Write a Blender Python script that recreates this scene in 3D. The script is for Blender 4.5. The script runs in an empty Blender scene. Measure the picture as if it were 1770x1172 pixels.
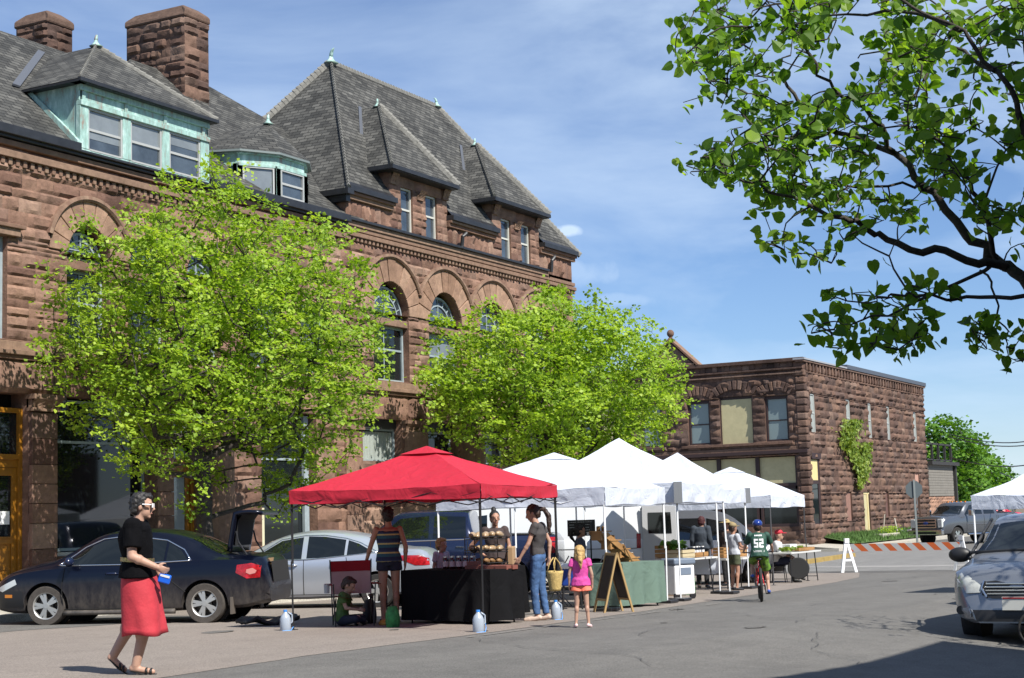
import bpy, bmesh, math, random
import numpy as np
from mathutils import Vector, Matrix, noise
random.seed(7); NR = np.random.RandomState(11)
R = math.radians; PI = math.pi
SC = bpy.context.scene
COL = SC.collection

# ---------------- camera ----------------
# World frame: X runs along the street, Y towards the stone bank, Z up; the camera stands at the origin.
FPX, PITCH, ROLL, YAW, CZ = 2713., .1116, -.0303, .498, 1.33
_cp, _sp, _cr, _sr = math.cos(PITCH), math.sin(PITCH), math.cos(ROLL), math.sin(ROLL)
_f = Vector((math.cos(YAW), math.sin(YAW), 0)); _r = Vector((math.sin(YAW), -math.cos(YAW), 0)); _z = Vector((0, 0, 1))
FW = _cp*_f + _sp*_z; UP = -_sp*_f + _cp*_z
RT = _cr*_r + _sr*UP; UU = -_sr*_r + _cr*UP
CAMP = Vector((0, 0, CZ))
cd = bpy.data.cameras.new('camera'); cam = bpy.data.objects.new('camera', cd); COL.objects.link(cam)
cd.sensor_width = 36; cd.lens = FPX/1770*36; cd.clip_end = 3000; cd.clip_start = .1
m = Matrix.Identity(4)
for i in range(3):
    m[i][0] = RT[i]; m[i][1] = UU[i]; m[i][2] = -FW[i]; m[i][3] = CAMP[i]
cam.matrix_world = m
SC.camera = cam

# ---------------- light ----------------
SUNV = Vector((-.34*.669, -.94*.669, .743)).normalized()     # towards the sun
sd = bpy.data.lights.new('sun', 'SUN'); sd.energy = 5.0; sd.angle = R(.5); sd.color = (1, .955, .88)
so = bpy.data.objects.new('sun', sd); COL.objects.link(so)
so.rotation_euler = SUNV.to_track_quat('Z', 'Y').to_euler()
SC.view_settings.view_transform = 'Standard'; SC.view_settings.look = 'None'
SC.view_settings.exposure = 0.62; SC.view_settings.gamma = 1
w = bpy.data.worlds.new('World'); SC.world = w; w.use_nodes = True
nt = w.node_tree; bg = nt.nodes['Background']; L = nt.links.new
sky = nt.nodes.new('ShaderNodeTexSky'); sky.sky_type = 'NISHITA'; sky.sun_disc = False
sky.sun_elevation = R(48); sky.sun_rotation = math.atan2(SUNV.x, SUNV.y)
sky.altitude = 200; sky.air_density = 1.0; sky.dust_density = .0; sky.ozone_density = 4.0
tc = nt.nodes.new('ShaderNodeTexCoord')
mp = nt.nodes.new('ShaderNodeMapping'); mp.inputs['Scale'].default_value = (1.2, 1.6, 5.5); mp.inputs['Rotation'].default_value = (0, R(-6), R(20))
L(tc.outputs['Generated'], mp.inputs['Vector'])
n1 = nt.nodes.new('ShaderNodeTexNoise'); n1.inputs['Scale'].default_value = 2.1; n1.inputs['Detail'].default_value = 9; n1.inputs['Roughness'].default_value = .55; n1.inputs['Distortion'].default_value = .35
L(mp.outputs['Vector'], n1.inputs['Vector'])
cr1 = nt.nodes.new('ShaderNodeValToRGB'); cr1.color_ramp.elements[0].position = .36; cr1.color_ramp.elements[1].position = .68
cr1.color_ramp.elements[1].color = (.72, .72, .72, 1)
L(n1.outputs['Fac'], cr1.inputs['Fac'])
# two small puffy clouds low over the roof end, as directions in the sky
def dir_px(px, py): return (FW + RT*((px-885)/FPX) - UU*((py-586)/FPX)).normalized()
geo = tc.outputs['Generated']
def puff(px, py, wx, wy, strength):
    d = dir_px(px, py); r = RT; u = d.cross(r).normalized()*-1
    if u.z < 0: u = -u
    def dot(v):
        n = nt.nodes.new('ShaderNodeVectorMath'); n.operation = 'DOT_PRODUCT'; n.inputs[1].default_value = v; L(geo, n.inputs[0]); return n.outputs['Value']
    def ma(op, a, b):
        n = nt.nodes.new('ShaderNodeMath'); n.operation = op
        for k, x in enumerate((a, b)):
            if isinstance(x, (int, float)): n.inputs[k].default_value = x
            else: L(x, n.inputs[k])
        return n.outputs[0]
    a = ma('DIVIDE', ma('SUBTRACT', dot(r), d.dot(r)), wx/FPX); b = ma('DIVIDE', ma('SUBTRACT', dot(u), d.dot(u)), wy/FPX)
    s = ma('ADD', ma('MULTIPLY', a, a), ma('MULTIPLY', b, b))
    nn = nt.nodes.new('ShaderNodeTexNoise'); nn.inputs['Scale'].default_value = 55; nn.inputs['Detail'].default_value = 6; L(geo, nn.inputs['Vector'])
    s = ma('ADD', s, ma('MULTIPLY', ma('SUBTRACT', nn.outputs['Fac'], .5), 2.4))
    f = nt.nodes.new('ShaderNodeMapRange'); f.inputs['From Min'].default_value = 1.1; f.inputs['From Max'].default_value = .1; f.inputs['To Max'].default_value = strength
    L(s, f.inputs['Value'])
    front = ma('GREATER_THAN', dot(d), .5)
    return ma('MULTIPLY', f.outputs[0], front)
# the veil of cirrus thickens towards the right of the street
_vd = dir_px(1650, 120); vn = nt.nodes.new('ShaderNodeVectorMath'); vn.operation = 'DOT_PRODUCT'; vn.inputs[1].default_value = _vd; L(geo, vn.inputs[0])
vr = nt.nodes.new('ShaderNodeMapRange'); vr.interpolation_type = 'SMOOTHSTEP'; vr.inputs['From Min'].default_value = .955; vr.inputs['From Max'].default_value = 1.0; vr.inputs['To Min'].default_value = .75; vr.inputs['To Max'].default_value = 1.5; L(vn.outputs['Value'], vr.inputs['Value'])
vm = nt.nodes.new('ShaderNodeMath'); vm.operation = 'MULTIPLY'; vm.use_clamp = True; L(cr1.outputs['Color'], vm.inputs[0]); L(vr.outputs[0], vm.inputs[1])
va = nt.nodes.new('ShaderNodeMath'); va.operation = 'MULTIPLY_ADD'; va.inputs[1].default_value = .80; va.inputs[2].default_value = .05; L(vm.outputs[0], va.inputs[0]); fac = va.outputs[0]
def mx(a, b):
    n = nt.nodes.new('ShaderNodeMath'); n.operation = 'MAXIMUM'; L(a, n.inputs[0]); L(b, n.inputs[1]); return n.outputs[0]
fac = mx(fac, puff(968, 399, 46, 13, .85)); fac = mx(fac, puff(1010, 470, 70, 30, .38)); fac = mx(fac, puff(1085, 517, 70, 14, .3))
mixn = nt.nodes.new('ShaderNodeMix'); mixn.data_type = 'RGBA'
L(fac, mixn.inputs['Factor'])
tint = nt.nodes.new('ShaderNodeMix'); tint.data_type = 'RGBA'; tint.blend_type = 'MULTIPLY'; tint.inputs['Factor'].default_value = 1
L(sky.outputs['Color'], tint.inputs['A']); tint.inputs['B'].default_value = (.86, .98, 1.2, 1)
L(tint.outputs['Result'], mixn.inputs['A']); mixn.inputs['B'].default_value = (7.2, 8.8, 10.8, 1)
L(mixn.outputs['Result'], bg.inputs['Color']); bg.inputs['Strength'].default_value = .068

# ---------------- projection helpers (photo pixel 1770x1172 -> point in the street) ----------------
def ray(x, y): return FW + RT*((x-885)/FPX) - UU*((y-586)/FPX)
def zg(X, Y=20):
    t = min(1, max(0, (X-11)/7)); u = min(1, max(0, (60-X)/15)); return -.02*(min(max(X, 8), 50)-8) - .10*(min(4.5, max(0, 7-Y)))*t*t*(3-2*t)*u
def onY(x, y, Y): d = ray(x, y); return CAMP + d*(Y/d.y)
def onX(x, y, X): d = ray(x, y); return CAMP + d*(X/d.x)
def atd(px, dist, z=None):      # ground point on the ray of pixel column px, dist metres ahead
    l = (px-885)/FPX
    X = dist*(_f.x + l*_r.x); Y = dist*(_f.y + l*_r.y)
    return Vector((X, Y, zg(X) if z is None else z))

# ---------------- object helpers ----------------
def lin(c):
    if isinstance(c, str): c = tuple(int(c[i:i+2], 16)/255 for i in (0, 2, 4))
    elif max(c) > 1: c = tuple(v/255 for v in c)
    return tuple(v/12.92 if v <= .04045 else ((v+.055)/1.055)**2.4 for v in c)
def tag(o, label, cat, group=None, kind=None):
    o['label'] = label; o['category'] = cat
    if group: o['group'] = group
    if kind: o['kind'] = kind
    return o
def empty(name, loc=(0, 0, 0), rz=0, label=None, cat=None, group=None):
    o = bpy.data.objects.new(name, None); COL.objects.link(o); o.location = loc; o.rotation_euler = (0, 0, rz)
    o.empty_display_size = .2
    if label: tag(o, label, cat, group)
    return o
def copy_tree(o, parent=None):
    c = o.copy(); COL.objects.link(c)
    if parent: c.parent = parent
    for ch in list(o.children): copy_tree(ch, c)
    return c

_mc = {}
def mat(name, col, rough=.7, metal=0., nz=0., nscale=8., bump=0., bscale=40., spec=None, col2=None, coat=0., alpha=None, trans=0., sheen=0., sub=0.):
    if name in _mc: return _mc[name]
    mt = bpy.data.materials.new(name); mt.use_nodes = True; t = mt.node_tree; b = t.nodes['Principled BSDF']
    c = lin(col) if isinstance(col, str) else col
    b.inputs['Base Color'].default_value = (*c, 1); b.inputs['Roughness'].default_value = rough; b.inputs['Metallic'].default_value = metal
    if spec is not None: b.inputs['Specular IOR Level'].default_value = spec
    if coat: b.inputs['Coat Weight'].default_value = coat; b.inputs['Coat Roughness'].default_value = .06
    if trans: b.inputs['Transmission Weight'].default_value = trans
    if alpha is not None: b.inputs['Alpha'].default_value = alpha
    tcn = None
    if nz or bump: tcn = t.nodes.new('ShaderNodeTexCoord')
    if nz:
        n = t.nodes.new('ShaderNodeTexNoise'); n.inputs['Scale'].default_value = nscale; n.inputs['Detail'].default_value = 6; n.inputs['Roughness'].default_value = .65
        t.links.new(tcn.outputs['Object'], n.inputs['Vector'])
        r = t.nodes.new('ShaderNodeValToRGB'); r.color_ramp.elements[0].position = .3; r.color_ramp.elements[1].position = .7
        c2 = (lin(col2) if isinstance(col2, str) else col2) if col2 else None
        a = tuple(v*(1-nz) for v in c); bb = c2 if c2 else tuple(min(1, v*(1+nz)) for v in c)
        if c2: a = c
        r.color_ramp.elements[0].color = (*a, 1); r.color_ramp.elements[1].color = (*bb, 1)
        t.links.new(n.outputs['Fac'], r.inputs['Fac']); t.links.new(r.outputs['Color'], b.inputs['Base Color'])
    if bump:
        n = t.nodes.new('ShaderNodeTexNoise'); n.inputs['Scale'].default_value = bscale; n.inputs['Detail'].default_value = 5
        t.links.new(tcn.outputs['Object'], n.inputs['Vector'])
        bp = t.nodes.new('ShaderNodeBump'); bp.inputs['Strength'].default_value = bump; bp.inputs['Distance'].default_value = .02
        t.links.new(n.outputs['Fac'], bp.inputs['Height']); t.links.new(bp.outputs['Normal'], b.inputs['Normal'])
    _mc[name] = mt
    return mt

class MB:
    """collects faces; build() links them as one mesh object"""
    def __init__(s): s.v = []; s.f = []; s.m = []; s.a = []; s.uv = {}
    def add(s, vs, fs, mi=0, rnd=None, uv=None):
        o = len(s.v); s.v += [tuple(p) for p in vs]
        for k, f in enumerate(fs):
            if uv: s.uv[len(s.f)] = uv[k]
            s.f.append([i+o for i in f]); s.m.append(mi); s.a.append(random.random() if rnd is None else rnd)
        return s
    def box(s, c, d, rz=0, mi=0, rx=0, ry=0, taper=1., rnd=None):
        M = Matrix.Translation(Vector(c)) @ Matrix.Rotation(rz, 4, 'Z') @ Matrix.Rotation(ry, 4, 'Y') @ Matrix.Rotation(rx, 4, 'X')
        x, y, z = d[0]/2, d[1]/2, d[2]/2; vs = []
        for k in (-1, 1):
            q = taper if k > 0 else 1
            for a, b in ((-1, -1), (1, -1), (1, 1), (-1, 1)): vs.append(M @ Vector((a*x*q, b*y*q, k*z)))
        return s.add(vs, [(3, 2, 1, 0), (4, 5, 6, 7), (0, 1, 5, 4), (1, 2, 6, 5), (2, 3, 7, 6), (3, 0, 4, 7)], mi, rnd)
    def b2(s, x0, x1, y0, y1, z0, z1, mi=0, rnd=None):
        return s.box(((x0+x1)/2, (y0+y1)/2, (z0+z1)/2), (abs(x1-x0), abs(y1-y0), abs(z1-z0)), mi=mi, rnd=rnd)
    def tube(s, pts, rad, n=8, mi=0, cap=True, sq=None, up=None):
        pts = [Vector(p) for p in pts]; rs = rad if hasattr(rad, '__len__') else [rad]*len(pts)
        vs = []; prev = None
        for i, p in enumerate(pts):
            t = (pts[min(i+1, len(pts)-1)]-pts[max(i-1, 0)])
            t = t.normalized() if t.length > 1e-9 else Vector((0, 0, 1))
            if prev is None:
                a = Vector(up) if up else (Vector((0, 0, 1)) if abs(t.z) < .9 else Vector((1, 0, 0)))
                u = (a - t*a.dot(t)).normalized()
            else: u = (prev - t*prev.dot(t)).normalized()
            prev = u; v = t.cross(u)
            for k in range(n):
                an = 2*PI*k/n; ru = rs[i]; rv = rs[i]*(sq if sq else 1)
                vs.append(p + u*math.cos(an)*ru + v*math.sin(an)*rv)
        fs = []
        for i in range(len(pts)-1):
            for k in range(n):
                a, b = i*n+k, i*n+(k+1) % n
                fs.append((a, b, b+n, a+n))
        if cap:
            fs.append(tuple(range(n))[::-1]); fs.append(tuple(range((len(pts)-1)*n, len(pts)*n)))
        return s.add(vs, fs, mi, rnd=.5)
    def cyl(s, p0, p1, r0, r1=None, n=16, mi=0, cap=True): return s.tube([p0, p1], [r0, r0 if r1 is None else r1], n, mi, cap)
    def lathe(s, c, prof, n=20, mi=0, ax='Z', M=None):
        vs = []; c = Vector(c)
        for r, h in prof:
            for k in range(n):
                a = 2*PI*k/n; x, y = r*math.cos(a), r*math.sin(a)
                p = Vector((x, y, h)) if ax == 'Z' else (Vector((x, h, y)) if ax == 'Y' else Vector((h, x, y)))
                vs.append((M @ p if M else p) + c)
        fs = [(i*n+k, i*n+(k+1) % n, (i+1)*n+(k+1) % n, (i+1)*n+k) for i in range(len(prof)-1) for k in range(n)]
        fs.append(tuple(range(n))[::-1]); fs.append(tuple(range((len(prof)-1)*n, len(prof)*n)))
        return s.add(vs, fs, mi, rnd=.5)
    def ell(s, c, d, n=14, m=10, M=None, mi=0):
        c = Vector(c); vs = []; fs = []
        for i in range(m+1):
            t = PI*i/m
            for k in range(n):
                a = 2*PI*k/n; p = Vector((d[0]*math.sin(t)*math.cos(a), d[1]*math.sin(t)*math.sin(a), d[2]*math.cos(t)))
                vs.append((M @ p if M else p)+c)
        for i in range(m):
            for k in range(n): fs.append((i*n+k, (i+1)*n+k, (i+1)*n+(k+1) % n, i*n+(k+1) % n))
        return s.add(vs, fs, mi, rnd=.5)
    def prism(s, pts, ext, mi=0, rnd=None):     # pts: planar 3D loop, ext: extrusion vector
        pts = [Vector(p) for p in pts]; e = Vector(ext); n = len(pts)
        vs = pts + [p+e for p in pts]
        fs = [tuple(range(n))[::-1], tuple(range(n, 2*n))] + [(i, (i+1) % n, n+(i+1) % n, n+i) for i in range(n)]
        return s.add(vs, fs, mi, rnd)
    def quad(s, a, b, c, d, mi=0, rnd=None, uv=None): return s.add([a, b, c, d], [(0, 1, 2, 3)], mi, rnd, [uv] if uv else None)
    def grid(s, rows, mi=0, close=False, rnd=None):
        n = len(rows[0]); vs = [p for r in rows for p in r]; fs = []
        for i in range(len(rows)-1):
            for k in range(n if close else n-1):
                fs.append((i*n+k, i*n+(k+1) % n, (i+1)*n+(k+1) % n, (i+1)*n+k))
        return s.add(vs, fs, mi, rnd)
    def merge(s, o, M=None, mi=None):
        off = len(s.v); s.v += [tuple(M @ Vector(p)) if M else p for p in o.v]
        for k, f in enumerate(o.f):
            if k in o.uv: s.uv[len(s.f)] = o.uv[k]
            s.f.append([i+off for i in f]); s.m.append(o.m[k] if mi is None else mi); s.a.append(o.a[k])
        return s
    def mesh(s, name, mats):
        me = bpy.data.meshes.new(name); me.from_pydata(s.v, [], s.f); 
        for mt in (mats if isinstance(mats, (list, tuple)) else [mats]): me.materials.append(mt)
        me.polygons.foreach_set('material_index', s.m)
        at = me.attributes.new('rnd', 'FLOAT', 'FACE'); at.data.foreach_set('value', s.a)
        if s.uv:
            ul = me.uv_layers.new(name='UVMap')
            for fi, uv in s.uv.items():
                p = me.polygons[fi]
                for k, li in enumerate(p.loop_indices): ul.data[li].uv = uv[k]
        me.update(); return me
    def build(s, name, mats, parent=None, smooth=False, bevel=0, angle=None, fix=True):
        me = s.mesh(name, mats)
        if fix and not s.uv:
            bm = bmesh.new(); bm.from_mesh(me); bmesh.ops.recalc_face_normals(bm, faces=bm.faces); bm.to_mesh(me); bm.free()
        o = bpy.data.objects.new(name, me); COL.objects.link(o)
        if parent: o.parent = parent
        if smooth:
            me.polygons.foreach_set('use_smooth', [True]*len(me.polygons))
            if angle: 
                try: me.set_sharp_from_angle(angle=R(angle))
                except Exception: pass
        if bevel:
            b = o.modifiers.new('bevel', 'BEVEL'); b.width = bevel; b.segments = 2; b.limit_method = 'ANGLE'; b.angle_limit = R(40)
        return o
def part(mb, name, mats, parent, **k): return mb.build(name, mats, parent, **k)
def one(mb, name, mats, label, cat, group=None, kind=None, **k):
    o = mb.build(name, mats, None, **k)
    if kind == 'structure': o['kind'] = 'structure'; 
    else: tag(o, label, cat, group, kind)
    return o
def np_mesh(name, V, F, mt, parent=None, rnd=None, smooth=False):
    me = bpy.data.meshes.new(name); V = np.asarray(V, dtype=np.float32); F = np.asarray(F, dtype=np.int32)
    n, k = F.shape
    me.vertices.add(len(V)); me.vertices.foreach_set('co', V.ravel())
    me.loops.add(n*k); me.loops.foreach_set('vertex_index', F.ravel())
    me.polygons.add(n); me.polygons.foreach_set('loop_start', np.arange(0, n*k, k, dtype=np.int32))
    if rnd is not None:
        at = me.attributes.new('rnd', 'FLOAT', 'FACE'); at.data.foreach_set('value', np.asarray(rnd, dtype=np.float32))
    me.update(calc_edges=True); me.materials.append(mt)
    if smooth: me.polygons.foreach_set('use_smooth', [True]*n)
    o = bpy.data.objects.new(name, me); COL.objects.link(o)
    if parent: o.parent = parent
    return o

# ---------------- shared materials ----------------
def ng(mt): return mt.node_tree, mt.node_tree.nodes['Principled BSDF']
def stone_mat(name, cols, rough=.9, bump=.6, stain=.5):
    """sandstone: one tone per block (rnd attribute), mottling, pitted relief and soft dark weathering"""
    mt = bpy.data.materials.new(name); mt.use_nodes = True; t, b = ng(mt); lk = t.links.new
    at = t.nodes.new('ShaderNodeAttribute'); at.attribute_name = 'rnd'
    r = t.nodes.new('ShaderNodeValToRGB'); cs = [lin(c) if isinstance(c, str) else c for c in cols]
    while len(r.color_ramp.elements) < len(cs): r.color_ramp.elements.new(.5)
    for i, c in enumerate(cs): r.color_ramp.elements[i].position = i/(len(cs)-1); r.color_ramp.elements[i].color = (*c, 1)
    lk(at.outputs['Fac'], r.inputs['Fac'])
    tcn = t.nodes.new('ShaderNodeTexCoord')
    n = t.nodes.new('ShaderNodeTexNoise'); n.inputs['Scale'].default_value = 5; n.inputs['Detail'].default_value = 9; n.inputs['Roughness'].default_value = .7
    lk(tcn.outputs['Object'], n.inputs['Vector'])
    mr = t.nodes.new('ShaderNodeMapRange'); mr.inputs['From Min'].default_value = .3; mr.inputs['From Max'].default_value = .7; mr.inputs['To Min'].default_value = .68; mr.inputs['To Max'].default_value = 1.28
    lk(n.outputs['Fac'], mr.inputs['Value'])
    mu = t.nodes.new('ShaderNodeMix'); mu.data_type = 'RGBA'; mu.blend_type = 'MULTIPLY'; mu.inputs['Factor'].default_value = 1
    lk(r.outputs['Color'], mu.inputs['A']); lk(mr.outputs[0], mu.inputs['B'])
    n2 = t.nodes.new('ShaderNodeTexNoise'); n2.inputs['Scale'].default_value = .7; n2.inputs['Detail'].default_value = 6; lk(tcn.outputs['Object'], n2.inputs['Vector'])
    r2 = t.nodes.new('ShaderNodeMapRange'); r2.inputs['From Min'].default_value = .52; r2.inputs['From Max'].default_value = .72; r2.inputs['To Max'].default_value = stain
    lk(n2.outputs['Fac'], r2.inputs['Value'])
    m2 = t.nodes.new('ShaderNodeMix'); m2.data_type = 'RGBA'; lk(r2.outputs[0], m2.inputs['Factor']); lk(mu.outputs['Result'], m2.inputs['A'])
    m2.inputs['B'].default_value = (*[v*.42 for v in cs[0]], 1)
    lk(m2.outputs['Result'], b.inputs['Base Color']); b.inputs['Roughness'].default_value = rough; b.inputs['Specular IOR Level'].default_value = .2
    n3 = t.nodes.new('ShaderNodeTexNoise'); n3.inputs['Scale'].default_value = 16; n3.inputs['Detail'].default_value = 8; n3.inputs['Roughness'].default_value = .6; lk(tcn.outputs['Object'], n3.inputs['Vector'])
    bp = t.nodes.new('ShaderNodeBump'); bp.inputs['Strength'].default_value = bump; bp.inputs['Distance'].default_value = .03
    lk(n3.outputs['Fac'], bp.inputs['Height']); lk(bp.outputs['Normal'], b.inputs['Normal'])
    return mt
STONE = stone_mat('red sandstone', ['614940', '73594c', '806455', '8c6f5f', '6c564c', '967b6a'], stain=.75)
STONE2 = stone_mat('dark red sandstone', ['4f403a', '5d4940', '6a5348', '765e50', '584842', '7f695c'], stain=.75)
TRIMST = stone_mat('smooth sandstone', ['765c4e', '7f6757', '866f5e'], bump=.25, stain=.35)
def shingle_mat():
    mt = bpy.data.materials.new('slate shingles'); mt.use_nodes = True; t, b = ng(mt); lk = t.links.new
    uv = t.nodes.new('ShaderNodeUVMap'); uv.uv_map = 'UVMap'
    br = t.nodes.new('ShaderNodeTexBrick'); br.inputs['Scale'].default_value = 1; br.inputs['Brick Width'].default_value = .30; br.inputs['Row Height'].default_value = .145
    br.inputs['Mortar Size'].default_value = .012; br.inputs['Mortar Smooth'].default_value = .3; br.inputs['Bias'].default_value = -.1
    br.inputs['Color1'].default_value = (.04, .04, .037, 1); br.inputs['Color2'].default_value = (.105, .103, .093, 1); br.inputs['Mortar'].default_value = (.02, .02, .019, 1)
    lk(uv.outputs['UV'], br.inputs['Vector'])
    n = t.nodes.new('ShaderNodeTexNoise'); n.inputs['Scale'].default_value = 1.3; n.inputs['Detail'].default_value = 8; lk(uv.outputs['UV'], n.inputs['Vector'])
    mr = t.nodes.new('ShaderNodeMapRange'); mr.inputs['From Min'].default_value = .3; mr.inputs['From Max'].default_value = .7; mr.inputs['To Min'].default_value = .65; mr.inputs['To Max'].default_value = 1.35
    lk(n.outputs['Fac'], mr.inputs['Value'])
    mu = t.nodes.new('ShaderNodeMix'); mu.data_type = 'RGBA'; mu.blend_type = 'MULTIPLY'; mu.inputs['Factor'].default_value = 1
    lk(br.outputs['Color'], mu.inputs['A']); lk(mr.outputs[0], mu.inputs['B']); lk(mu.outputs['Result'], b.inputs['Base Color'])
    # sawtooth course relief: each row's lower edge stands proud
    sp = t.nodes.new('ShaderNodeSeparateXYZ'); lk(uv.outputs['UV'], sp.inputs[0])
    dv = t.nodes.new('ShaderNodeMath'); dv.operation = 'DIVIDE'; dv.inputs[1].default_value = .145; lk(sp.outputs['Y'], dv.inputs[0])
    fr = t.nodes.new('ShaderNodeMath'); fr.operation = 'FRACT'; lk(dv.outputs[0], fr.inputs[0])
    sb = t.nodes.new('ShaderNodeMath'); sb.operation = 'SUBTRACT'; sb.inputs[0].default_value = 1; lk(fr.outputs[0], sb.inputs[1])
    sm = t.nodes.new('ShaderNodeMath'); sm.operation = 'SUBTRACT'; lk(sb.outputs[0], sm.inputs[0]); lk(br.outputs['Fac'], sm.inputs[1])
    bp = t.nodes.new('ShaderNodeBump'); bp.inputs['Strength'].default_value = 1; bp.inputs['Distance'].default_value = .03
    lk(sm.outputs[0], bp.inputs['Height']); lk(bp.outputs['Normal'], b.inputs['Normal'])
    b.inputs['Roughness'].default_value = .8; b.inputs['Specular IOR Level'].default_value = .3
    return mt
SHINGLE = shingle_mat()
def copper_mat():
    mt = bpy.data.materials.new('verdigris copper'); mt.use_nodes = True; t, b = ng(mt); lk = t.links.new
    tcn = t.nodes.new('ShaderNodeTexCoord'); mpn = t.nodes.new('ShaderNodeMapping'); mpn.inputs['Scale'].default_value = (2.2, 2.2, .8); lk(tcn.outputs['Object'], mpn.inputs['Vector'])
    n = t.nodes.new('ShaderNodeTexNoise'); n.inputs['Scale'].default_value = 2.4; n.inputs['Detail'].default_value = 8; n.inputs['Roughness'].default_value = .7; lk(mpn.outputs[0], n.inputs['Vector'])
    r = t.nodes.new('ShaderNodeValToRGB'); e = r.color_ramp.elements
    e[0].position = .36; e[0].color = (*lin('8b7b70'), 1); e[1].position = .66; e[1].color = (*lin('b9cfc9'), 1)
    q = e.new(.45); q.color = (*lin('86a29a'), 1); q = e.new(.55); q.color = (*lin('94b5ad'), 1)
    lk(n.outputs['Fac'], r.inputs['Fac']); lk(r.outputs['Color'], b.inputs['Base Color']); b.inputs['Roughness'].default_value = .6
    return mt
COPPER = copper_mat()
BLACKM = mat('black gutter metal', (.018, .019, .022), .45, nz=.4, nscale=3)
GLASS = mat('window glass', (.010, .013, .015), .03, spec=.55, nz=.3, nscale=.6)
GLASS_UP = mat('upper window glass', (.05, .065, .08), .06, spec=1.0, nz=.5, nscale=1.5)
SHADEG = mat('pale blind behind glass', (.17, .19, .2), .12, spec=.9, nz=.25, nscale=.9)
GREYFR = mat('grey painted window frame', '8f9ba0', .5, nz=.15, nscale=6)
YELLOW = mat('ochre painted wood', '93621a', .42, nz=.2, nscale=3, bump=.15, bscale=20)
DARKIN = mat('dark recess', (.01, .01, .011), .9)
WHITEP = mat('white paint', (.76, .77, .77), .45, nz=.06, nscale=5)
# ---------------- ground ----------------
def asphalt(name, c, c2, rough=.92, crack=0):
    mt = bpy.data.materials.new(name); mt.use_nodes = True; t, b = ng(mt); lk = t.links.new
    tcn = t.nodes.new('ShaderNodeTexCoord')
    def N(s, d=6, r=.6):
        n = t.nodes.new('ShaderNodeTexNoise'); n.inputs['Scale'].default_value = s; n.inputs['Detail'].default_value = d; n.inputs['Roughness'].default_value = r; lk(tcn.outputs['Object'], n.inputs['Vector']); return n
    n1, n2, n3 = N(.9, 7, .65), N(55, 3, .8), N(2.2, 8, .7)
    ms_ = t.nodes.new('ShaderNodeMapping'); ms_.inputs['Scale'].default_value = (.14, 1.1, 1); lk(tcn.outputs['Object'], ms_.inputs['Vector']); lk(ms_.outputs[0], n1.inputs['Vector'])
    r = t.nodes.new('ShaderNodeValToRGB'); r.color_ramp.elements[0].position = .35; r.color_ramp.elements[1].position = .68
    r.color_ramp.elements[0].color = (*c, 1); r.color_ramp.elements[1].color = (*c2, 1)
    ad = t.nodes.new('ShaderNodeMath'); ad.operation = 'MULTIPLY_ADD'; ad.inputs[1].default_value = .5; lk(n1.outputs['Fac'], ad.inputs[0])
    hf = t.nodes.new('ShaderNodeMath'); hf.operation = 'MULTIPLY'; hf.inputs[1].default_value = .5; lk(n3.outputs['Fac'], hf.inputs[0]); lk(hf.outputs[0], ad.inputs[2])
    lk(ad.outputs[0], r.inputs['Fac'])
    mr = t.nodes.new('ShaderNodeMapRange'); mr.inputs['From Min'].default_value = .3; mr.inputs['From Max'].default_value = .7; mr.inputs['To Min'].default_value = .5; mr.inputs['To Max'].default_value = 1.6
    lk(n2.outputs['Fac'], mr.inputs['Value'])
    mu = t.nodes.new('ShaderNodeMix'); mu.data_type = 'RGBA'; mu.blend_type = 'MULTIPLY'; mu.inputs['Factor'].default_value = 1
    lk(r.outputs['Color'], mu.inputs['A']); lk(mr.outputs[0], mu.inputs['B'])
    lk(mu.outputs['Result'], b.inputs['Base Color']); b.inputs['Roughness'].default_value = rough; b.inputs['Specular IOR Level'].default_value = .25
    bp = t.nodes.new('ShaderNodeBump'); bp.inputs['Strength'].default_value = .35; bp.inputs['Distance'].default_value = .01
    lk(n2.outputs['Fac'], bp.inputs['Height']); lk(bp.outputs['Normal'], b.inputs['Normal'])
    return mt
ASPH = asphalt('grey asphalt', (.100, .096, .089), (.155, .148, .136))
ASPHR = asphalt('pinkish worn asphalt', (.182, .156, .136), (.24, .208, .18))
ASPHX = asphalt('pale side street asphalt', (.15, .146, .138), (.21, .205, .194))
CONC = asphalt('concrete', (.34, .32, .27), (.44, .41, .35))
TAR = mat('tar seam', (.03, .03, .03), .7)
XS = [-60, -20, 0, 4, 8, 11, 12, 13, 14, 15, 16, 17, 18, 20, 24, 28, 32, 36, 40, 45, 50, 56, 64, 75, 90, 110, 150, 260, 600, 1500]
def sheet(name, yfun0, yfun1, xs, dz, mt, kind='structure', label=None, cat=None, sub=1):
    g = MB(); rows = []
    for X in xs:
        a, b = yfun0(X), yfun1(X); ys = [a]+[y for y in (0, 1, 2.5, 4, 5.5, 7) if a < y < b]+[b]
        while len(ys) < 8: ys.insert(1, ys[0]+.01*(8-len(ys)))
        rows.append([(X, y, zg(X, y)+dz) for y in sorted(ys)])
    g.grid(rows); o = g.build(name, mt, fix=False); o['kind'] = kind
    return o
sheet('ground', lambda X: -900, lambda X: 1500, XS, -.06, mat('dusty earth', (.12, .12, .08), .95, nz=.4, nscale=.3))
sheet('road', lambda X: -2.2 if X < 50 else -60, lambda X: 20.6 if X < 50 else 22.5, [x for x in XS if x <= 260], 0, ASPH)
# the side street that crosses between the two stone buildings
g = MB(); g.grid([[(x, y, -.84+.004) for y in (-60, 0, 22, 24, 80)] for x in (51, 56, 64, 72.6)]); g.build('road', ASPHX, fix=False)['kind'] = 'structure'
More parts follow.
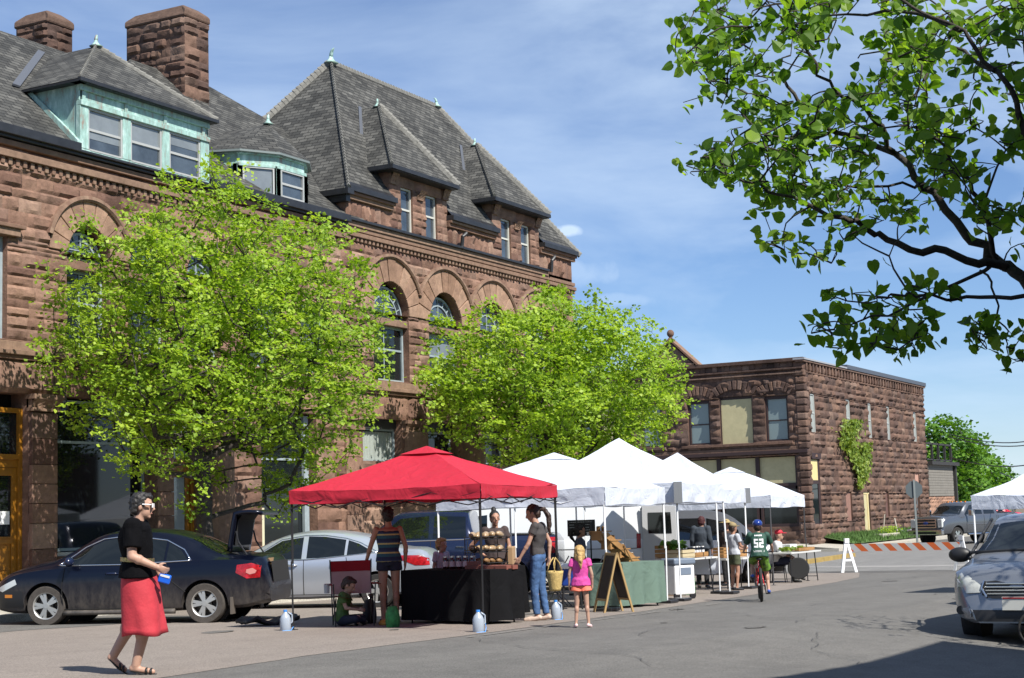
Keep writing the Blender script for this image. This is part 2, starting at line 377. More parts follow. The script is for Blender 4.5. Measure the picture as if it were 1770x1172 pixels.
# worn pinkish parking lane where the stalls stand: edge traced along the lane
EDGE = [(-5, 8.2), (8, 9.5), (11.35, 9.96), (14.05, 10.3), (18.5, 10.42), (23.5, 10.75), (30, 11.35), (38.9, 12.2), (44, 13.0), (49.5, 14.6)]
def edge(X):
    for (a, ya), (b, yb) in zip(EDGE, EDGE[1:]):
        if a <= X <= b: return ya + (yb-ya)*(X-a)/(b-a)
    return EDGE[-1][1]
xs = [-5+i*.5 for i in range(110)]
g = MB(); g.grid([[(X, edge(X)+.05*noise.noise((X*1.3, 3, 1)), zg(X)+.004), (X, 16, zg(X)+.004), (X, 20.58, zg(X)+.004)] for X in xs]); g.build('road', ASPHR, fix=False)['kind'] = 'structure'
g = MB(); g.grid([[(X, 18.0+.25*noise.noise((X*.6, 9, 1)), zg(X)+.008), (X, 20.58, zg(X)+.008)] for X in [8+i*.5 for i in range(29)]]); g.build('road', ASPH, fix=False)['kind'] = 'structure'
# kerb and pavement along the bank
g = MB(); xs = [-20, 0, 8, 14, 20, 26, 32, 38, 44, 49.0]
g.grid([[(X, 20.6, zg(X)-.05), (X, 20.62, zg(X)+.13), (X, 20.78, zg(X)+.14)] for X in xs]); g.build('kerb', CONC, fix=False)['kind'] = 'structure'
g = MB(); g.grid([[(X, 20.78, zg(X)+.14), (X, 24.7, zg(X)+.18)] for X in xs+[51]]); g.build('pavement', CONC, fix=False)['kind'] = 'structure'
# pavement corner, kerb (painted yellow) and grass bank at the far building
g = MB(); g.grid([[(X, 22.4, -.70), (X, 24.6, -.55)] for X in (72.8, 80, 96, 130)]); g.grid([[(72.8, y, -.69), (75.0, y, -.5)] for y in (24.5, 30, 45, 60)])
g.grid([[(X, 22.4, -.90), (X, 22.4, -.70)] for X in (72.8, 80, 96, 130)]); g.grid([[(72.8, y, -.9), (72.8, y, -.69)] for y in (22.4, 30, 60)]); g.build('pavement', CONC, fix=False)['kind'] = 'structure'
g = MB(); g.box((60.5, 19.2, -.76), (9, .25, .16), rz=.05); g.build('kerb', mat('yellow kerb paint', '9a8248', .8, nz=.25, nscale=2), fix=False)['kind'] = 'structure'
# grass bank
GRASS = mat('grass', (.055, .10, .022), .9, nz=.5, nscale=2.0)
g = MB(); g.grid([[(X, 22.9, -.60+.05*noise.noise((X, 1, 2))), (X, 23.6, -.42+.08*noise.noise((X, 5, 2))), (X, 24.55, -.22)] for X in [77+i*.7 for i in range(32)]]); g.build('lawn', GRASS, fix=False)['kind'] = 'structure'
def tufts(name, n, fx, hmin, hmax, mt, label, cat):
    P = np.array([fx() for _ in range(n)]); a = NR.uniform(0, 2*PI, n); h = NR.uniform(hmin, hmax, n); wd = .012+.02*NR.rand(n)
    d = np.stack([np.cos(a), np.sin(a), 0*a], 1)*wd[:, None]; lean = np.stack([NR.normal(0, .35, n)*h, NR.normal(0, .35, n)*h, h], 1)
    V = np.concatenate([P-d, P+d, P+lean], 0); F = np.stack([np.arange(n), np.arange(n)+n, np.arange(n)+2*n], 1)
    o = np_mesh(name, V, F, mt); tag(o, label, cat, kind='stuff'); return o
def gp():
    X = random.uniform(77.2, 98); y = random.random()**.7; return (X, 22.9+y*1.6, -.6+.36*min(1, y*1.2))
tufts('grass', 9000, gp, .06, .26, mat('grass blades', (.075, .15, .03), .8, nz=.4, nscale=3), 'rough unmown grass growing along the foot of the dark stone building', 'grass')
# cracks, oil stains and patches on the tarmac
def crack(x, y, a, ln, w_, z):
    g = MB(); L0, R0 = [], []; n = int(ln/.12)
    for i in range(n+1):
        a += random.gauss(0, .22); ww = w_*(.4+.6*random.random()); L0.append((x-math.sin(a)*ww, y+math.cos(a)*ww, zg(x, y)+z)); R0.append((x+math.sin(a)*ww, y-math.cos(a)*ww, zg(x, y)+z)); x += math.cos(a)*.12; y += math.sin(a)*.12
    g.grid([L0, R0]); o = g.build('road_crack', TAR, fix=False); o['kind'] = 'structure'
for x, y, a, ln in ((14, 6.2, .3, 5), (17.5, 7.6, 1.2, 3), (21, 7.1, .1, 7), (26, 8.5, .5, 6), (30, 9.6, -.3, 8), (19, 12.6, .2, 5), (41, 11.2, .6, 6), (16.4, 4.9, .2, 4), (52, 14, 1.3, 9), (57, 9, 1.5, 9)): crack(x, y, a, ln, .006 if x < 30 else .010, .016)
g = MB()
for k in range(9):
    x, y = random.uniform(12, 46), random.uniform(5, 15); r = random.uniform(.03, .16)*(1+x/50); g.add([(x+r*math.cos(a)*random.uniform(.7, 1.2)*1.6, y+r*math.sin(a)*random.uniform(.7, 1.2), zg(x, y)+.013) for a in [2*PI*i/12 for i in range(12)]], [tuple(range(12))])
o = g.build('road_stains', asphalt('oil stain', (.098, .094, .087), (.135, .128, .118)), fix=False); o['kind'] = 'structure'
# faint paint line and tar seams on the road
g = MB()
for k in range(46):
    x0 = 17+k*.22
    if random.random() < .45: continue
    y = 10.1+(x0-17)*.045; g.quad((x0, y, zg(x0)+.012), (x0+.2, y+.009, zg(x0+.2)+.012), (x0+.2, y+.05, zg(x0+.2)+.012), (x0, y+.04, zg(x0)+.012))
g.build('road_marking', mat('worn white paint', (.22, .2, .18), .9, nz=.3, nscale=9), fix=False)['kind'] = 'structure'
g = MB()
pts = [(52+i*.4, 12.5+.18*noise.noise((i*.3, 0, 4))+i*.02) for i in range(3)]
for y0, xx0, xx1, off in ((22, 49.6, 49.6, 0),):
    rows = [[(49.7+.12*noise.noise((y*.5, 1, 1)), y, -.832), (49.85+.12*noise.noise((y*.5, 1, 1)), y, -.832)] for y in [4+i*.4 for i in range(38)]]; g.grid(rows)
g.build('road_marking', TAR, fix=False)['kind'] = 'structure'
g = MB(); g.grid([[(54.2+.5*noise.noise((y*.3, 7, 1)), y, -.834), (55.3+.6*noise.noise((y*.3, 2, 1)), y, -.834)] for y in [4+i*.5 for i in range(36)]])
g.build('road_marking', asphalt('bleached asphalt patch', (.22, .21, .2), (.3, .29, .27)), fix=False)['kind'] = 'structure'
# ---------------- stone walls, windows, roofs ----------------
def sub_iv(a, b, cuts):
    iv = [(a, b)]
    for c, d in cuts:
        nv = []
        for x, y in iv:
            if d <= x or c >= y: nv.append((x, y)); continue
            if c > x: nv.append((x, c))
            if d < y: nv.append((d, y))
        iv = nv
    return [(x, y) for x, y in iv if y-x > .03]
def stone_wall(mb, O, U, N, u0, u1, z0, z1, holes=(), ch=(.24, .36), bw=(.4, 1.1), relief=.07, seed=1, mi=0, nu=5, nv=3, amp=1.):
    """coursed rock-faced blocks; holes: (u0,u1,z0,z1) or ('a', centre, radius, spring)"""
    rg = random.Random(seed); O = Vector(O); U = Vector(U); N = Vector(N); z = z0
    marks = sorted({h[2] for h in holes if h[0] != 'a'} | {h[3] for h in holes if h[0] != 'a'} | {h[3] for h in holes if h[0] == 'a'} | {z0, z1})
    marks = [q for q in marks if z0 <= q <= z1]
    lev = [z0]
    for a, b in zip(marks, marks[1:]):
        n = max(1, round((b-a)/rg.uniform(*ch))); ws = [rg.uniform(.75, 1.25) for _ in range(n)]; t = sum(ws); zz = a
        for w_ in ws: zz += (b-a)*w_/t; lev.append(zz)
    for za, zb in zip(lev, lev[1:]):
        if zb-za < .01: continue
        zm = (za+zb)/2; cuts = []
        for h in holes:
            if h[0] == 'a':
                if h[3] <= zm < h[3]+h[2]: c = math.sqrt(h[2]**2-(zm-h[3])**2)*.985; cuts.append((h[1]-c, h[1]+c))
            elif h[2]-1e-4 <= zm <= h[3]+1e-4: cuts.append((h[0], h[1]))
        for a, b in sub_iv(u0, u1, cuts):
            u = a
            while u < b-.02:
                wd = rg.uniform(*bw)
                if b-(u+wd) < bw[0]*.6: wd = b-u
                ue = min(b, u+wd); base = rg.uniform(.25, 1)*relief; rows = []; sx, sz = rg.uniform(-.3, .3), rg.uniform(-.35, .35)
                for j in range(nv+2):
                    r = []; t = j/(nv+1); tz = za+(zb-za)*min(1, max(0, (t-.5)*1.0+.5))
                    for i in range(nu+2):
                        s = i/(nu+1); edge_ = min(s, 1-s)*(ue-u); ez = min(t, 1-t)*(zb-za)
                        k = min(1, edge_/.04)*min(1, ez/.035)
                        uu = u+(ue-u)*s; p = O+U*uu+Vector((0, 0, tz))
                        nn = noise.noise(Vector((uu*3.1+seed, tz*4.3, seed*1.7)))*.9+noise.noise(Vector((uu*9, tz*11, seed)))*.5
                        d = k*(base*(1+sx*(s-.5)+sz*(t-.5))+nn*relief*.75*amp)
                        r.append(p+N*(max(-.01, d)))
                    rows.append(r)
                mb.grid(rows, mi, rnd=rg.random()); u = ue
def reveal(mb, O, U, N, h, d=.35, mi=0, top=True):
    O = Vector(O); U = Vector(U); N = Vector(N); a, b, z0, z1 = h
    P = lambda u, z, dd: O+U*u+Vector((0, 0, z))-N*dd
    for (ua, za), (ub, zb) in (((a, z0), (a, z1)), ((a, z1), (b, z1)), ((b, z1), (b, z0)), ((b, z0), (a, z0))):
        if not top and za == z1 and zb == z1: continue
        mb.quad(P(ua, za, 0), P(ub, zb, 0), P(ub, zb, d), P(ua, za, d), mi, rnd=.3)
def areveal(mb, O, U, N, c, r, zs, d=.35, n=16, mi=0):
    O = Vector(O); U = Vector(U); N = Vector(N)
    for k in range(n):
        a0, a1 = PI*k/n, PI*(k+1)/n
        P = lambda a, dd: O+U*(c+r*math.cos(a))+Vector((0, 0, zs+r*math.sin(a)))-N*dd
        mb.quad(P(a0, 0), P(a1, 0), P(a1, d), P(a0, d), mi, rnd=.3)
def ring(mb, O, U, N, c, zs, r0, r1, out, n, mi=0, a0=0, a1=PI, sub=3, gap=.01, dep=.1):
    """voussoirs"""
    O = Vector(O); U = Vector(U); N = Vector(N)
    for k in range(n):
        b0 = a0+(a1-a0)*k/n+gap; b1 = a0+(a1-a0)*(k+1)/n-gap; o = out*random.uniform(.75, 1.2)
        arc = [b0+(b1-b0)*i/sub for i in range(sub+1)]
        P = lambda a, r, dd: O+U*(c+r*math.cos(a))+Vector((0, 0, zs+r*math.sin(a)))+N*dd
        lo = [P(a, r0, 0) for a in arc]+[P(a, r1, 0) for a in arc[::-1]]
        mb.prism([p-N*dep for p in lo], N*(dep+o), mi, rnd=random.random())
class Plane:
    def __init__(s, O, U, N): s.O = Vector(O); s.U = Vector(U); s.N = Vector(N)
    def p(s, u, z, d=0): return s.O+s.U*u+Vector((0, 0, z))+s.N*d
    def box(s, mb, u0, u1, z0, z1, d0, d1, mi=0, rnd=None):
        pts = [s.p(u0, z0, d0), s.p(u1, z0, d0), s.p(u1, z1, d0), s.p(u0, z1, d0)]; mb.prism(pts, s.N*(d1-d0), mi, rnd)
def sash(PL, par, u0, u1, z0, z1, dep, frm=GREYFR, gls=GLASS, bars=(.5,), vb=(), fw=.07, name='window', blind=None, proud=.06):
    """frame (part) with its pane (sub-part)"""
    f = MB(); B = PL.box
    B(f, u0, u0+fw, z0, z1, -dep, -dep+proud); B(f, u1-fw, u1, z0, z1, -dep, -dep+proud)
    B(f, u0+fw, u1-fw, z1-fw, z1, -dep, -dep+proud); B(f, u0+fw, u1-fw, z0, z0+fw, -dep, -dep+proud+.01)
    for b in bars: zz = z0+(z1-z0)*b; B(f, u0+fw, u1-fw, zz-.028, zz+.028, -dep, -dep+proud-.015)
    for v in vb: uu = u0+(u1-u0)*v; B(f, uu-.015, uu+.015, z0+fw, z1-fw, -dep, -dep+proud-.03)
    o = f.build(name, frm, par)
    g = MB(); g.quad(PL.p(u0+fw/2, z0+fw/2, -dep+.012), PL.p(u1-fw/2, z0+fw/2, -dep+.012), PL.p(u1-fw/2, z1-fw/2, -dep+.012), PL.p(u0+fw/2, z1-fw/2, -dep+.012))
    g.build('pane', gls, o)
    if blind:
        g = MB(); zz = z0+(z1-z0)*blind; g.quad(PL.p(u0+fw, zz, -dep+.02), PL.p(u1-fw, zz, -dep+.02), PL.p(u1-fw, z1-fw, -dep+.02), PL.p(u0+fw, z1-fw, -dep+.02))
        g.build('blind', SHADEG, o)
    return o
def fan(PL, par, c, r, zs, dep, frm=GREYFR, gls=GLASS_UP, fw=.06):
    f = MB(); n = 18
    P = lambda a, rr, d: PL.p(c+rr*math.cos(a), zs+rr*math.sin(a), d)
    for ra, rb in ((r-fw, r), (r*.72-.02, r*.72+.02)):
        for k in range(n):
            a, b = PI*k/n, PI*(k+1)/n
            f.prism([P(a, ra, -dep), P(b, ra, -dep), P(b, rb, -dep), P(a, rb, -dep)], PL.N*.05)
    PL.box(f, c-r, c+r, zs, zs+fw, -dep, -dep+.06)
    for k in range(1, 8):
        a = PI*k/8; d = PL.U*math.cos(a)+Vector((0, 0, math.sin(a))); q = PL.U*-math.sin(a)+Vector((0, 0, math.cos(a)))
        C0 = PL.p(c, zs, -dep)
        f.prism([C0+d*r*.74+q*.012, C0+d*(r-fw)+q*.012, C0+d*(r-fw)-q*.012, C0+d*r*.74-q*.012], PL.N*.04)
    PL.box(f, c-.015, c+.015, zs+fw, zs+r*.7, -dep, -dep+.04)
    PL.box(f, c-r*.6, c+r*.6, zs+r*.38-.012, zs+r*.38+.012, -dep, -dep+.038)
    o = f.build('arched_window', frm, par)
    g = MB(); g.add([P(PI*k/n, r-.01, -dep+.012) for k in range(n+1)], [tuple(range(n+1))]); g.build('pane', gls, o); return o
def roof_face(mb, pts, mi=0):
    pts = [Vector(p) for p in pts]; n = Vector((0, 0, 0))
    for a, b in zip(pts, pts[1:]+pts[:1]): n += a.cross(b)
    n.normalize()
    if n.z < 0: pts = pts[::-1]; n = -n
    h = Vector((0, 0, 1)).cross(n).normalized(); v = n.cross(h)
    mb.add(pts, [tuple(range(len(pts)))], mi, None, [[(p.dot(h), p.dot(v)) for p in pts]])
def finial(c, s=1., rz=.5):
    g = MB(); g.lathe(c, [(.30*s, 0), (.17*s, .08*s), (.09*s, .2*s), (.085*s, .26*s)], 10)
    c = Vector(c); d = Vector((math.cos(rz), math.sin(rz), 0))
    g.tube([c+Vector((0, 0, .22*s)), c+Vector((0, 0, .38*s))-d*.03*s, c+Vector((0, 0, .5*s))-d*.1*s, c+Vector((0, 0, .56*s))-d*.22*s], [.085*s, .075*s, .06*s, .02*s], 8)
    return g

# ---------------- the red sandstone bank ----------------
BK = empty('sandstone_building', (24, 24.5, 0), label='large red sandstone building with copper dormers, tall chimneys and a steep slate pavilion roof', cat='building')
BK.location = (0, 0, 0)
O = (0, 24.5, 0); U = (1, 0, 0); N = (0, -1, 0); PL = Plane(O, U, N)
X0, X1 = 15.0, 49.65
ARC = [(25.6, .65, 7.3, 1.2), (27.55, .65, 7.3, 1.2), (29.5, .65, 7.3, 1.2), (37.8, .94, 7.2, 1.62), (40.8, .94, 7.2, 1.62), (43.8, .94, 7.2, 1.62), (46.8, .94, 7.2, 1.62)]
up = [(21.6, 23.26, 5.25, 7.4), (31.2, 32.5, 5.25, 7.1), (33.4, 34.6, 5.25, 7.1)] + [(c-r, c+r, 5.25, zs) for c, r, zs, ro in ARC]
low = [(21.7, 23.86, .3, 4.15), (24.62, 27.7, .75, 4.15), (28.3, 29.28, .2, 4.15), (31.68, 34.05, .6, 4.15), (36.15, 38.25, 2.95, 4.15), (39.5, 41.4, 2.95, 4.15), (42.7, 44.6, 2.95, 4.15), (45.9, 47.8, 2.95, 4.15)]
wl = MB()
stone_wall(wl, O, U, N, X0, X1, 5.22, 9.3, up+[('a', c, ro, zs) for c, r, zs, ro in ARC], seed=3, relief=.065, nu=6, nv=3, ch=(.19, .3), bw=(.3, .85))
stone_wall(wl, O, U, N, X0, X1, -.6, 4.15, low, ch=(.36, .5), bw=(.6, 1.3), seed=5, relief=.075, nu=7, nv=4)
stone_wall(wl, O, U, N, X0, X1, 4.15, 4.84, (), ch=(.69, .69), bw=(1.6, 3.0), seed=9, relief=.10, amp=.8, nu=11, nv=6)
# side walls (end gable of the tower, face towards the far street)
stone_wall(wl, (49.65, 0, 0), (0, 1, 0), (1, 0, 0), 24.5, 31.5, -.9, 10.3, (), seed=21, nu=2, nv=1)
stone_wall(wl, (35.62, 0, 0), (0, 1, 0), (-1, 0, 0), 24.5, 29.5, 9.4, 10.3, (), seed=22, nu=3, nv=2)
for h in up+low: reveal(wl, O, U, N, h, .5 if h[3] < 4.5 else .33)
for c, r, zs, ro in ARC: areveal(wl, O, U, N, c, r, zs, .33)
# solid core so that nothing shows through
wl.b2(X0, X1-.02, 25.05, 31.3, -.9, 9.5, mi=1); wl.b2(35.65, X1-.02, 25.0, 31.2, 9.35, 10.35, mi=1)
wl.build('wall', [STONE, DARKIN], BK, smooth=True, angle=24, fix=False)
tr = MB()
# belt course, sill course, dentils, cornices
PL.box(tr, X0, X1+.03, 4.84, 4.93, 0, .10); PL.box(tr, X0, X1+.05, 4.93, 5.03, 0, .17); PL.box(tr, X0, X1+.02, 5.03, 5.22, 0, .055)
PL.box(tr, X0, 35.5, 9.05, 9.2, 0, .16); PL.box(tr, X0, 35.5, 9.30, 9.42, 0, .13); PL.box(tr, 35.5, X1+.08, 9.18, 9.3, 0, .14)
PL.box(tr, 35.5, X1+.06, 9.34, 9.46, 0, .1); PL.box(tr, 35.5, 47.6, 9.46, 9.598, 0, .14)
x = X0
while x < 35.4: PL.box(tr, x, x+.1, 8.9, 9.05, 0, .10); x += .205
PL.box(tr, X0, 35.5, 8.86, 8.9, 0, .05)
x = 35.6
while x < X1: PL.box(tr, x, x+.1, 9.06, 9.18, 0, .1); x += .2
PL.box(tr, 21.2, 23.5, 7.4, 7.56, 0, .14); PL.box(tr, 21.2, 23.6, 7.56, 7.64, 0, .2)
for c, r, zs, ro in ARC: PL.box(tr, c-r, c+r, zs-.34, zs-.14, -.3, -.03)
tr.build('cornice', TRIMST, BK, bevel=.012)
for c, r, zs, ro in ARC:
    v = MB(); ring(v, O, U, N, c, zs, r, ro, .06, 11 if r > .8 else 9, a0=0 if r > .8 else .0, dep=.04)
    v.build('arch', stone_mat('voussoir sandstone', ['846856', '947764', '9c806c', '7c6152'], bump=.35) if 'vs' not in _mc else _mc['vs'], BK, bevel=.012)
    _mc['vs'] = bpy.data.materials['voussoir sandstone']
    hd = MB(); k = 28; P = lambda a, q, d: PL.p(c+q*math.cos(a), zs+q*math.sin(a), d)
    lo = .42 if r > .8 else .25
    rows = [[P(lo+(PI-2*lo)*i/k, ro-.015, 0), P(lo+(PI-2*lo)*i/k, ro-.015, .1), P(lo+(PI-2*lo)*i/k, ro+.03, .14), P(lo+(PI-2*lo)*i/k, ro+.11, .12), P(lo+(PI-2*lo)*i/k, ro+.11, 0)] for i in range(k+1)]
    hd.grid(rows); hd.build('hood_mould', TRIMST, BK, smooth=True, angle=40)
    fan(PL, BK, c, r, zs-.12, .27, gls=GLASS_UP)
    sash(PL, BK, c-r, c+r, 5.25, zs-.34, .27, bars=(.58,), vb=(.48,), blind=.6 if c in (40.8,) else None)
sash(PL, BK, 21.6, 23.26, 5.25, 7.4, .2, bars=(.5,), gls=SHADEG); sash(PL, BK, 31.2, 32.5, 5.25, 7.1, .27, gls=GLASS_UP); sash(PL, BK, 33.4, 34.6, 5.25, 7.1, .27, gls=GLASS_UP)
# ground floor: pilasters, capitals
for a, b, sh in ((23.88, 24.6, 0), (27.72, 28.28, 0), (29.3, 30.35, 1), (35.3, 36.1, 0), (38.3, 39.3, 1), (41.5, 42.6, 1)):
    c = MB(); n = 12
    if sh: c.tube([((a+b)/2, 24.52, -.5), ((a+b)/2, 24.52, 3.8)], [(b-a)/2, (b-a)/2*.97], 20)
    else:
        z = -.5
        while z < 3.75: zz = min(3.78, z+random.uniform(.4, .55)); PL.box(c, a, b, z+.006, zz-.006, -.06, .10+random.uniform(-.006, .006), rnd=random.random()); z = zz
    c.build('column', STONE if not sh else TRIMST, BK, bevel=.012)
    k = MB(); PL.box(k, a-.04, b+.04, 3.79, 3.86, -.05, .15); PL.box(k, a-.06, b+.1, 4.04, 4.14, -.05, .22)
    rows = []
    for j in range(7):
        t = j/6; d = .12+.1*t*t; rows.append([PL.p(a-.02-.04*t+(b-a+.06+.06*t)*i/12, 3.86+.18*t, d+.022*noise.noise((a+i*.9, j*1.3, 2))) for i in range(13)])
    k.grid(rows); PL.box(k, a-.02, b+.02, 3.86, 4.04, -.05, .11); k.build('capital', TRIMST, BK)
# ochre doors
def door_unit(u0, u1, z0, top, leaf_top, paper=None, gl=GLASS):
    f = MB(); B = PL.box
    B(f, u0, u0+.1, z0, top, -.3, -.16); B(f, u1-.1, u1, z0, top, -.3, -.16); B(f, u0+.1, u1-.1, top-.1, top, -.3, -.16); B(f, u0+.1, u1-.1, leaf_top+.16, leaf_top+.27, -.3, -.14); B(f, u0+.1, u1-.1, leaf_top, leaf_top+.16, -.3, -.2)
    o = f.build('door_frame', YELLOW, BK, bevel=.006)
    g = MB(); g.quad(PL.p(u0+.1, leaf_top+.27, -.24), PL.p(u1-.1, leaf_top+.27, -.24), PL.p(u1-.1, top-.1, -.24), PL.p(u0+.1, top-.1, -.24)); g.build('transom_pane', gl, o)
    w_ = u1-u0-.2; n = 2 if w_ > 1.5 else 1
    for i in range(n):
        a, b = u0+.1+w_*i/n+.006, u0+.1+w_*(i+1)/n-.006; d = MB()
        B(d, a, a+.13, z0, leaf_top-.005, -.3, -.22); B(d, b-.13, b, z0, leaf_top-.005, -.3, -.22)
        B(d, a+.13, b-.13, leaf_top-.17, leaf_top-.005, -.3, -.22); B(d, a+.13, b-.13, z0+.75, z0+.87, -.3, -.21); B(d, a+.13, b-.13, z0, z0+.14, -.3, -.22)
        B(d, a+.13, b-.13, z0+.14, z0+.75, -.3, -.255); B(d, a+.2, b-.2, z0+.22, z0+.67, -.26, -.235); B(d, a+.1, b-.1, z0+.87, z0+.9, -.24, -.19)
        dd = d.build('door', YELLOW, BK, bevel=.005)
        g = MB(); g.quad(PL.p(a+.12, z0+.87, -.25), PL.p(b-.12, z0+.87, -.25), PL.p(b-.12, leaf_top-.16, -.25), PL.p(a+.12, leaf_top-.16, -.25)); g.build('pane', gl, dd)
        h = MB(); h.tube([PL.p(a+.06, z0+1.0, -.2), PL.p(a+.06, z0+1.0, -.15), PL.p(a+.06, z0+1.25, -.15), PL.p(a+.06, z0+1.25, -.2)], .012, 6); h.build('handle', mat('brass', (.5, .35, .12), .3, 1), dd)
        if paper and i == n-1: p = MB(); B(p, b-.42, b-.17, z0+1.15, z0+1.42, -.245, -.24); p.build('paper_notice', WHITEP, dd)
door_unit(21.9, 23.86, .3, 3.85, 2.62, True); 
ZG = mat('glass with pale curtain behind', (.30, .34, .34), .08, spec=.8, nz=.12, nscale=2.2)
door_unit(28.3, 29.28, .2, 3.85, 2.62, gl=ZG)
st = MB(); PL.box(st, 21.6, 24.0, .02, .3, -.3, .25); PL.box(st, 21.4, 24.1, -.15, .1, 0, .55); PL.box(st, 28.2, 29.3, -.2, .2, -.3, .06); st.build('door_step', TRIMST, BK, bevel=.01)
for a, b, z0, tz, vb, gl in ((24.66, 27.68, .85, .72, (), GLASS), (31.7, 34.03, .6, .67, (), GLASS)):
    sash(PL, BK, a, b, z0, 4.1, .33, gls=gl, bars=(tz,), vb=vb, fw=.06, name='shop_window')
    s = MB(); PL.box(s, a-.02, b+.02, z0-.1, z0-.02, -.3, -.05); s.build('window_sill', mat('pale sill', (.4, .4, .38), .6), BK)
p = MB(); PL.box(p, 33.78, 33.98, .6, 4.1, -.3, -.22); p.build('downpipe', GREYFR, BK)
for a, b in ((36.15, 38.25), (39.5, 41.4), (42.7, 44.6), (45.9, 47.8)):
    o = sash(PL, BK, a, b, 2.95, 3.88, .33, bars=(), fw=.05, name='shop_window', gls=GLASS if a > 37 else mat('curtain glass', (.05, .06, .06), .05, alpha=.35, spec=.6))
    q = MB(); PL.box(q, a, b, 3.88, 4.15, -.4, -.2); q.build('window_header', mat('dark fascia', (.03, .03, .032), .6), BK)
    if a < 37:
        cu = MB(); rows = [[PL.p(a+.05+(b-a-.1)*i/80, z, -.36+.018*math.sin(i*.9+math.sin(i*.21)*2)) for i in range(81)] for z in (2.97, 3.4, 3.8)]; cu.grid(rows); cu.build('curtain', mat('white curtain', (.62, .68, .62), .9), BK, smooth=True)
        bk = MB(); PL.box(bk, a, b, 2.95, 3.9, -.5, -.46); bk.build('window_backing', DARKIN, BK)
# pale items in the shop window
bo = MB(); PL.box(bo, 31.85, 32.15, .62, 1.7, -.31, -.29); bo.build('window_board', mat('cream board', (.55, .52, .36), .8), BK)

# --- wing roof
rf = MB()
roof_face(rf, [(14, 24.3, 9.62), (36.5, 24.3, 9.62), (37.4, 28.0, 13.12), (35.3, 29.0, 14.06), (31.9, 29.0, 14.06), (31.3, 28.2, 13.31), (14, 28.2, 13.31)])
roof_face(rf, [(14, 28.2, 13.31), (31.3, 28.2, 13.31), (31.3, 32.2, 9.6), (14, 32.2, 9.6)]); roof_face(rf, [(31.9, 29.0, 14.06), (35.3, 29.0, 14.06), (37.4, 32.6, 10.6), (31.3, 32.6, 10.6)])
roof_face(rf, [(35.3, 29.0, 14.06), (37.4, 28.0, 13.12), (38.5, 31, 11.0), (37.4, 32.6, 10.6)]); roof_face(rf, [(31.3, 28.2, 13.31), (31.9, 29.0, 14.06), (31.3, 32.6, 10.6)])
rf.build('roof', SHINGLE, BK, fix=False)
gt = MB(); 
for a, b in ((14, 25.1), (29.55, 35.45)): PL.box(gt, a, b, 9.5, 9.70, -.1, .30)
PL.box(gt, 14, 35.45, 9.44, 9.56, 0, .2); PL.box(gt, 25.1, 29.55, 9.5, 9.56, -.1, .28)
PL.box(gt, 35.45, 47.55, 9.6, 9.68, 0, .22)
gt.build('gutter', BLACKM, BK, bevel=.012)
dp = MB(); dp.tube([(41.75, 24.2, 10.1), (41.6, 24.25, 9.98), (41.62, 24.3, 9.7), (41.62, 24.3, 9.62)], .06, 8); dp.build('downpipe', BLACKM, BK); dp = MB(); dp.tube([(47.78, 24.2, 10.15), (47.65, 24.25, 10.0), (47.66, 24.3, 9.6)], .06, 8); dp.build('downpipe', BLACKM, BK)
# --- tower roof (pavilion)
EZ = 10.44; FL, FR, BL, BR = (35.4, 24.25, EZ), (49.9, 24.25, EZ), (35.4, 31.1, EZ), (49.9, 31.1, EZ); AL, AR = (39.6, 27.7, 15.6), (45.95, 27.7, 15.58)
zn = 11.42; yn = 24.25+(zn-EZ)/1.496
tf = MB(); roof_face(tf, [AR, AL, FL, (37.87, 24.25, EZ), (37.87, yn, zn), (41.08, yn, zn), (41.08, 24.25, EZ), (43.97, 24.25, EZ), (43.97, yn, zn), (47.18, yn, zn), (47.18, 24.25, EZ), FR]); roof_face(tf, [BL, AL, FL]); roof_face(tf, [FR, BR, AR]); roof_face(tf, [BR, BL, AL, AR]); tf.build('pavilion_roof', SHINGLE, BK, fix=False)
def hipcap(a, b, w_=.16):
    hp = MB(); a, b = Vector(a), Vector(b); n = int((b-a).length/.16)
    for i in range(n):
        p = a+(b-a)*(i/n); q = a+(b-a)*((i+1.15)/n); hp.tube([p+Vector((0, 0, .03)), q+Vector((0, 0, .01))], [w_*random.uniform(.95, 1.05), w_*.85], 6, sq=.45)
    hp.build('hip_tiles', mat('hip slate', (.17, .166, .148), .8, nz=.35, nscale=9), BK)
hipcap(FL, AL, .12); hipcap(FR, AR, .12); hipcap(AL, AR, .1); hipcap(BL, AL)
D3 = dict(x0=25.45, x1=29.8, y=24.6, z0=9.6, z1=11.1)
hipcap((24.95, 24.12, 11.12), (27.64, 26.2, 12.86), .07); hipcap((29.62, 24.12, 11.12), (27.64, 26.2, 12.86), .07)
hipcap((37.4, 24.1, 11.45), (39.75, 26.05, 13.98), .12); hipcap((41.15, 24.1, 11.45), (39.75, 26.05, 13.98), .14)
hipcap((43.45, 24.1, 11.5), (45.85, 26.1, 13.95), .12); hipcap((47.3, 24.1, 11.5), (45.85, 26.1, 13.95), .14)
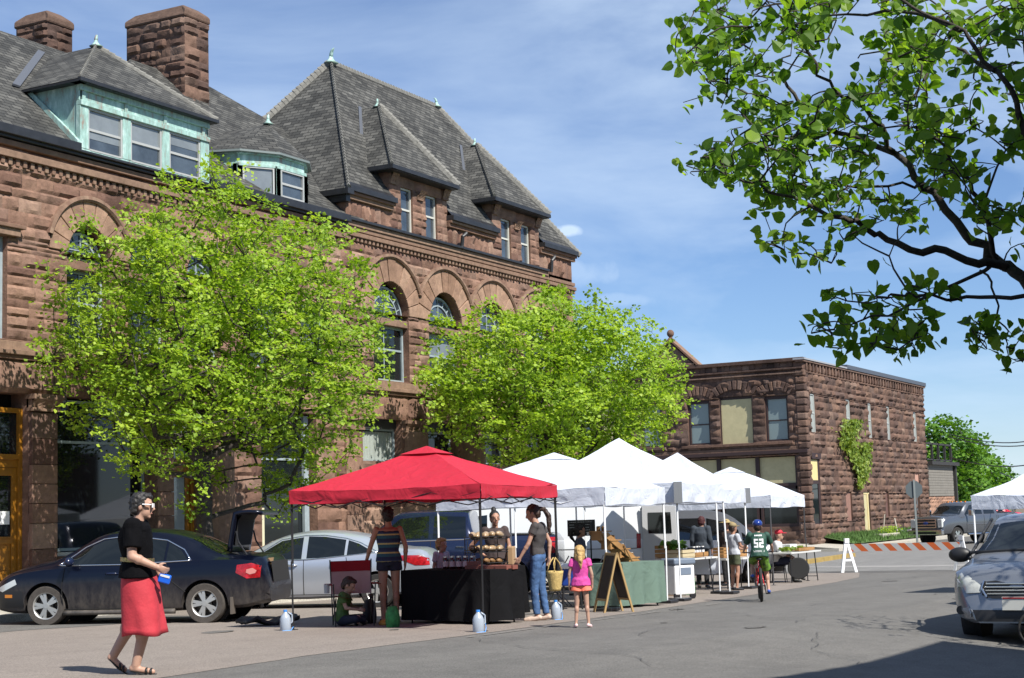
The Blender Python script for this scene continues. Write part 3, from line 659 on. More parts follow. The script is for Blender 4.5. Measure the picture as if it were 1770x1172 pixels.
# parapet with its black lead gutter, checker stones
for a, b, sd in ((35.6, 37.85, 31), (41.1, 43.95, 32), (47.2, 49.65, 33)):
    pp = MB(); stone_wall(pp, O, U, N, a, b, 9.58, 10.24, (), ch=(.62, .68), bw=(.2, .3), relief=.09, seed=sd, nu=3, nv=3, amp=1.6); pp.build('parapet', STONE, BK, smooth=True, angle=24, fix=False)
for a, b in ((35.5, 37.9), (41.05, 44.0), (47.15, 49.75)):
    pc = MB(); pg = MB(); PL.box(pc, a, b, 10.22, 10.34, 0, .12); PL.box(pc, a-.0, b, 10.34, 10.42, 0, .2); PL.box(pg, a, b, 10.42, 10.58, -.2, .27)
    pg.quad(PL.p(a, 10.58, .2), PL.p(b, 10.58, .2), PL.p(b, 10.72, .07), PL.p(a, 10.72, .07)); pc.build('parapet_cornice', TRIMST, BK, bevel=.012); pg.build('lead_gutter', BLACKM, BK, bevel=.01)
# side gutter of tower
sg = MB(); sg.b2(35.3, 35.6, 24.2, 31.0, 10.3, 10.46); sg.b2(35.42, 35.62, 24.35, 30.9, 10.12, 10.3); sg.build('gutter', BLACKM, BK)
for c, s_, rz in (((39.6, 27.7, 15.6), (.8), 1.2), ((45.95, 27.7, 15.58), .6, -1.8), ((39.75, 26.1, 13.98), .5, 3.6), ((45.85, 26.15, 13.95), .5, 3.6), ((27.64, 26.2, 12.86), .55, 3.6), ((33.25, 25.35, 11.98), .5, 3.6)):
    finial(c, s_, rz).build('finial', COPPER, BK, smooth=True)
# stone dormers on the tower
def stone_dormer(x0, x1, wins, apex, ev, ex0, ex1, seed):
    w_ = MB(); hs = [(a, b, 9.72, 11.05) for a, b in wins]
    stone_wall(w_, O, U, N, x0, x1, 9.7, 11.05, hs, ch=(.2, .3), bw=(.3, .6), seed=seed, relief=.05)
    stone_wall(w_, O, U, N, x0, x1, 11.05, ev, (), ch=(.4, .42), bw=(1.2, 1.8), seed=seed+1, relief=.07)
    for h in hs: reveal(w_, O, U, N, h, .35)
    stone_wall(w_, (x0, 0, 0), (0, 1, 0), (-1, 0, 0), 24.5, 25.6, 9.7, ev, (), seed=seed+2, nu=2, nv=1)
    w_.b2(x0+.01, x1-.01, 24.86, 26, 9.6, ev-.01, mi=1)
    w_.build('dormer_wall', [STONE, DARKIN], BK, smooth=True, angle=24, fix=False)
    for a, b in wins: sash(PL, BK, a, b, 9.72, 11.05, .13, bars=(.52,), frm=mat('pale sash', (.5, .5, .45), .5), gls=GLASS_UP, fw=.05)
    for u in (x0+.16, (wins[0][1]+wins[1][0])/2, x1-.16):
        zt = ev if u != (wins[0][1]+wins[1][0])/2 else 11.05; hh = .38 if zt == ev else .26; ww = .17 if zt == ev else .16
        k = MB(); rows = []
        for j in range(7):
            t = j/6; d = .06+.16*t**1.5; rows.append([PL.p(u-ww-.02*t+(2*ww+.04*t)*i/10, zt-hh+hh*t, d+.03*noise.noise((u*3+i*1.1, j*1.2, 2))) for i in range(11)])
        k.grid(rows); PL.box(k, u-ww, u+ww, zt-hh, zt-.01, 0, .07); k.build('capital', TRIMST, BK)
    r = MB(); ay = apex[1]; yb = 24.25+(ev-EZ)/1.496; ybk = 24.25+(apex[2]-EZ)/1.496
    roof_face(r, [(ex0, 24.1, ev+.02), (ex1, 24.1, ev+.02), apex]); roof_face(r, [(ex0, 24.1, ev+.02), (ex0, yb+.1, ev+.02), (apex[0], ybk+.05, apex[2]), apex]); roof_face(r, [(ex1, 24.1, ev+.02), (ex1, yb+.1, ev+.02), (apex[0], ybk+.05, apex[2]), apex])
    r.build('dormer_roof', SHINGLE, BK, fix=False)
    f = MB(); f.b2(ex0, ex1, 24.12, 24.5, ev-.07, ev); f.b2(ex0-.02, ex1+.02, 24.06, 24.16, ev-.05, ev+.07); f.b2(ex0-.03, ex0+.3, 24.12, yb+.1, ev-.07, ev+.005); f.b2(ex0-.04, ex0+.04, 24.1, yb+.1, ev-.05, ev+.07); f.build('dormer_eave', BLACKM, BK)
    fl = MB(); a, b = Vector((ex0-.02, yb+.12, ev)), Vector((apex[0]-.1, ybk, apex[2])); n_ = Vector((0, -.55, .83))
    fl.prism([a+n_*.03, b+n_*.03, b+Vector((-.16, 0, 0))+n_*.03, a+Vector((-.2, 0, 0))+n_*.03], n_*.02); fl.build('flashing', mat('lead flashing', (.12, .13, .15), .5, .3), BK)
stone_dormer(37.85, 41.1, [(38.46, 39.12), (39.84, 40.5)], (39.7, 26.05, 13.98), 11.42, 37.4, 41.15, 41)
stone_dormer(43.95, 47.2, [(44.54, 45.2), (45.9, 46.56)], (45.8, 26.1, 13.95), 11.46, 43.45, 47.3, 51)
# copper dormer with three windows
DY = 24.32; P3 = Plane((-.31, DY, -.10), U, N); cf = MB()
P3.box(cf, 25.45, 29.82, 9.58, 9.72, -.1, .02); P3.box(cf, 25.45, 29.82, 10.68, 10.8, -.1, .07); P3.box(cf, 25.45, 29.82, 11.02, 11.2, -.1, .06); P3.box(cf, 25.45, 29.82, 10.8, 11.02, -.1, .0)
for u in (25.45, 26.8, 28.12, 29.5): P3.box(cf, u, u+.26 if u != 29.5 else 29.82, 9.72, 10.68, -.1, .03); P3.box(cf, u+.07, u+.17, 10.8, 11.02, 0, .03)
cf.prism([(25.16, DY, 9.62), (25.16, DY+1.6, 11.1), (25.16, DY, 11.1)], (.06, 0, 0)); cf.prism([(29.44, DY, 9.62), (29.44, DY+1.6, 11.1), (29.44, DY, 11.1)], (.06, 0, 0))
cf.prism([(25.07, DY-.02, 9.6), (25.07, DY+1.55, 11.1), (25.07, DY+1.45, 11.15), (25.07, DY-.02, 9.78)], (.09, 0, 0))
cf.build('copper_dormer', COPPER, BK, bevel=.01)
for a, b in ((25.7, 26.8), (27.06, 28.12), (28.38, 29.5)): sash(P3, BK, a, b, 9.7, 10.68, .05, frm=mat('pale copper sash', (.36, .37, .36), .5), gls=GLASS_UP, bars=(.5,), fw=.05, blind=random.choice((.45, .7, .3)))
r = MB(); ax = (27.64, 26.2, 12.86); e0 = (24.95, 24.12, 11.12); e1 = (29.62, 24.12, 11.12); yb = 24.3+(11.12-9.62)/.945
roof_face(r, [e0, e1, ax]); roof_face(r, [e0, (24.95, yb, 11.12), (27.64, 24.3+(12.86-9.62)/.945, 12.86), ax]); roof_face(r, [e1, (29.62, yb, 11.12), (27.64, 24.3+(12.86-9.62)/.945, 12.86), ax]); r.build('dormer_roof', SHINGLE, BK, fix=False)
f = MB(); f.b2(24.95, 29.62, 24.12, 24.4, 11.05, 11.1); f.b2(24.93, 29.64, 24.08, 24.14, 11.06, 11.14); f.b2(24.93, 25.2, 24.14, yb, 11.05, 11.1); f.build('dormer_eave', BLACKM, BK)
fl = MB(); fl.prism([(24.93, yb+.02, 11.17), (24.68, yb+.0, 11.17), (27.25, 27.72, 12.9), (27.5, 27.75, 12.9)], (0, -.02, .04)); fl.build('flashing', mat('lead flashing', (.12, .13, .15), .5, .3), BK)
# small canted copper dormer
pl = [(31.15, 25.8), (31.4, 24.9), (32.3, 24.34), (33.5, 24.34), (34.3, 24.9), (34.5, 25.8)]
c = MB()
for z0, z1, ex in ((9.6, 9.74, 0), (10.44, 10.53, .05), (10.76, 10.85, .05), (10.53, 10.76, -.02)):
    q = [(x+(x-32.85)*ex*.5, y-ex) for x, y in pl]; c.prism([(x, y, z0) for x, y in q], (0, 0, z1-z0))
for (xa, ya), (xb, yb2) in zip(pl, pl[1:]):
    for x, y in ((xa, ya), (xb, yb2)): c.b2(x-.09, x+.09, y-.03, y+.12, 9.7, 10.5)
c.prism([(31.15, 25.8, 10.85), (31.4, 24.9, 10.85), (31.4, 24.9, 10.1), (31.15, 25.8, 10.8)][:3], (.03, .0, 0))
c.build('copper_dormer', COPPER, BK, bevel=.01)
for (xa, ya), (xb, yb2) in list(zip(pl, pl[1:]))[1:4]:
    d = Vector((xb-xa, yb2-ya, 0)); ln = d.length; d.normalize(); nn = Vector((d.y, -d.x, 0))
    Pw = Plane((xa, ya, 0), d, nn); sash(Pw, BK, .1, ln-.1, 9.72, 10.45, .02, frm=mat('pale copper sash', (.36, .37, .36), .5), gls=SHADEG if ya != yb2 else GLASS_UP, bars=(.5,) if ya == yb2 else (), fw=.045)
bk_ = MB(); bk_.prism([(x+(32.85-x)*.04, y+.08, 9.6) for x, y in pl], (0, 0, 1.2)); bk_.build('dormer_core', DARKIN, BK)
r = MB(); ap = (33.25, 25.35, 11.98); q = [(x+(x-32.85)*.07, y-.13, 10.86) for x, y in pl]; q[0] = (30.95, 25.62, 10.86); q[-1] = (34.75, 25.62, 10.86)
for a, b in zip(q, q[1:]): roof_face(r, [a, b, ap])
roof_face(r, [q[0], ap, (33.25, 26.85, 11.98), (30.95, 25.72, 10.86)]); roof_face(r, [q[-1], ap, (33.25, 26.85, 11.98), (34.75, 25.72, 10.86)]); r.build('dormer_roof', SHINGLE, BK, fix=False)
f = MB(); f.prism([(x, y, 10.8) for x, y, z in q], (0, 0, .055)); f.build('dormer_eave', mat('pale fascia', (.16, .19, .185), .5), BK)
# chimneys
def chimney(x0, x1, y0, y1, z0, z1, seed):
    c = MB(); zc = z1-.40
    stone_wall(c, (x0, 0, 0), (0, 1, 0), (-1, 0, 0), y0, y1, z0, zc, (), ch=(.2, .3), bw=(.3, .7), relief=.09, seed=seed)
    stone_wall(c, (0, y0, 0), (1, 0, 0), (0, -1, 0), x0, x1, z0, zc, (), ch=(.2, .3), bw=(.3, .7), relief=.09, seed=seed+1)
    stone_wall(c, (x1, 0, 0), (0, 1, 0), (1, 0, 0), y0, y1, z0, zc, (), ch=(.2, .3), bw=(.3, .7), relief=.09, seed=seed+2, nu=1, nv=1)
    c.b2(x0+.02, x1-.02, y0+.02, y1-.02, z0, zc+.02)
    k = [(y0-.05, zc), (y0-.05, zc+.2), (y0+.18, z1), (y1-.18, z1), (y1+.05, zc+.2), (y1+.05, zc)]
    rows = [[(x, y, z) for y, z in k] for x in (x0-.06, x0+.12, x1-.12, x1+.06)]
    lo = [(x0-.05, y, z) if z < z1 else (x0+.16, y, z) for y, z in k]; hi = [(x1+.05, y, z) if z < z1 else (x1-.22, y, z) for y, z in k]
    cc = MB(); cc.add(lo+hi, [tuple(range(6))[::-1], tuple(range(6, 12))]+[(i, (i+1) % 6, 6+(i+1) % 6, 6+i) for i in range(6)])
    o = c.build('chimney', STONE2, BK, smooth=True, angle=24, fix=False); cc.build('chimney_cap', stone_mat('weathered cap stone', ['5f4d43', '6d584c'], bump=.5), o, bevel=.05)
yb_ = onX(219, 100, 33.0).y; chimney(33.0, 34.02, 28.0, yb_, 12.0, onY(316, 2, 28.0).z, 61)
yb_ = onX(28, 60, 28.84).y; chimney(28.84, 29.72, 29.0, yb_, 12.0, onY(82, 12, 29.0).z, 71)
# ---------------- the dark stone building across the side street ----------------
B2 = empty('stone_building', label='dark brown stone building with cream boarded panels and a small ball topped gable', cat='building')
BX, BY, BT = 75.0, 24.45, 8.62
fO, fU, fN = (BX, 0, 0), (0, 1, 0), (-1, 0, 0)   # front, facing the camera; u = Y
sO, sU, sN = (0, BY, 0), (1, 0, 0), (0, -1, 0)   # long side; u = X
PF, PS = Plane(fO, fU, fN), Plane(sO, sU, sN)
YE = 38.3
CREAM = mat('cream boarding', (.47, .42, .24), .75, nz=.1, nscale=3)
MAROON = mat('dark maroon paint', (.035, .018, .017), .6)
fw_ = [(25.3, 26.5, 4.6, 6.85), (27.15, 28.9, 4.55, 6.95), (29.45, 30.65, 4.6, 6.85), (32.1, 33.3, 4.6, 6.85), (33.9, 35.6, 4.55, 6.95), (36.2, 37.4, 4.6, 6.85)]
shop = [(25.0, 31.2, .1, 3.85), (31.8, 37.8, .1, 3.85)]
sw = [(75.99, 76.68, 5.0, 6.93), (82.07, 82.76, 4.95, 6.94), (86.2, 86.8, 5.0, 6.93), (90.0, 90.6, 5.0, 6.92), (95.95, 96.65, 5.05, 6.85)]
gw = [(75.6, 76.96, .44, 3.66), (81.17, 82.25, .49, 2.02), (84.45, 85.65, -.25, 2.0), (88.74, 89.54, .6, 2.02), (95.6, 96.6, 1.9, 3.1), (95.7, 96.5, -.3, 1.85)]
wl = MB()
stone_wall(wl, fO, fU, fN, BY, YE, -.95, 3.95, shop, ch=(.33, .4), bw=(.4, .8), relief=.12, seed=101, nu=3, nv=2)
stone_wall(wl, fO, fU, fN, BY, YE, 4.3, 7.75, fw_, ch=(.33, .4), bw=(.4, .9), relief=.11, seed=102, nu=3, nv=2, amp=1.3)
stone_wall(wl, fO, fU, fN, BY, YE, 7.75, 8.5, (), ch=(.33, .4), bw=(.4, .9), relief=.07, seed=103, nu=3, nv=2)
stone_wall(wl, sO, sU, sN, BX, 98.7, -.95, 8.0, sw+gw, ch=(.30, .34), bw=(.5, 1.0), relief=.12, seed=104, nu=3, nv=2, amp=1.2)
stone_wall(wl, sO, sU, sN, BX, 98.7, 8.0, 8.45, (), ch=(.4, .44), bw=(.5, 1.0), relief=.06, seed=105, nu=3, nv=2)
for h in fw_+shop: reveal(wl, fO, fU, fN, h, .4)
for h in sw+gw: reveal(wl, sO, sU, sN, h, .4)
wl.b2(BX+.4, 98.65, BY+.42, YE, -1, 8.3, mi=1); wl.b2(98.5, 98.7, BY, YE, -1, 8.4); wl.b2(BX+.05, 98.6, BY+.05, YE, 8.3, 8.42, mi=1)
wl.build('wall', [STONE2, DARKIN], B2, smooth=True, angle=30, fix=False)
t = MB()
PF.box(t, BY-.1, YE, 3.95, 4.12, -.1, .18, mi=1); PF.box(t, BY-.05, YE, 4.12, 4.3, -.05, .08); PF.box(t, BY-.05, YE, 7.9, 7.97, 0, .14); PF.box(t, BY-.05, YE, 8.12, 8.2, 0, .16)
PF.box(t, BY-.12, YE, 8.5, 8.68, -.3, .22); PS.box(t, BX-.2, 98.8, 8.45, 8.56, -.3, .16); PS.box(t, BX-.2, 98.8, 7.93, 8.0, 0, .08)
for i in range(44):
    u = BX+.3+i*.535; PS.box(t, u, u+.2, 8.05, 8.45, 0, .12)
for i in range(20):
    u = BY+.5+i*.66; PF.box(t, u, u+.25, 8.22, 8.5, 0, .1)
PS.box(t, 75.0, 98.7, 6.95, 7.02, 0, .03); PF.box(t, 25.1, 31.0, 4.42, 4.56, 0, .16); PF.box(t, 31.9, YE, 4.42, 4.56, 0, .16)
t.build('cornice', [STONE2, MAROON], B2, bevel=.02)
cp_ = MB(); PS.box(cp_, BX-.22, 82, 8.56, 8.64, -.4, .2); cp_.build('coping', mat('grey coping', (.3, .31, .33), .6), B2)
cp_ = MB(); PS.box(cp_, 82, 98.85, 8.56, 8.78, -.4, .2); cp_.build('metal_coping', mat('dark sheet metal coping', (.07, .08, .1), .5), B2)
# quoins on the corner
q = MB(); z = -.9; k = 0
while z < 7.8:
    h = .36; w_ = .62 if k % 2 else .4; rows = []
    for j in range(4):
        rows.append([Vector(p) for p in []])
    q.box((BX+w_/2-.12, BY+.25-.12, z+h/2), (w_, .5, h-.05), rnd=random.random()); q.box((BX+.06, BY+(.62 if not k % 2 else .45)/2-.1, z+h/2), (.3, .62 if not k % 2 else .45, h-.055), rnd=random.random()); z += h; k += 1
q.build('quoins', STONE2, B2, bevel=.06)
# segmental voussoir arches above the front windows
for a, b, z0, z1 in fw_:
    v = MB(); c = (a+b)/2; r = (b-a)*.95; dz = math.sqrt(r*r-((b-a)/2+.1)**2); an = math.acos(((b-a)/2+.12)/r)
    ring(v, fO, fU, fN, c, z1-dz+.02, r, r+.46, .10, 9, a0=an, a1=PI-an, sub=1, gap=.015); v.build('arch', STONE2, B2, bevel=.03)
PALEB = mat('pale roller blind glass', (.17, .22, .22), .1, spec=.8)
for i, (a, b, z0, z1) in enumerate(fw_):
    if i in (1, 4):
        p = MB(); PF.box(p, a+.05, b-.05, z0, z1-.15, -.2, -.12); p.build('boarded_panel', CREAM, B2)
        p = MB(); PF.box(p, a, b, z1-.15, z1, -.22, -.14); PF.box(p, a, a+.05, z0, z1, -.2, -.05); PF.box(p, b-.05, b, z0, z1, -.2, -.05); p.build('window_frame', MAROON, B2)
    else:
        f = MB(); PF.box(f, a, a+.1, z0, z1, -.3, -.1); PF.box(f, b-.1, b, z0, z1, -.3, -.1); PF.box(f, a+.1, b-.1, z1-.16, z1, -.3, -.1); PF.box(f, a+.1, b-.1, z0, z0+.08, -.3, -.1); PF.box(f, a+.1, b-.1, z0+1.0, z0+1.06, -.24, -.16)
        o = f.build('window', MAROON, B2); g = MB(); g.quad(PF.p(a+.08, z0+.05, -.2), PF.p(b-.08, z0+.05, -.2), PF.p(b-.08, z1-.1, -.2), PF.p(a+.08, z1-.1, -.2)); g.build('pane', PALEB, o)
for a, b, z0, z1 in sw:
    f = MB(); PS.box(f, a, a+.06, z0, z1, -.1, -.02); PS.box(f, b-.06, b, z0, z1, -.1, -.02); PS.box(f, a, b, z1-.06, z1, -.1, -.02); PS.box(f, a, b, (z0+z1)/2-.03, (z0+z1)/2+.03, -.09, -.03)
    o = f.build('window', mat('pale window frame', (.4, .42, .4), .6), B2); g = MB(); g.quad(PS.p(a, z0, -.06), PS.p(b, z0, -.06), PS.p(b, z1, -.06), PS.p(a, z1, -.06)); g.build('pane', mat('boarded pale pane', (.30, .32, .30), .5, nz=.15, nscale=3), o)
# storefront
for a, b in [h[:2] for h in shop]:
    n = 3; w_ = (b-a)/n
    for i in range(n):
        p = MB(); PF.box(p, a+w_*i+.08, a+w_*(i+1)-.08, 2.5, 3.8, -.3, -.22); p.build('boarded_panel', CREAM, B2)
        f = MB(); u0, u1 = a+w_*i+.05, a+w_*(i+1)-.05
        PF.box(f, u0, u0+.12, .35, 2.35, -.34, -.2); PF.box(f, u1-.12, u1, .35, 2.35, -.34, -.2); PF.box(f, u0, u1, 2.2, 2.35, -.34, -.2); PF.box(f, u0, u1, .35, .5, -.34, -.16)
        o = f.build('shop_window', MAROON, B2); g = MB(); g.quad(PF.p(u0, .4, -.3), PF.p(u1, .4, -.3), PF.p(u1, 2.3, -.3), PF.p(u0, 2.3, -.3)); g.build('pane', GLASS, o)
    p = MB(); PF.box(p, a, b, 2.35, 2.5, -.35, -.15); 
    for i in range(n+1): PF.box(p, a+w_*i-.1, a+w_*i+.1, 2.35, 3.95, -.3, -.1)
    p.build('shop_fascia', MAROON, B2)
    p = MB(); PF.box(p, a, b, -.9, .35, -.35, -.1); p.build('shop_plinth', STONE2, B2, bevel=.02)
# side openings of the ground floor
f = MB(); PS.box(f, 76.7, 76.96, .3, 3.7, -.3, -.02); PS.box(f, 75.6, 77.05, 3.66, 3.95, -.1, .08); PS.box(f, 75.6, 76.7, 2.42, 2.6, -.3, 0); PS.box(f, 75.6, 76.8, .3, .46, -.3, .02)
o = f.build('side_window', MAROON, B2); g = MB(); g.quad(PS.p(75.6, .45, -.05), PS.p(76.7, .45, -.05), PS.p(76.7, 2.42, -.05), PS.p(75.6, 2.42, -.05)); g.build('pane', GLASS, o)
p = MB(); PS.box(p, 75.62, 76.7, 2.6, 3.62, -.15, -.03); p.build('boarded_panel', mat('cream side board', (.62, .52, .24), .7), B2)
RB = mat('reddish brick infill', (.24, .13, .10), .9, nz=.2, nscale=4)
p = MB(); PS.box(p, 81.17, 82.25, .49, 2.02, -.3, -.08); p.build('blocked_window', RB, B2)
p = MB(); PS.box(p, 88.74, 89.54, .6, 2.02, -.3, -.1); p.build('blocked_window', mat('dark red infill', (.12, .06, .05), .9), B2)
p = MB(); PS.box(p, 95.6, 96.6, 1.9, 3.1, -.2, -.05); p.build('blocked_window', mat('pink boarding', (.42, .24, .18), .9), B2)
p = MB(); PS.box(p, 95.7, 96.5, -.3, 1.85, -.3, -.15); p.build('side_door', mat('grey side door', (.12, .13, .14), .7), B2)
d = MB(); PS.box(d, 84.5, 85.2, -.2, 1.88, -.15, -.06); o = d.build('door', CREAM, B2)
d = MB(); PS.box(d, 84.45, 85.65, 1.88, 2.0, -.3, -.04); PS.box(d, 85.2, 85.42, -.25, 1.88, -.3, -.02); d.build('door_frame', mat('pale yellow frame', (.6, .5, .26), .7), B2)
d = MB(); PS.box(d, 83.9, 87.4, -.75, -.28, 0, 1.1); d.build('door_step', CONC, B2, bevel=.03)
# gable
g = MB(); gy0, gy1, ga = 30.1, 32.75, 31.42
g.prism([(BX-.12, gy0, 8.66), (BX-.12, gy1, 8.66), (BX-.12, ga, 9.95)], (.5, 0, 0)); g.build('gable', STONE2, B2)
g = MB()
for y0, y1 in ((gy0-.15, ga), (gy1+.15, ga)): g.prism([(BX-.25, y0, 8.64), (BX-.25, y1, 10.05), (BX-.25, y1, 10.2), (BX-.25, y0-(.12 if y0 < ga else -.12), 8.7)], (.65, 0, 0))
PF.box(g, gy0, gy1, 8.7, 8.78, 0, .22)
for k in range(5): g.box((BX-.16, 31.0+k*.2, 8.98+.1*(k % 2)), (.1, .07, .25), rx=.4*(-1)**k)
g.build('gable_coping', TRIMST, B2, bevel=.02)
g = MB(); g.lathe((BX, ga, 10.1), [(.13, 0), (.09, .12), (.11, .2)], 12); g.ell((BX, ga, 10.43), (.19, .19, .2)); g.build('ball_finial', STONE2, B2, smooth=True)
ch = MB(); 
# vine
VN = 2000; rg = random.Random(4); V = []; F = []; rr = []
for i in range(VN):
    t = rg.random()**.75; px = 1486 + (1-t)*0 + rg.gauss(0, 1)*(2.5+8*t) - 14*t + (9*math.sin(t*7)); py = 846-120*t
    if t > .35 and rg.random() < .35: px = 1496+rg.gauss(0, 5); py = 846-80*t
    p = onY(px, py, BY-.14-rg.random()*.22); s = .09+.1*rg.random()
    a = Vector((rg.gauss(0, 1), rg.gauss(0, .5), rg.gauss(0, 1))).normalized()*s; b = a.cross(Vector((rg.gauss(0, 1), -1.5, rg.gauss(0, .7)))).normalized()*s*.8
    k = len(V); V += [p-a, p+b*.6, p+a, p-b*.6]; F.append((k, k+1, k+2, k+3)); rr.append(rg.random())
LEAFV = None
# annex behind it
AX = empty('annex_building', label='low brick and clapboard annex with a balcony railing on its flat roof', cat='building')
w1 = MB(); stone_wall(w1, sO, sU, sN, 98.72, 105.5, -.95, 1.7, [(100.4, 103.6, -.95, 1.0)], ch=(.25, .3), bw=(.4, .8), relief=.08, seed=301, nu=2, nv=1)
w1.b2(98.72, 105.4, BY+.05, YE-2, -1, 3.6, mi=1); w1.build('wall', [stone_mat('pinkish fieldstone', ['8a6a58', '9b7a66', '7d6356']), mat('annex siding base', (.17, .16, .14), .8)], AX, fix=False)
c = MB()
for k in range(12): PS.box(c, 98.75, 105.2, 1.72+k*.165, 1.87+k*.165, 0, .06-.0+.01*(k % 2))
c.build('siding', mat('grey brown clapboards', (.19, .175, .15), .8, nz=.15, nscale=4), AX)
c = MB(); PS.box(c, 98.7, 106.0, 3.68, 3.9, -.3, .35); PS.box(c, 105.45, 105.75, -1, 3.7, -.1, .2); c.build('roof_edge', mat('dark trim', (.03, .028, .027), .7), AX)
c = MB(); PS.box(c, 100.4, 103.6, -.95, .95, -.5, -.4); c.build('garage_door', mat('dark garage door', (.02, .025, .03), .4), AX)
c = MB()
for k in range(5): x = 98.9+k*1.68; PS.box(c, x, x+.14, 3.9, 5.1, -.2, -.06)
PS.box(c, 98.9, 105.76, 4.98, 5.1, -.2, -.06); PS.box(c, 98.9, 105.76, 3.98, 4.06, -.2, -.06)
c.build('railing', mat('dark railing', (.03, .028, .026), .7), AX)
# the building on the camera's own side of the street, which shades the road
OB = empty('brick_building', label='tall brown brick building on the camera side of the street', cat='building')
w2 = MB(); w2.b2(-16, 18.0, -14, -1.75, -1.2, 7.1); w2.build('wall', mat('brown brick', (.16, .09, .06), .9, nz=.25, nscale=3), OB)
c = MB(); c.b2(-16.1, 18.2, -14, -1.55, 7.1, 7.35); c.b2(-16, 18.1, -1.8, -1.65, 3.3, 3.5); c.build('cornice', TRIMST, OB)
for k in range(9):
    x = -13.5+k*3.3
    for z0, z1 in ((.6, 2.9), (3.9, 5.8)):
        f = MB(); f.b2(x-.65, x+.65, -1.78, -1.70, z0, z1); o = f.build('window', WHITEP, OB); g = MB(); g.quad((x+.58, -1.69, z0+.07), (x-.58, -1.69, z0+.07), (x-.58, -1.69, z1-.07), (x+.58, -1.69, z1-.07)); g.build('pane', GLASS, o)
OB2 = empty('brick_building', label='unseen long brick block on the camera side, added for the windows to reflect', cat='building')  # unseen block, put in so the bank's panes have something to reflect
w2 = MB(); w2.b2(19, 62, -20, -9, -1.2, 5.2); w2.build('wall', mat('dark red brick', (.13, .06, .045), .9, nz=.25, nscale=3), OB2)
for k in range(12):
    x = 20.5+k*3.5; f = MB(); f.b2(x, x+1.9, -9.03, -8.95, .4, 2.6); o = f.build('window', WHITEP, OB2); g = MB(); g.quad((x+1.8, -8.94, .5), (x+.1, -8.94, .5), (x+.1, -8.94, 2.5), (x+1.8, -8.94, 2.5)); g.build('pane', GLASS, o)
# low houses beyond the truck
HS = [(1722, 862, 150, 'low brown brick house beyond the dark pickup truck', (.2, .14, .1))]
c = onY(1735, 868, 48); h = empty('house', (c.x, c.y, -.84), label='low brown house with a white gable far beyond the pickup truck', cat='house')
w3 = MB(); w3.b2(-6, 16, 0, 8, -.3, 2.7); w3.build('wall', mat('far brown brick', (.17, .14, .11), .9), h)
w3 = MB(); w3.prism([(-6.4, -.4, 2.7), (-6.4, 8.4, 2.7), (-6.4, 4, 4.6)], (22.8, 0, 0)); w3.build('roof', mat('far roof', (.13, .12, .12), .9), h)
w3 = MB(); w3.prism([(-1, -.5, 2.6), (3.4, -.5, 2.6), (1.2, -.5, 4.3)], (0, 3, 0)); w3.build('gable', WHITEP, h)
w3 = MB(); w3.b2(2, 3.2, -.06, .0, .6, 1.9); w3.b2(7, 8.2, -.06, .0, .6, 1.9); w3.build('window', GLASS, h)
# distant wooded line
rgh = random.Random(3); HV = []; HF = []
g = MB(); rows = [[], []]
for i in range(120):
    a = R(-30+i*1.0); d = 420; x, y = d*math.cos(a), d*math.sin(a); zt = 3+2.2*noise.noise((i*.35, 1, 0))+1.2*noise.noise((i*1.1, 3, 0)); rows[0].append((x, y, -2)); rows[1].append((x, y, zt))
g.grid(rows); o = g.build('hills', mat('far wooded hills', (.03, .05, .035), .95, nz=.4, nscale=.1)); o['kind'] = 'structure'
# ---------------- foliage ----------------
def leaf_mat(name, dark, mid, light, trans=.35, yellow=None):
    mt = bpy.data.materials.new(name); mt.use_nodes = True; t, b = ng(mt); lk = t.links.new
    at = t.nodes.new('ShaderNodeAttribute'); at.attribute_name = 'rnd'
    r = t.nodes.new('ShaderNodeValToRGB'); r.color_ramp.elements[0].color = (*dark, 1); r.color_ramp.elements[1].color = (*light, 1)
    q = r.color_ramp.elements.new(.5); q.color = (*mid, 1)
    lk(at.outputs['Fac'], r.inputs['Fac']); lk(r.outputs['Color'], b.inputs['Base Color']); b.inputs['Roughness'].default_value = .5; b.inputs['Specular IOR Level'].default_value = .35
    tr = t.nodes.new('ShaderNodeBsdfTranslucent'); br = t.nodes.new('ShaderNodeMix'); br.data_type = 'RGBA'; br.blend_type = 'MULTIPLY'; br.inputs['Factor'].default_value = 1
    lk(r.outputs['Color'], br.inputs['A']); br.inputs['B'].default_value = (1.5, 1.5, .6, 1); lk(br.outputs['Result'], tr.inputs['Color'])
    ms = t.nodes.new('ShaderNodeMixShader'); ms.inputs[0].default_value = trans; lk(b.outputs[0], ms.inputs[1]); lk(tr.outputs[0], ms.inputs[2])
    lk(ms.outputs[0], t.nodes['Material Output'].inputs['Surface']); return mt
MAPLE = leaf_mat('young maple leaf', (.115, .20, .018), (.25, .385, .035), (.43, .55, .07), .46)
DEEP = leaf_mat('summer leaf', (.05, .13, .018), (.10, .22, .03), (.18, .33, .045), .35)
LINDEN = leaf_mat('linden leaf', (.055, .13, .014), (.14, .27, .026), (.34, .48, .06), .55)
VINE = leaf_mat('vine leaf', (.09, .15, .02), (.17, .25, .03), (.28, .34, .06), .3)
BARK = mat('dark bark', (.045, .038, .032), .95, nz=.45, nscale=9, bump=.8, bscale=25)
BARKG = mat('grey bark', (.10, .09, .075), .95, nz=.5, nscale=7, bump=.9, bscale=22)
vo = np_mesh('vine', [tuple(v) for v in V], F, VINE, rnd=rr); tag(vo, 'yellow green vine climbing the side wall of the dark stone building', 'vine')
ev = empty
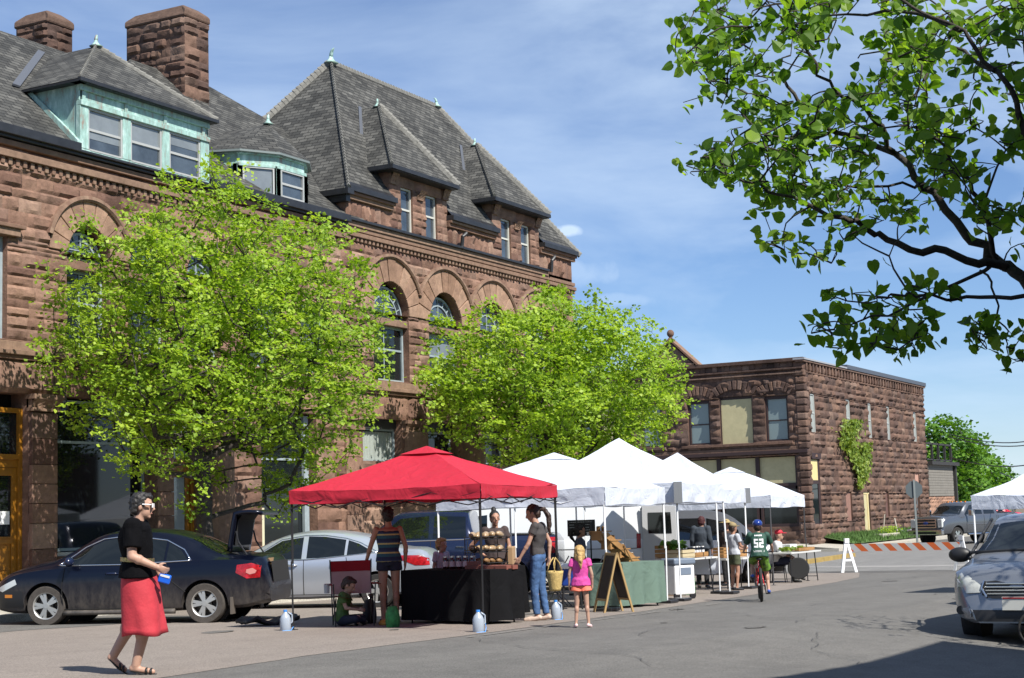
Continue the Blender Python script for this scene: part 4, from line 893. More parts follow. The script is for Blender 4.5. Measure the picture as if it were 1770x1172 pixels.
def skeleton(base, trunk_top, crown_c, crown_r, nb, rg, trunk_r, fork=.45, up=.5, keep=None, droop=.0):
    """space-colonising style limbs: every attractor grows a twig from the nearest node of the tree"""
    nodes = [Vector(base)]; par = [-1]; 
    n0 = 7
    for i in range(1, n0+1):
        t = i/n0; p = Vector(base).lerp(Vector(trunk_top), t)+Vector((rg.gauss(0, .035), rg.gauss(0, .035), 0)); nodes.append(p); par.append(len(nodes)-2)
    at = []
    while len(at) < nb:
        p = Vector((rg.uniform(-1, 1), rg.uniform(-1, 1), rg.uniform(-1, 1)))
        if p.length > 1: continue
        q = Vector(crown_c)+Vector((p.x*crown_r[0], p.y*crown_r[1], p.z*crown_r[2]))
        if keep and not keep(q): continue
        at.append(q)
    at.sort(key=lambda q: (q-Vector(trunk_top)).length)
    step = .28
    arr = np.array([tuple(n) for n in nodes]); tips = []
    allow = 3
    for q in at:
        A = np.array([tuple(n) for n in nodes]); d = np.linalg.norm(A-np.array(q), axis=1)
        # penalise nodes that lie above the attractor so that limbs rise outwards
        d = d + np.maximum(0, A[:, 2]-q.z)*1.3; d[:allow] += 50
        k = int(d.argmin()); p = nodes[k]; L_ = (q-p).length; n = max(1, int(L_/step)); cur = k
        for i in range(1, n+1):
            t = i/n; w_ = p.lerp(q, t)+Vector((rg.gauss(0, .03), rg.gauss(0, .03), -droop*math.sin(t*PI)+.10*L_*math.sin(t*PI)*up*.5)); nodes.append(w_); par.append(cur); cur = len(nodes)-1
        tips.append(cur)
    cnt = [0]*len(nodes)
    for i in tips:
        j = i
        while j >= 0: cnt[j] += 1; j = par[j]
    mx_ = max(cnt)
    rad = [max(.007, trunk_r*(c/mx_)**.5) for c in cnt]
    return nodes, par, rad, tips
def skel_mesh(nodes, par, rad, n=6, minr=0.0):
    V, F = [], []
    kids = {}
    for i, p in enumerate(par):
        if p < 0 or rad[i] < minr: continue
        a, b = nodes[p], nodes[i]; t = (b-a)
        if t.length < 1e-5: continue
        t.normalize(); u = t.cross(Vector((.3, .9, .2))).normalized(); v = t.cross(u); k = len(V); m_ = n if rad[i] > .03 else 4
        ra = min(rad[p], rad[i]*1.35)
        for q, r in ((a, ra), (b, rad[i])):
            for s in range(m_): an = 2*PI*s/m_; V.append(tuple(q+u*math.cos(an)*r+v*math.sin(an)*r))
        for s in range(m_): F.append((k+s, k+(s+1) % m_, k+m_+(s+1) % m_, k+m_+s))
    return V, F
def leaves(pts, per, spread, size, rg, nr, upb=.7, clump=None, shape='maple', hang=0.):
    """pts: leaf cluster centres; every leaf is a small folded blade"""
    P = np.repeat(np.array([tuple(p) for p in pts]), per, axis=0); n = len(P)
    tone = np.repeat(nr.uniform(0, .6, len(pts)), per)
    if shape == 'maple':    # sprays: leaves of one twig lie in a tilted layer
        cn = nr.normal(0, 1, (len(pts), 3))*.42+np.array([-.05, -.25, 1.]); cn /= np.linalg.norm(cn, axis=1)[:, None]; cn = np.repeat(cn, per, axis=0)
        o_ = nr.normal(0, 1, (n, 3))*max(spread)*1.15; o_ -= cn*(o_*cn).sum(1)[:, None]*.86; P = P+o_
    else: P = P + np.clip(nr.normal(0, 1, (n, 3)), -1.3, 1.3)*np.array(spread)
    s = size*nr.uniform(.6, 1.25, n)[:, None]
    nrm = nr.normal(0, 1, (n, 3))*.65+np.array([-.1, -.35, upb])
    if shape == 'maple': nrm = cn+nr.normal(0, 1, (n, 3))*.38
    nrm /= np.linalg.norm(nrm, axis=1)[:, None]
    d = nr.normal(0, 1, (n, 3)); d[:, 2] -= hang; d -= nrm*(d*nrm).sum(1)[:, None]; d /= np.linalg.norm(d, axis=1)[:, None]; e = np.cross(nrm, d)
    if shape == 'maple':        # pointed lobes: two triangles crossing a spine, folded
        a = P-d*s*.5; b = P+d*s*.55; c = P+e*s*.48+nrm*s*.12-d*s*.05; f = P-e*s*.48+nrm*s*.12-d*s*.05
        Vv = np.stack([a, c, b, f], 1).reshape(-1, 3); i = np.arange(n)*4
        Ff = np.stack([i, i+1, i+2, i+3], 1); T = np.concatenate([np.stack([i, i+1, i+2], 1), np.stack([i, i+2, i+3], 1)]); tt = np.clip(tone+nr.uniform(0, .45, n), 0, 1)
        return Vv, T, np.concatenate([tt, tt])
    else:                        # heart shaped blade, six points, folded along the midrib
        ar = nr.uniform(.8, 1.1, n)[:, None]; out = [P-d*s*.38]
        pr_ = ((-.44, .22, .03), (-.30, .40, .07), (-.05, .46, .09), (.20, .38, .07), (.42, .20, .03))
        for q in (1, -1):
            for u, v, h in pr_: out.append(P+d*s*u+e*s*v*q*ar+nrm*s*(h-.14*abs(u)**1.5))
        out.append(P+d*s*.66-nrm*s*.10)
        Vv = np.stack(out, 1).reshape(-1, 3); i = np.arange(n)*12; z = lambda *k: np.stack([i+a for a in k], 1)
        T = np.concatenate([z(0, 1, 2, 3), z(0, 3, 4, 11), z(4, 5, 11, 11)[:, :4], z(0, 8, 7, 6), z(0, 11, 9, 8), z(9, 11, 10, 10)[:, :4]]); tt = np.clip(tone**1.3*1.2+nr.uniform(-.1, .35, n), 0, 1)  # tones skewed dark, standing for shade from the leaves above
        T[2*n:3*n, 3] = T[2*n:3*n, 0]; T[5*n:, 3] = T[5*n:, 0]
        T = T[:2*n].tolist()+T[2*n:3*n, :3].tolist()+T[3*n:5*n].tolist()+T[5*n:, :3].tolist()
        return Vv, T, np.concatenate([tt]*6)
def tree(name, label, base, ttop, cc, cr, nb, per, spread, size, mt, seed, tr=.12, bark=BARK, keep=None, group=None, along=.45, up=.5, upb=.7, cat='tree'):
    rg = random.Random(seed); nr = np.random.RandomState(seed)
    nodes, par, rad, tips = skeleton(base, ttop, cc, cr, nb, rg, tr, keep=keep, up=up)
    root = empty(name, (0, 0, 0), label=label, cat=cat, group=group)
    b = Vector(base); root.location = b
    V_, F_ = skel_mesh(nodes, par, rad); V4 = np.array(V_)-np.array(b)
    np_mesh('trunk', V4, F_, bark, root, smooth=True)
    pts = [nodes[i] for i in tips]
    for i, r in enumerate(rad):
        if r < .012 and par[i] >= 0 and rg.random() < along: pts.append(nodes[i]+Vector((rg.gauss(0, .1), rg.gauss(0, .1), rg.gauss(0, .06))))
    Vv, T, tt = leaves(pts, per, spread, size, rg, nr, upb=upb)
    np_mesh('crown', Vv-np.array(b), T, mt, root, rnd=tt)
    return root
# street tree in front of the bank
ty = 21.2; b = onY(352, 960, ty); b.z = zg(b.x)+.14
tt_ = onY(350, 795, ty); cc = onY(386, 588, 20.9)
def keep1(q):
    # uneven outline: lobes and bays
    n = noise.noise(Vector((q.x*.95, q.y*.95, q.z*.28)))*1.15; d = (q-cc); tp = 1-.38*max(0, d.z/3.9)**1.2; r = math.sqrt((d.x/(4.25*tp))**2+(d.y/(3.1*tp))**2+(d.z/3.95)**2)
    return r < .93+n*.42 and q.y < 24.1 and (q.z > tt_.z+.25 or abs(q.x-b.x) > 1.0+.6*abs(noise.noise(q))) and noise.noise(Vector((q.x*1.1+9, q.y*1.1, q.z*1.1))) > -.26
tree('maple_tree', 'young maple with bright green spring leaves in front of the copper dormer bays', b, tt_, cc, (4.3, 3.1, 4.0), 2000, 21, (.13, .13, .065), .088, MAPLE, 5, tr=.18, keep=keep1)
ty2 = 20.6; b2_ = onY(958, 900, ty2); b2_.z = zg(b2_.x)+.1; t2 = onY(955, 770, ty2); c2 = onY(962, 660, ty2)
def keep2(q):
    n = noise.noise(Vector((q.x*.8+5, q.y*.8, q.z*.25)))*1.15; d = (q-c2); tp = 1-.3*max(0, d.z/2.8); r = math.sqrt((d.x/(6.0*tp))**2+(d.y/(3.3*tp))**2+(d.z/2.85)**2)
    return r < .9+n*.42 and q.y < 24.1 and noise.noise(Vector((q.x*1.0+3, q.y*1.0, q.z*1.0+7))) > -.26
tree('maple_tree', 'young maple with bright green leaves beside the tower end, above the white canopies', b2_, t2, c2, (5.9, 3.3, 2.9), 1900, 19, (.15, .15, .08), .11, MAPLE, 8, tr=.15, keep=keep2)
# young roadside tree just outside the view on the right, whose thin shade falls on the road
sb = Vector((20.6, .7, zg(20.6, .7))); sc3 = Vector((20.9, 1.3, 4.3)); tree('young_tree', 'sparse young tree on the camera side of the street near the silver grey estate car', sb, Vector((20.7, .8, 2.6)), sc3, (1.8, 1.5, 1.6), 120, 3, (.14, .14, .1), .09, MAPLE, 33, tr=.07, along=.1)
# big tree far behind the annex
cb = onY(1655, 800, 36)
for k, (px, py, Yd, rx, rz) in enumerate(((1632, 805, 36, 5.2, 4.6), (1680, 838, 38, 5.5, 3.6))):
    c = onY(px, py, Yd); b = Vector((c.x, c.y, -.84)); 
    tree('broadleaf_tree', ['tall dark green tree rising behind the annex with the railing', 'lower dark green tree beside the wires, right of the taller one'][k], b, b.lerp(c, .45), c, (rx, 4.2, rz), 420, 18, (.5, .5, .36), .42, DEEP, 20+k, tr=.3, group=None)

# ---------------- the linden whose boughs hang into the frame ----------------
def P9(px, py, d): return CAMP + ray(px, py)*(d/ray(px, py).dot(FW))
rgL = random.Random(12); nrL = np.random.RandomState(12)
LB = P9(1985, 700, 8.6); base = Vector((LB.x, LB.y, zg(LB.x, LB.y)))
limbs = [([base, base+Vector((.0, .05, 1.2)), P9(1960, 780, 8.6), P9(1900, 640, 8.7)], [.2, .17, .16, .13]),
 ([P9(1900, 640, 8.7), P9(1830, 550, 8.8), P9(1770, 484, 8.9), P9(1721, 446, 9.0), P9(1670, 400, 9.0), P9(1600, 326, 9.1), P9(1546, 262, 9.2), P9(1441, 224, 9.3), P9(1383, 177, 9.3), P9(1340, 130, 9.4), P9(1296, 87, 9.5), P9(1262, 40, 9.5)], [.10, .08, .066, .055, .046, .038, .032, .025, .02, .015, .011, .007]),
 ([P9(1900, 640, 8.7), P9(1850, 420, 8.2), P9(1790, 260, 8.0), P9(1745, 150, 7.9), P9(1716, 119, 7.9), P9(1662, 54, 7.9), P9(1557, 0, 8.0), P9(1480, -50, 8.1)], [.06, .04, .032, .026, .022, .018, .014, .01]),
 ([P9(1740, 462, 8.95), P9(1708, 456, 8.8), P9(1631, 436, 8.7), P9(1567, 428, 8.6), P9(1504, 400, 8.6), P9(1456, 376, 8.5), P9(1362, 336, 8.5), P9(1300, 318, 8.5), P9(1239, 300, 8.5)], [.05, .045, .04, .036, .03, .024, .016, .012, .008]),
 ([P9(1713, 459, 8.8), P9(1631, 502, 8.6), P9(1555, 538, 8.5), P9(1478, 561, 8.5), P9(1440, 579, 8.5)], [.022, .017, .012, .009, .006]),
 ([P9(1850, 520, 8.3), P9(1770, 518, 8.2), P9(1670, 515, 8.2), P9(1590, 512, 8.1), P9(1534, 510, 8.1), P9(1510, 520, 8.1), P9(1427, 513, 8.1)], [.03, .022, .017, .013, .01, .008, .006]),
 ([P9(1698, 469, 8.9), P9(1719, 510, 8.7), P9(1729, 553, 8.7), P9(1742, 592, 8.7), P9(1748, 630, 8.7)], [.013, .011, .009, .007, .005]),
 ([P9(1546, 262, 9.2), P9(1515, 205, 9.0), P9(1470, 170, 8.9), P9(1420, 130, 8.8), P9(1380, 60, 8.8), P9(1350, 0, 8.8)], [.03, .024, .02, .015, .011, .008]),
 ([P9(1600, 326, 9.1), P9(1560, 320, 8.9), P9(1450, 325, 8.8), P9(1360, 320, 8.8)], [.02, .014, .01, .007]),
 ([P9(1721, 446, 9.0), P9(1700, 350, 8.6), P9(1650, 290, 8.5), P9(1600, 230, 8.4), P9(1575, 215, 8.3)], [.03, .024, .018, .013, .009]),
 ([P9(1441, 224, 9.3), P9(1400, 246, 9.2), P9(1330, 240, 9.2), P9(1280, 190, 9.2), P9(1220, 130, 9.2)], [.02, .015, .011, .008, .006]),
 ([P9(1662, 54, 7.9), P9(1560, 20, 8.2), P9(1440, 25, 8.5), P9(1370, 40, 8.6)], [.022, .016, .01, .007]),
 ([P9(1716, 119, 7.9), P9(1640, 80, 8.4), P9(1560, 90, 8.6), P9(1480, 100, 8.8)], [.02, .014, .01, .007])]
tk = MB(); LN = []
def smooth_line(pts, rs, k=4):
    out = []; ro = []
    for i in range(len(pts)-1):
        p0 = pts[max(0, i-1)]; p1 = pts[i]; p2 = pts[i+1]; p3 = pts[min(len(pts)-1, i+2)]
        for j in range(k):
            t = j/k; out.append(.5*((2*p1)+(p2-p0)*t+(2*p0-5*p1+4*p2-p3)*t*t+(3*p1-3*p2+p0-(p3 if True else p0)*-1-2*p1*0)*0) if False else .5*((2*p1)+(p2-p0)*t+(2*p0-5*p1+4*p2-p3)*t*t+(-p0+3*p1-3*p2+p3)*t**3)); ro.append(rs[i]+(rs[i+1]-rs[i])*t)
    out.append(pts[-1]); ro.append(rs[-1]); return out, ro
for pts, rs in limbs:
    a, r = smooth_line(pts, rs); a = [p+Vector((rgL.gauss(0, 1), rgL.gauss(0, 1), rgL.gauss(0, 1)))*.012 for p in a]
    tk.tube(a, [x*.56 for x in r], 8); LN += [(p, x) for p, x in zip(a, r) if x < .06]
TW = MB(); LT = []
pos = np.array([tuple(p) for p, r in LN])
def twig(px, py, d):
    global pos
    q = P9(px, py, d); dd = np.linalg.norm(pos-np.array(q), axis=1)+np.where(pos[:, 2] > q.z+.5, .4, 0); k = int(dd.argmin()); p = Vector(pos[k])
    L_ = (q-p).length
    if L_ > 1.1: return
    mid = p.lerp(q, .5)+Vector((rgL.gauss(0, .05), rgL.gauss(0, .05), .12*L_)); r0 = min(.010, .004+.006*L_)
    a, r = smooth_line([p, mid, q], [r0, r0*.7, .0025], 3); TW.tube(a, r, 4, cap=False)
    pos = np.vstack([pos, np.array([tuple(mid), tuple(q)])])
    for t in (1., .8, .55):
        if rgL.random() < (1 if t == 1. else .7): LT.append(a[int((len(a)-1)*t)])
def inpoly(x, y, P):
    c = False
    for (x0, y0), (x1, y1) in zip(P, P[1:]+P[:1]):
        if (y0 > y) != (y1 > y) and x < (x1-x0)*(y-y0)/(y1-y0)+x0: c = not c
    return c
UPPER = [(1160, 22), (1330, -60), (1900, -60), (1900, 420), (1770, 415), (1700, 400), (1640, 330), (1590, 400), (1540, 400), (1430, 465), (1370, 440), (1290, 395), (1245, 350), (1240, 310), (1196, 305), (1195, 250), (1255, 225), (1245, 190), (1170, 175), (1205, 130), (1150, 95), (1150, 78), (1200, 75)]
LOWER = [(1395, 585), (1420, 500), (1500, 500), (1600, 490), (1680, 495), (1700, 520), (1620, 545), (1620, 590), (1570, 615), (1470, 610), (1420, 590)]
LOW2 = [(1675, 560), (1740, 540), (1790, 560), (1790, 640), (1760, 650), (1735, 650), (1735, 600), (1690, 620)]
def fill(P, n, dens, dlo, dhi):
    xs_ = [p[0] for p in P]; ys_ = [p[1] for p in P]; k = 0; tries = 0
    while k < n and tries < n*40:
        tries += 1; x, y = rgL.uniform(min(xs_), max(xs_)), rgL.uniform(min(ys_), max(ys_))
        if not inpoly(x, y, P): continue
        if noise.noise(Vector((x*.012, y*.016, 4.2))) < dens: continue
        twig(x, y, rgL.uniform(dlo, dhi)); k += 1
fill(UPPER, 640, -.06, 7.9, 9.7); fill(LOWER, 46, -.3, 8.1, 8.9); fill(LOW2, 16, -.5, 8.5, 8.9)
lr = empty('linden_tree', base, label='overhanging linden with large heart shaped leaves on dark boughs against the sky', cat='tree')
tk.merge(TW); tk.v = [tuple(Vector(p)-base) for p in tk.v]; tk.build('trunk', BARK, lr, smooth=True, fix=False)
Vv, T, tt = leaves(LT, 2, (.055, .055, .045), .067, rgL, nrL, upb=.35, shape='heart', hang=.8)
me = bpy.data.meshes.new('crown'); me.from_pydata((Vv-np.array(base)).tolist(), [], T); at = me.attributes.new('rnd', 'FLOAT', 'FACE'); at.data.foreach_set('value', tt.astype(np.float32)); me.materials.append(LINDEN); o = bpy.data.objects.new('crown', me); COL.objects.link(o); o.parent = lr
# ---------------- vehicles ----------------
def interp(tab, x):
    if x <= tab[0][0]: return tab[0][1]
    for (a, u), (b, v) in zip(tab, tab[1:]):
        if x <= b: return u+(v-u)*(x-a)/(b-a)
    return tab[-1][1]
def cr_(tab, n=6):      # smooth a profile table
    P = [Vector((a, b, 0)) for a, b in tab]; out = []
    for i in range(len(P)-1):
        p0, p1, p2, p3 = P[max(0, i-1)], P[i], P[i+1], P[min(len(P)-1, i+2)]
        for j in range(n):
            t = j/n; q = .5*((2*p1)+(p2-p0)*t+(2*p0-5*p1+4*p2-p3)*t*t+(-p0+3*p1-3*p2+p3)*t**3); out.append((q.x, q.y))
    out.append(tab[-1]); return sorted(out)
RUBBER = mat('tyre rubber', (.022, .021, .02), .85, nz=.3, nscale=20)
ALLOY = mat('alloy wheel', (.5, .5, .48), .35, .7)
CHROME = mat('chrome', (.7, .7, .7), .12, 1)
BLKP = mat('black plastic', (.015, .015, .016), .5)
CARGL = mat('car glass', (.006, .008, .008), .03, spec=.7)
SEAM = mat('panel gap', (.008, .008, .008), .8)
REDL = mat('red tail lamp', (.30, .008, .012), .2, coat=.4, nz=.55, nscale=14)
LAMP = mat('headlamp lens', (.55, .57, .55), .08, spec=1., coat=.6)
AMB = mat('amber lamp', (.6, .2, .02), .2)
class Car:
    def __init__(s, root, top, belt, wid, roofw, zb, xr, xf, paint, edge=.9, sill=.0, nsec=70):
        s.root = root; s.top = cr_(top); s.belt = cr_(belt, 4); s.wid = cr_(wid, 4); s.roofw = cr_(roofw, 4); s.zb = zb; s.xr, s.xf = xr, xf; s.paint = paint
        s.nsec = nsec
    def sec(s, x):
        w_ = interp(s.wid, x); b = interp(s.belt, x); t = interp(s.top, x); zb = interp(s.zb, x) if isinstance(s.zb, list) else s.zb; rw = interp(s.roofw, x)
        h = max(.0, t-b); k = min(1, h/.30); rw = w_*.93+(rw-w_*.93)*k
        if t < b: b = t-.02
        e = min(.07, .35*h+.02)
        p = [(0, zb), (w_*.80, zb), (w_*.93, zb+.05), (w_*.975, zb+.16), (w_*.995, zb+(b-zb)*.45), (w_, zb+(b-zb)*.66), (w_*.99, zb+(b-zb)*.86), (w_*.965, b), (w_*.945 if k > .3 else w_*.955, b+.02*k)]
        for q in (.33, .66): p.append((w_*.945+(rw-w_*.945)*q**1.15, b+.02*k+(t-e-b-.02*k)*q))
        p += [(rw, t-e), (rw-.04, t-e*.35), (rw*.8, t-.0+.0), (rw*.4, t+.022), (0, t+.028)]
        return p
    def yat(s, x, z):
        p = s.sec(x)
        for (y0, z0), (y1, z1) in zip(p[2:], p[3:]):
            if z0 <= z <= z1 and z1 > z0: return y0+(y1-y0)*(z-z0)/(z1-z0)
        return p[-5][0] if z > p[-5][1] else p[2][0]
    def ztop(s, x, y):
        p = s.sec(x); q = p[-5:]; y = abs(y)
        for (y0, z0), (y1, z1) in zip(q, q[1:]):
            if y1 <= y <= y0: return z0+(z1-z0)*(y0-y)/max(1e-6, y0-y1)
        return q[0][1]
    def body(s, wheels, rw, arch=.06, endround=True):
        g = MB(); rows = []; n = s.nsec
        for i in range(n+1):
            x = s.xr+(s.xf-s.xr)*i/n; p = s.sec(x); rows.append([(x, y, z) for y, z in p]+[(x, -y, z) for y, z in p[::-1][1:-1]])
        m_ = len(rows[0]); vs = [q for r in rows for q in r]; fs = []
        for i in range(n):
            for k in range(m_): fs.append((i*m_+k, i*m_+(k+1) % m_, (i+1)*m_+(k+1) % m_, (i+1)*m_+k))
        fs.append(tuple(range(m_))[::-1]); fs.append(tuple(range(n*m_, (n+1)*m_))); g.add(vs, fs)
        o = g.build('body', s.paint, s.root)
        cu = MB(); mw = max(v for _, v in s.wid)
        for x in wheels:
            for sg in (-1, 1): cu.cyl((x, sg*(mw+.2), rw), (x, sg*(mw-.30), rw), rw+arch, n=40)
        c = cu.build('cut', SEAM); b = o.modifiers.new('b', 'BOOLEAN'); b.operation = 'DIFFERENCE'; b.object = c; b.solver = 'EXACT'
        dg = bpy.context.evaluated_depsgraph_get(); me = bpy.data.meshes.new_from_object(o.evaluated_get(dg)); o.modifiers.clear(); o.data = me
        bpy.data.objects.remove(c); me.polygons.foreach_set('use_smooth', [True]*len(me.polygons)); me.set_sharp_from_angle(angle=R(32))
        s.o = o; s.wheels = wheels; s.mw = mw
        for x in wheels:
            for sg in (-1, 1): d = MB(); d.cyl((x, sg*(mw-.298), rw), (x, sg*(mw-.24), rw), rw+arch-.005, n=32); d.build('wheel_well', SEAM, s.root)
        return o
    def patch(s, name, poly, m_, sides=(1, -1), off=.005, parent=None, cell=.07):
        for sg in sides:
            bm = bmesh.new(); vs = [bm.verts.new((x, 0, z)) for x, z in poly]; bm.faces.new(vs)
            x0, x1 = min(p[0] for p in poly), max(p[0] for p in poly); z0, z1 = min(p[1] for p in poly), max(p[1] for p in poly)
            k = x0+cell
            while k < x1: bmesh.ops.bisect_plane(bm, geom=bm.verts[:]+bm.edges[:]+bm.faces[:], plane_co=(k, 0, 0), plane_no=(1, 0, 0)); k += cell
            k = z0+cell
            while k < z1: bmesh.ops.bisect_plane(bm, geom=bm.verts[:]+bm.edges[:]+bm.faces[:], plane_co=(0, 0, k), plane_no=(0, 0, 1)); k += cell
            for v in bm.verts: v.co.y = sg*(s.yat(v.co.x, v.co.z)+off)
            bmesh.ops.triangulate(bm, faces=bm.faces); bmesh.ops.recalc_face_normals(bm, faces=bm.faces)
            if sum(f.normal.y for f in bm.faces)*sg < 0: bmesh.ops.reverse_faces(bm, faces=bm.faces)
            me = bpy.data.meshes.new(name); bm.to_mesh(me); bm.free(); me.materials.append(m_); me.polygons.foreach_set('use_smooth', [True]*len(me.polygons))
            o = bpy.data.objects.new(name, me); COL.objects.link(o); o.parent = parent or s.root
    def line(s, mb, pts, r=.006, sides=(1, -1), closed=False, off=.004, n=5):
        if closed: pts = pts+[pts[0]]
        out = []
        for a, b in zip(pts, pts[1:]):
            k = max(1, int(math.hypot(b[0]-a[0], b[1]-a[1])/.08)); out += [(a[0]+(b[0]-a[0])*i/k, a[1]+(b[1]-a[1])*i/k) for i in range(k)]
        out.append(pts[-1])
        for sg in sides: mb.tube([(x, sg*(s.yat(x, z)+off), z) for x, z in out], r, n)
    def topglass(s, name, xa, xb, inset=.07, off=.006, m_=None):
        rows = []
        for i in range(11):
            x = xa+(xb-xa)*i/10; w_ = s.sec(x)[-5][0]-inset; rows.append([(x, w_*(k/8*2-1), s.ztop(x, w_*(k/8*2-1))+off) for k in range(9)])
        g = MB(); g.grid(rows); g.build(name, m_ or CARGL, s.root, smooth=True)
    def wheel(s, x, y, r, wd=.21, rim=.66, spokes=5, double=True, m_=None, dirt=None):
        sg = 1 if y > 0 else -1
        h = MB(); h.cyl((x, y-sg*.02, r), (x, y-sg*wd*.8, r), r*rim*.5, n=20); w_ = h.build('wheel', SEAM, s.root)
        t = MB(); Rm = r*rim; pr = [(Rm, -wd/2), (r*.93, -wd/2-.005), (r*.985, -wd/2+.03), (r, -wd*.2), (r, wd*.2), (r*.985, wd/2-.03), (r*.93, wd/2+.005), (Rm, wd/2)]
        vs = [];
        t.lathe((x, y-sg*wd/2, r), [(a, b) for a, b in pr]+[(Rm-.01, 0)], 36, ax='Y'); t.build('tyre', dirt or RUBBER, w_, smooth=True, angle=50)
        m2 = MB(); m2.lathe((x, y-sg*.03, r), [(Rm*1.02, .02*sg), (Rm*1.0, .03*sg), (Rm*.93, .02*sg), (Rm*.9, -.03*sg)][::1], 36, ax='Y')
        m2.f = m2.f[:-2]; m2.m = m2.m[:-2]; m2.a = m2.a[:-2]
        m2.cyl((x, y-sg*.01, r), (x, y-sg*.05, r), Rm*.2, n=16)
        for k in range(spokes):
            for q in ((-.17, .17) if double else (0,)):
                a = 2*PI*k/spokes+q; c, s_ = math.cos(a), math.sin(a); wS = .042*r/.32 if double else .085*r/.32
                p0 = Vector((x+c*Rm*.15, y-sg*.015, r+s_*Rm*.15)); p1 = Vector((x+c*Rm*.95, y-sg*.02, r+s_*Rm*.95)); n_ = Vector((-s_, 0, c))*wS/2; e = Vector((0, -sg*.025, 0))
                m2.prism([p0-n_, p1-n_*1.15, p1+n_*1.15, p0+n_], e)
        m2.build('rim', m_ or ALLOY, w_, smooth=True, angle=30)
    def wheels_all(s, r, **k):
        for x in s.wheels:
            for sg in (1, -1): s.wheel(x, sg*(s.mw-.035), r, **k)
def heading(p, h): return math.atan2(h[1], h[0])
def dirty_paint(name, col, dirt=(.11, .095, .08), amt=.8, z=.45, metal=.5):
    mt = bpy.data.materials.new(name); mt.use_nodes = True; t, b = ng(mt); lk = t.links.new
    tcn = t.nodes.new('ShaderNodeTexCoord'); sp = t.nodes.new('ShaderNodeSeparateXYZ'); lk(tcn.outputs['Object'], sp.inputs[0])
    mr = t.nodes.new('ShaderNodeMapRange'); mr.inputs['From Min'].default_value = z+.32; mr.inputs['From Max'].default_value = z-.12; lk(sp.outputs['Z'], mr.inputs['Value'])
    mpn = t.nodes.new('ShaderNodeMapping'); mpn.inputs['Scale'].default_value = (6, 6, 2.5); lk(tcn.outputs['Object'], mpn.inputs['Vector'])
    n = t.nodes.new('ShaderNodeTexNoise'); n.inputs['Scale'].default_value = 2.2; n.inputs['Detail'].default_value = 9; n.inputs['Roughness'].default_value = .7; lk(mpn.outputs[0], n.inputs['Vector'])
    m2 = t.nodes.new('ShaderNodeMapRange'); m2.inputs['From Min'].default_value = .3; m2.inputs['From Max'].default_value = .62; m2.inputs['To Min'].default_value = .25; lk(n.outputs['Fac'], m2.inputs['Value'])
    mu = t.nodes.new('ShaderNodeMath'); mu.operation = 'MULTIPLY'; lk(mr.outputs[0], mu.inputs[0]); lk(m2.outputs[0], mu.inputs[1])
    m3 = t.nodes.new('ShaderNodeMath'); m3.operation = 'MULTIPLY'; m3.inputs[1].default_value = amt; lk(mu.outputs[0], m3.inputs[0])
    mx_ = t.nodes.new('ShaderNodeMix'); mx_.data_type = 'RGBA'; lk(m3.outputs[0], mx_.inputs['Factor']); mx_.inputs['A'].default_value = (*col, 1); mx_.inputs['B'].default_value = (*dirt, 1); lk(mx_.outputs['Result'], b.inputs['Base Color'])
    rr_ = t.nodes.new('ShaderNodeMapRange'); rr_.inputs['To Min'].default_value = .3; rr_.inputs['To Max'].default_value = .9; lk(m3.outputs[0], rr_.inputs['Value']); lk(rr_.outputs[0], b.inputs['Roughness'])
    mt2 = t.nodes.new('ShaderNodeMapRange'); mt2.inputs['To Min'].default_value = metal; mt2.inputs['To Max'].default_value = 0; lk(m3.outputs[0], mt2.inputs['Value']); lk(mt2.outputs[0], b.inputs['Metallic'])
    b.inputs['Coat Weight'].default_value = .35; b.inputs['Coat Roughness'].default_value = .08
    return mt
def finish(root, loc, h, lift=0):
    x, y = loc; rz = math.atan2(h[1], h[0]); root.location = (x, y, zg(x, y)+lift); root.rotation_euler = (0, 0, rz)
    # follow the slope of the street along the car's length
    s = (zg(x+h[0], y+h[1])-zg(x-h[0], y-h[1]))/2; root.rotation_euler = (0, -math.atan(s), rz)
HD = Vector((-.375, .927, 0)); NN = Vector((-.927, -.375, 0))     # slanted parking, noses to the kerb
def dline(c, mb, x, z0, z1, lean=0): c.line(mb, [(x, z0), (x+lean*.3, (z0+z1)/2), (x+lean, z1)], .006)

# 1. muddy dark blue sedan with its boot open
rt = empty('sedan', label='muddy dark blue sedan with its boot lid open, nose to the pavement', cat='car', group='cars parked nose to the kerb')
top = [(-2.27, .62), (-2.2, .95), (-2.05, 1.035), (-1.55, 1.075), (-.95, 1.34), (-.45, 1.445), (.1, 1.455), (.55, 1.38), (1.15, 1.05), (1.6, .95), (2.0, .82), (2.2, .66), (2.27, .45)]
belt = [(-2.27, .58), (-2.1, .93), (-1.5, .985), (0, .94), (1.0, .90), (1.7, .83), (2.1, .68), (2.27, .42)]
wid = [(-2.27, .66), (-2.1, .80), (-1.6, .87), (0, .89), (1.4, .88), (1.9, .80), (2.15, .68), (2.27, .52)]
rfw = [(-2, .62), (-1, .60), (0, .63), (.6, .62), (1.1, .66)]
c = Car(rt, top, belt, wid, rfw, [(-2.27, .32), (-1.9, .24), (0, .18), (1.9, .2), (2.27, .26)], -2.27, 2.27, dirty_paint('muddy navy paint', (.002, .004, .014), dirt=(.085, .072, .06)))
c.body([-1.28, 1.29], .318, .05)
WIN1 = [(-.93, 1.0), (-.85, 1.14), (-.55, 1.31), (.02, 1.37), (.42, 1.32), (.70, 1.2), (1.05, .955)]
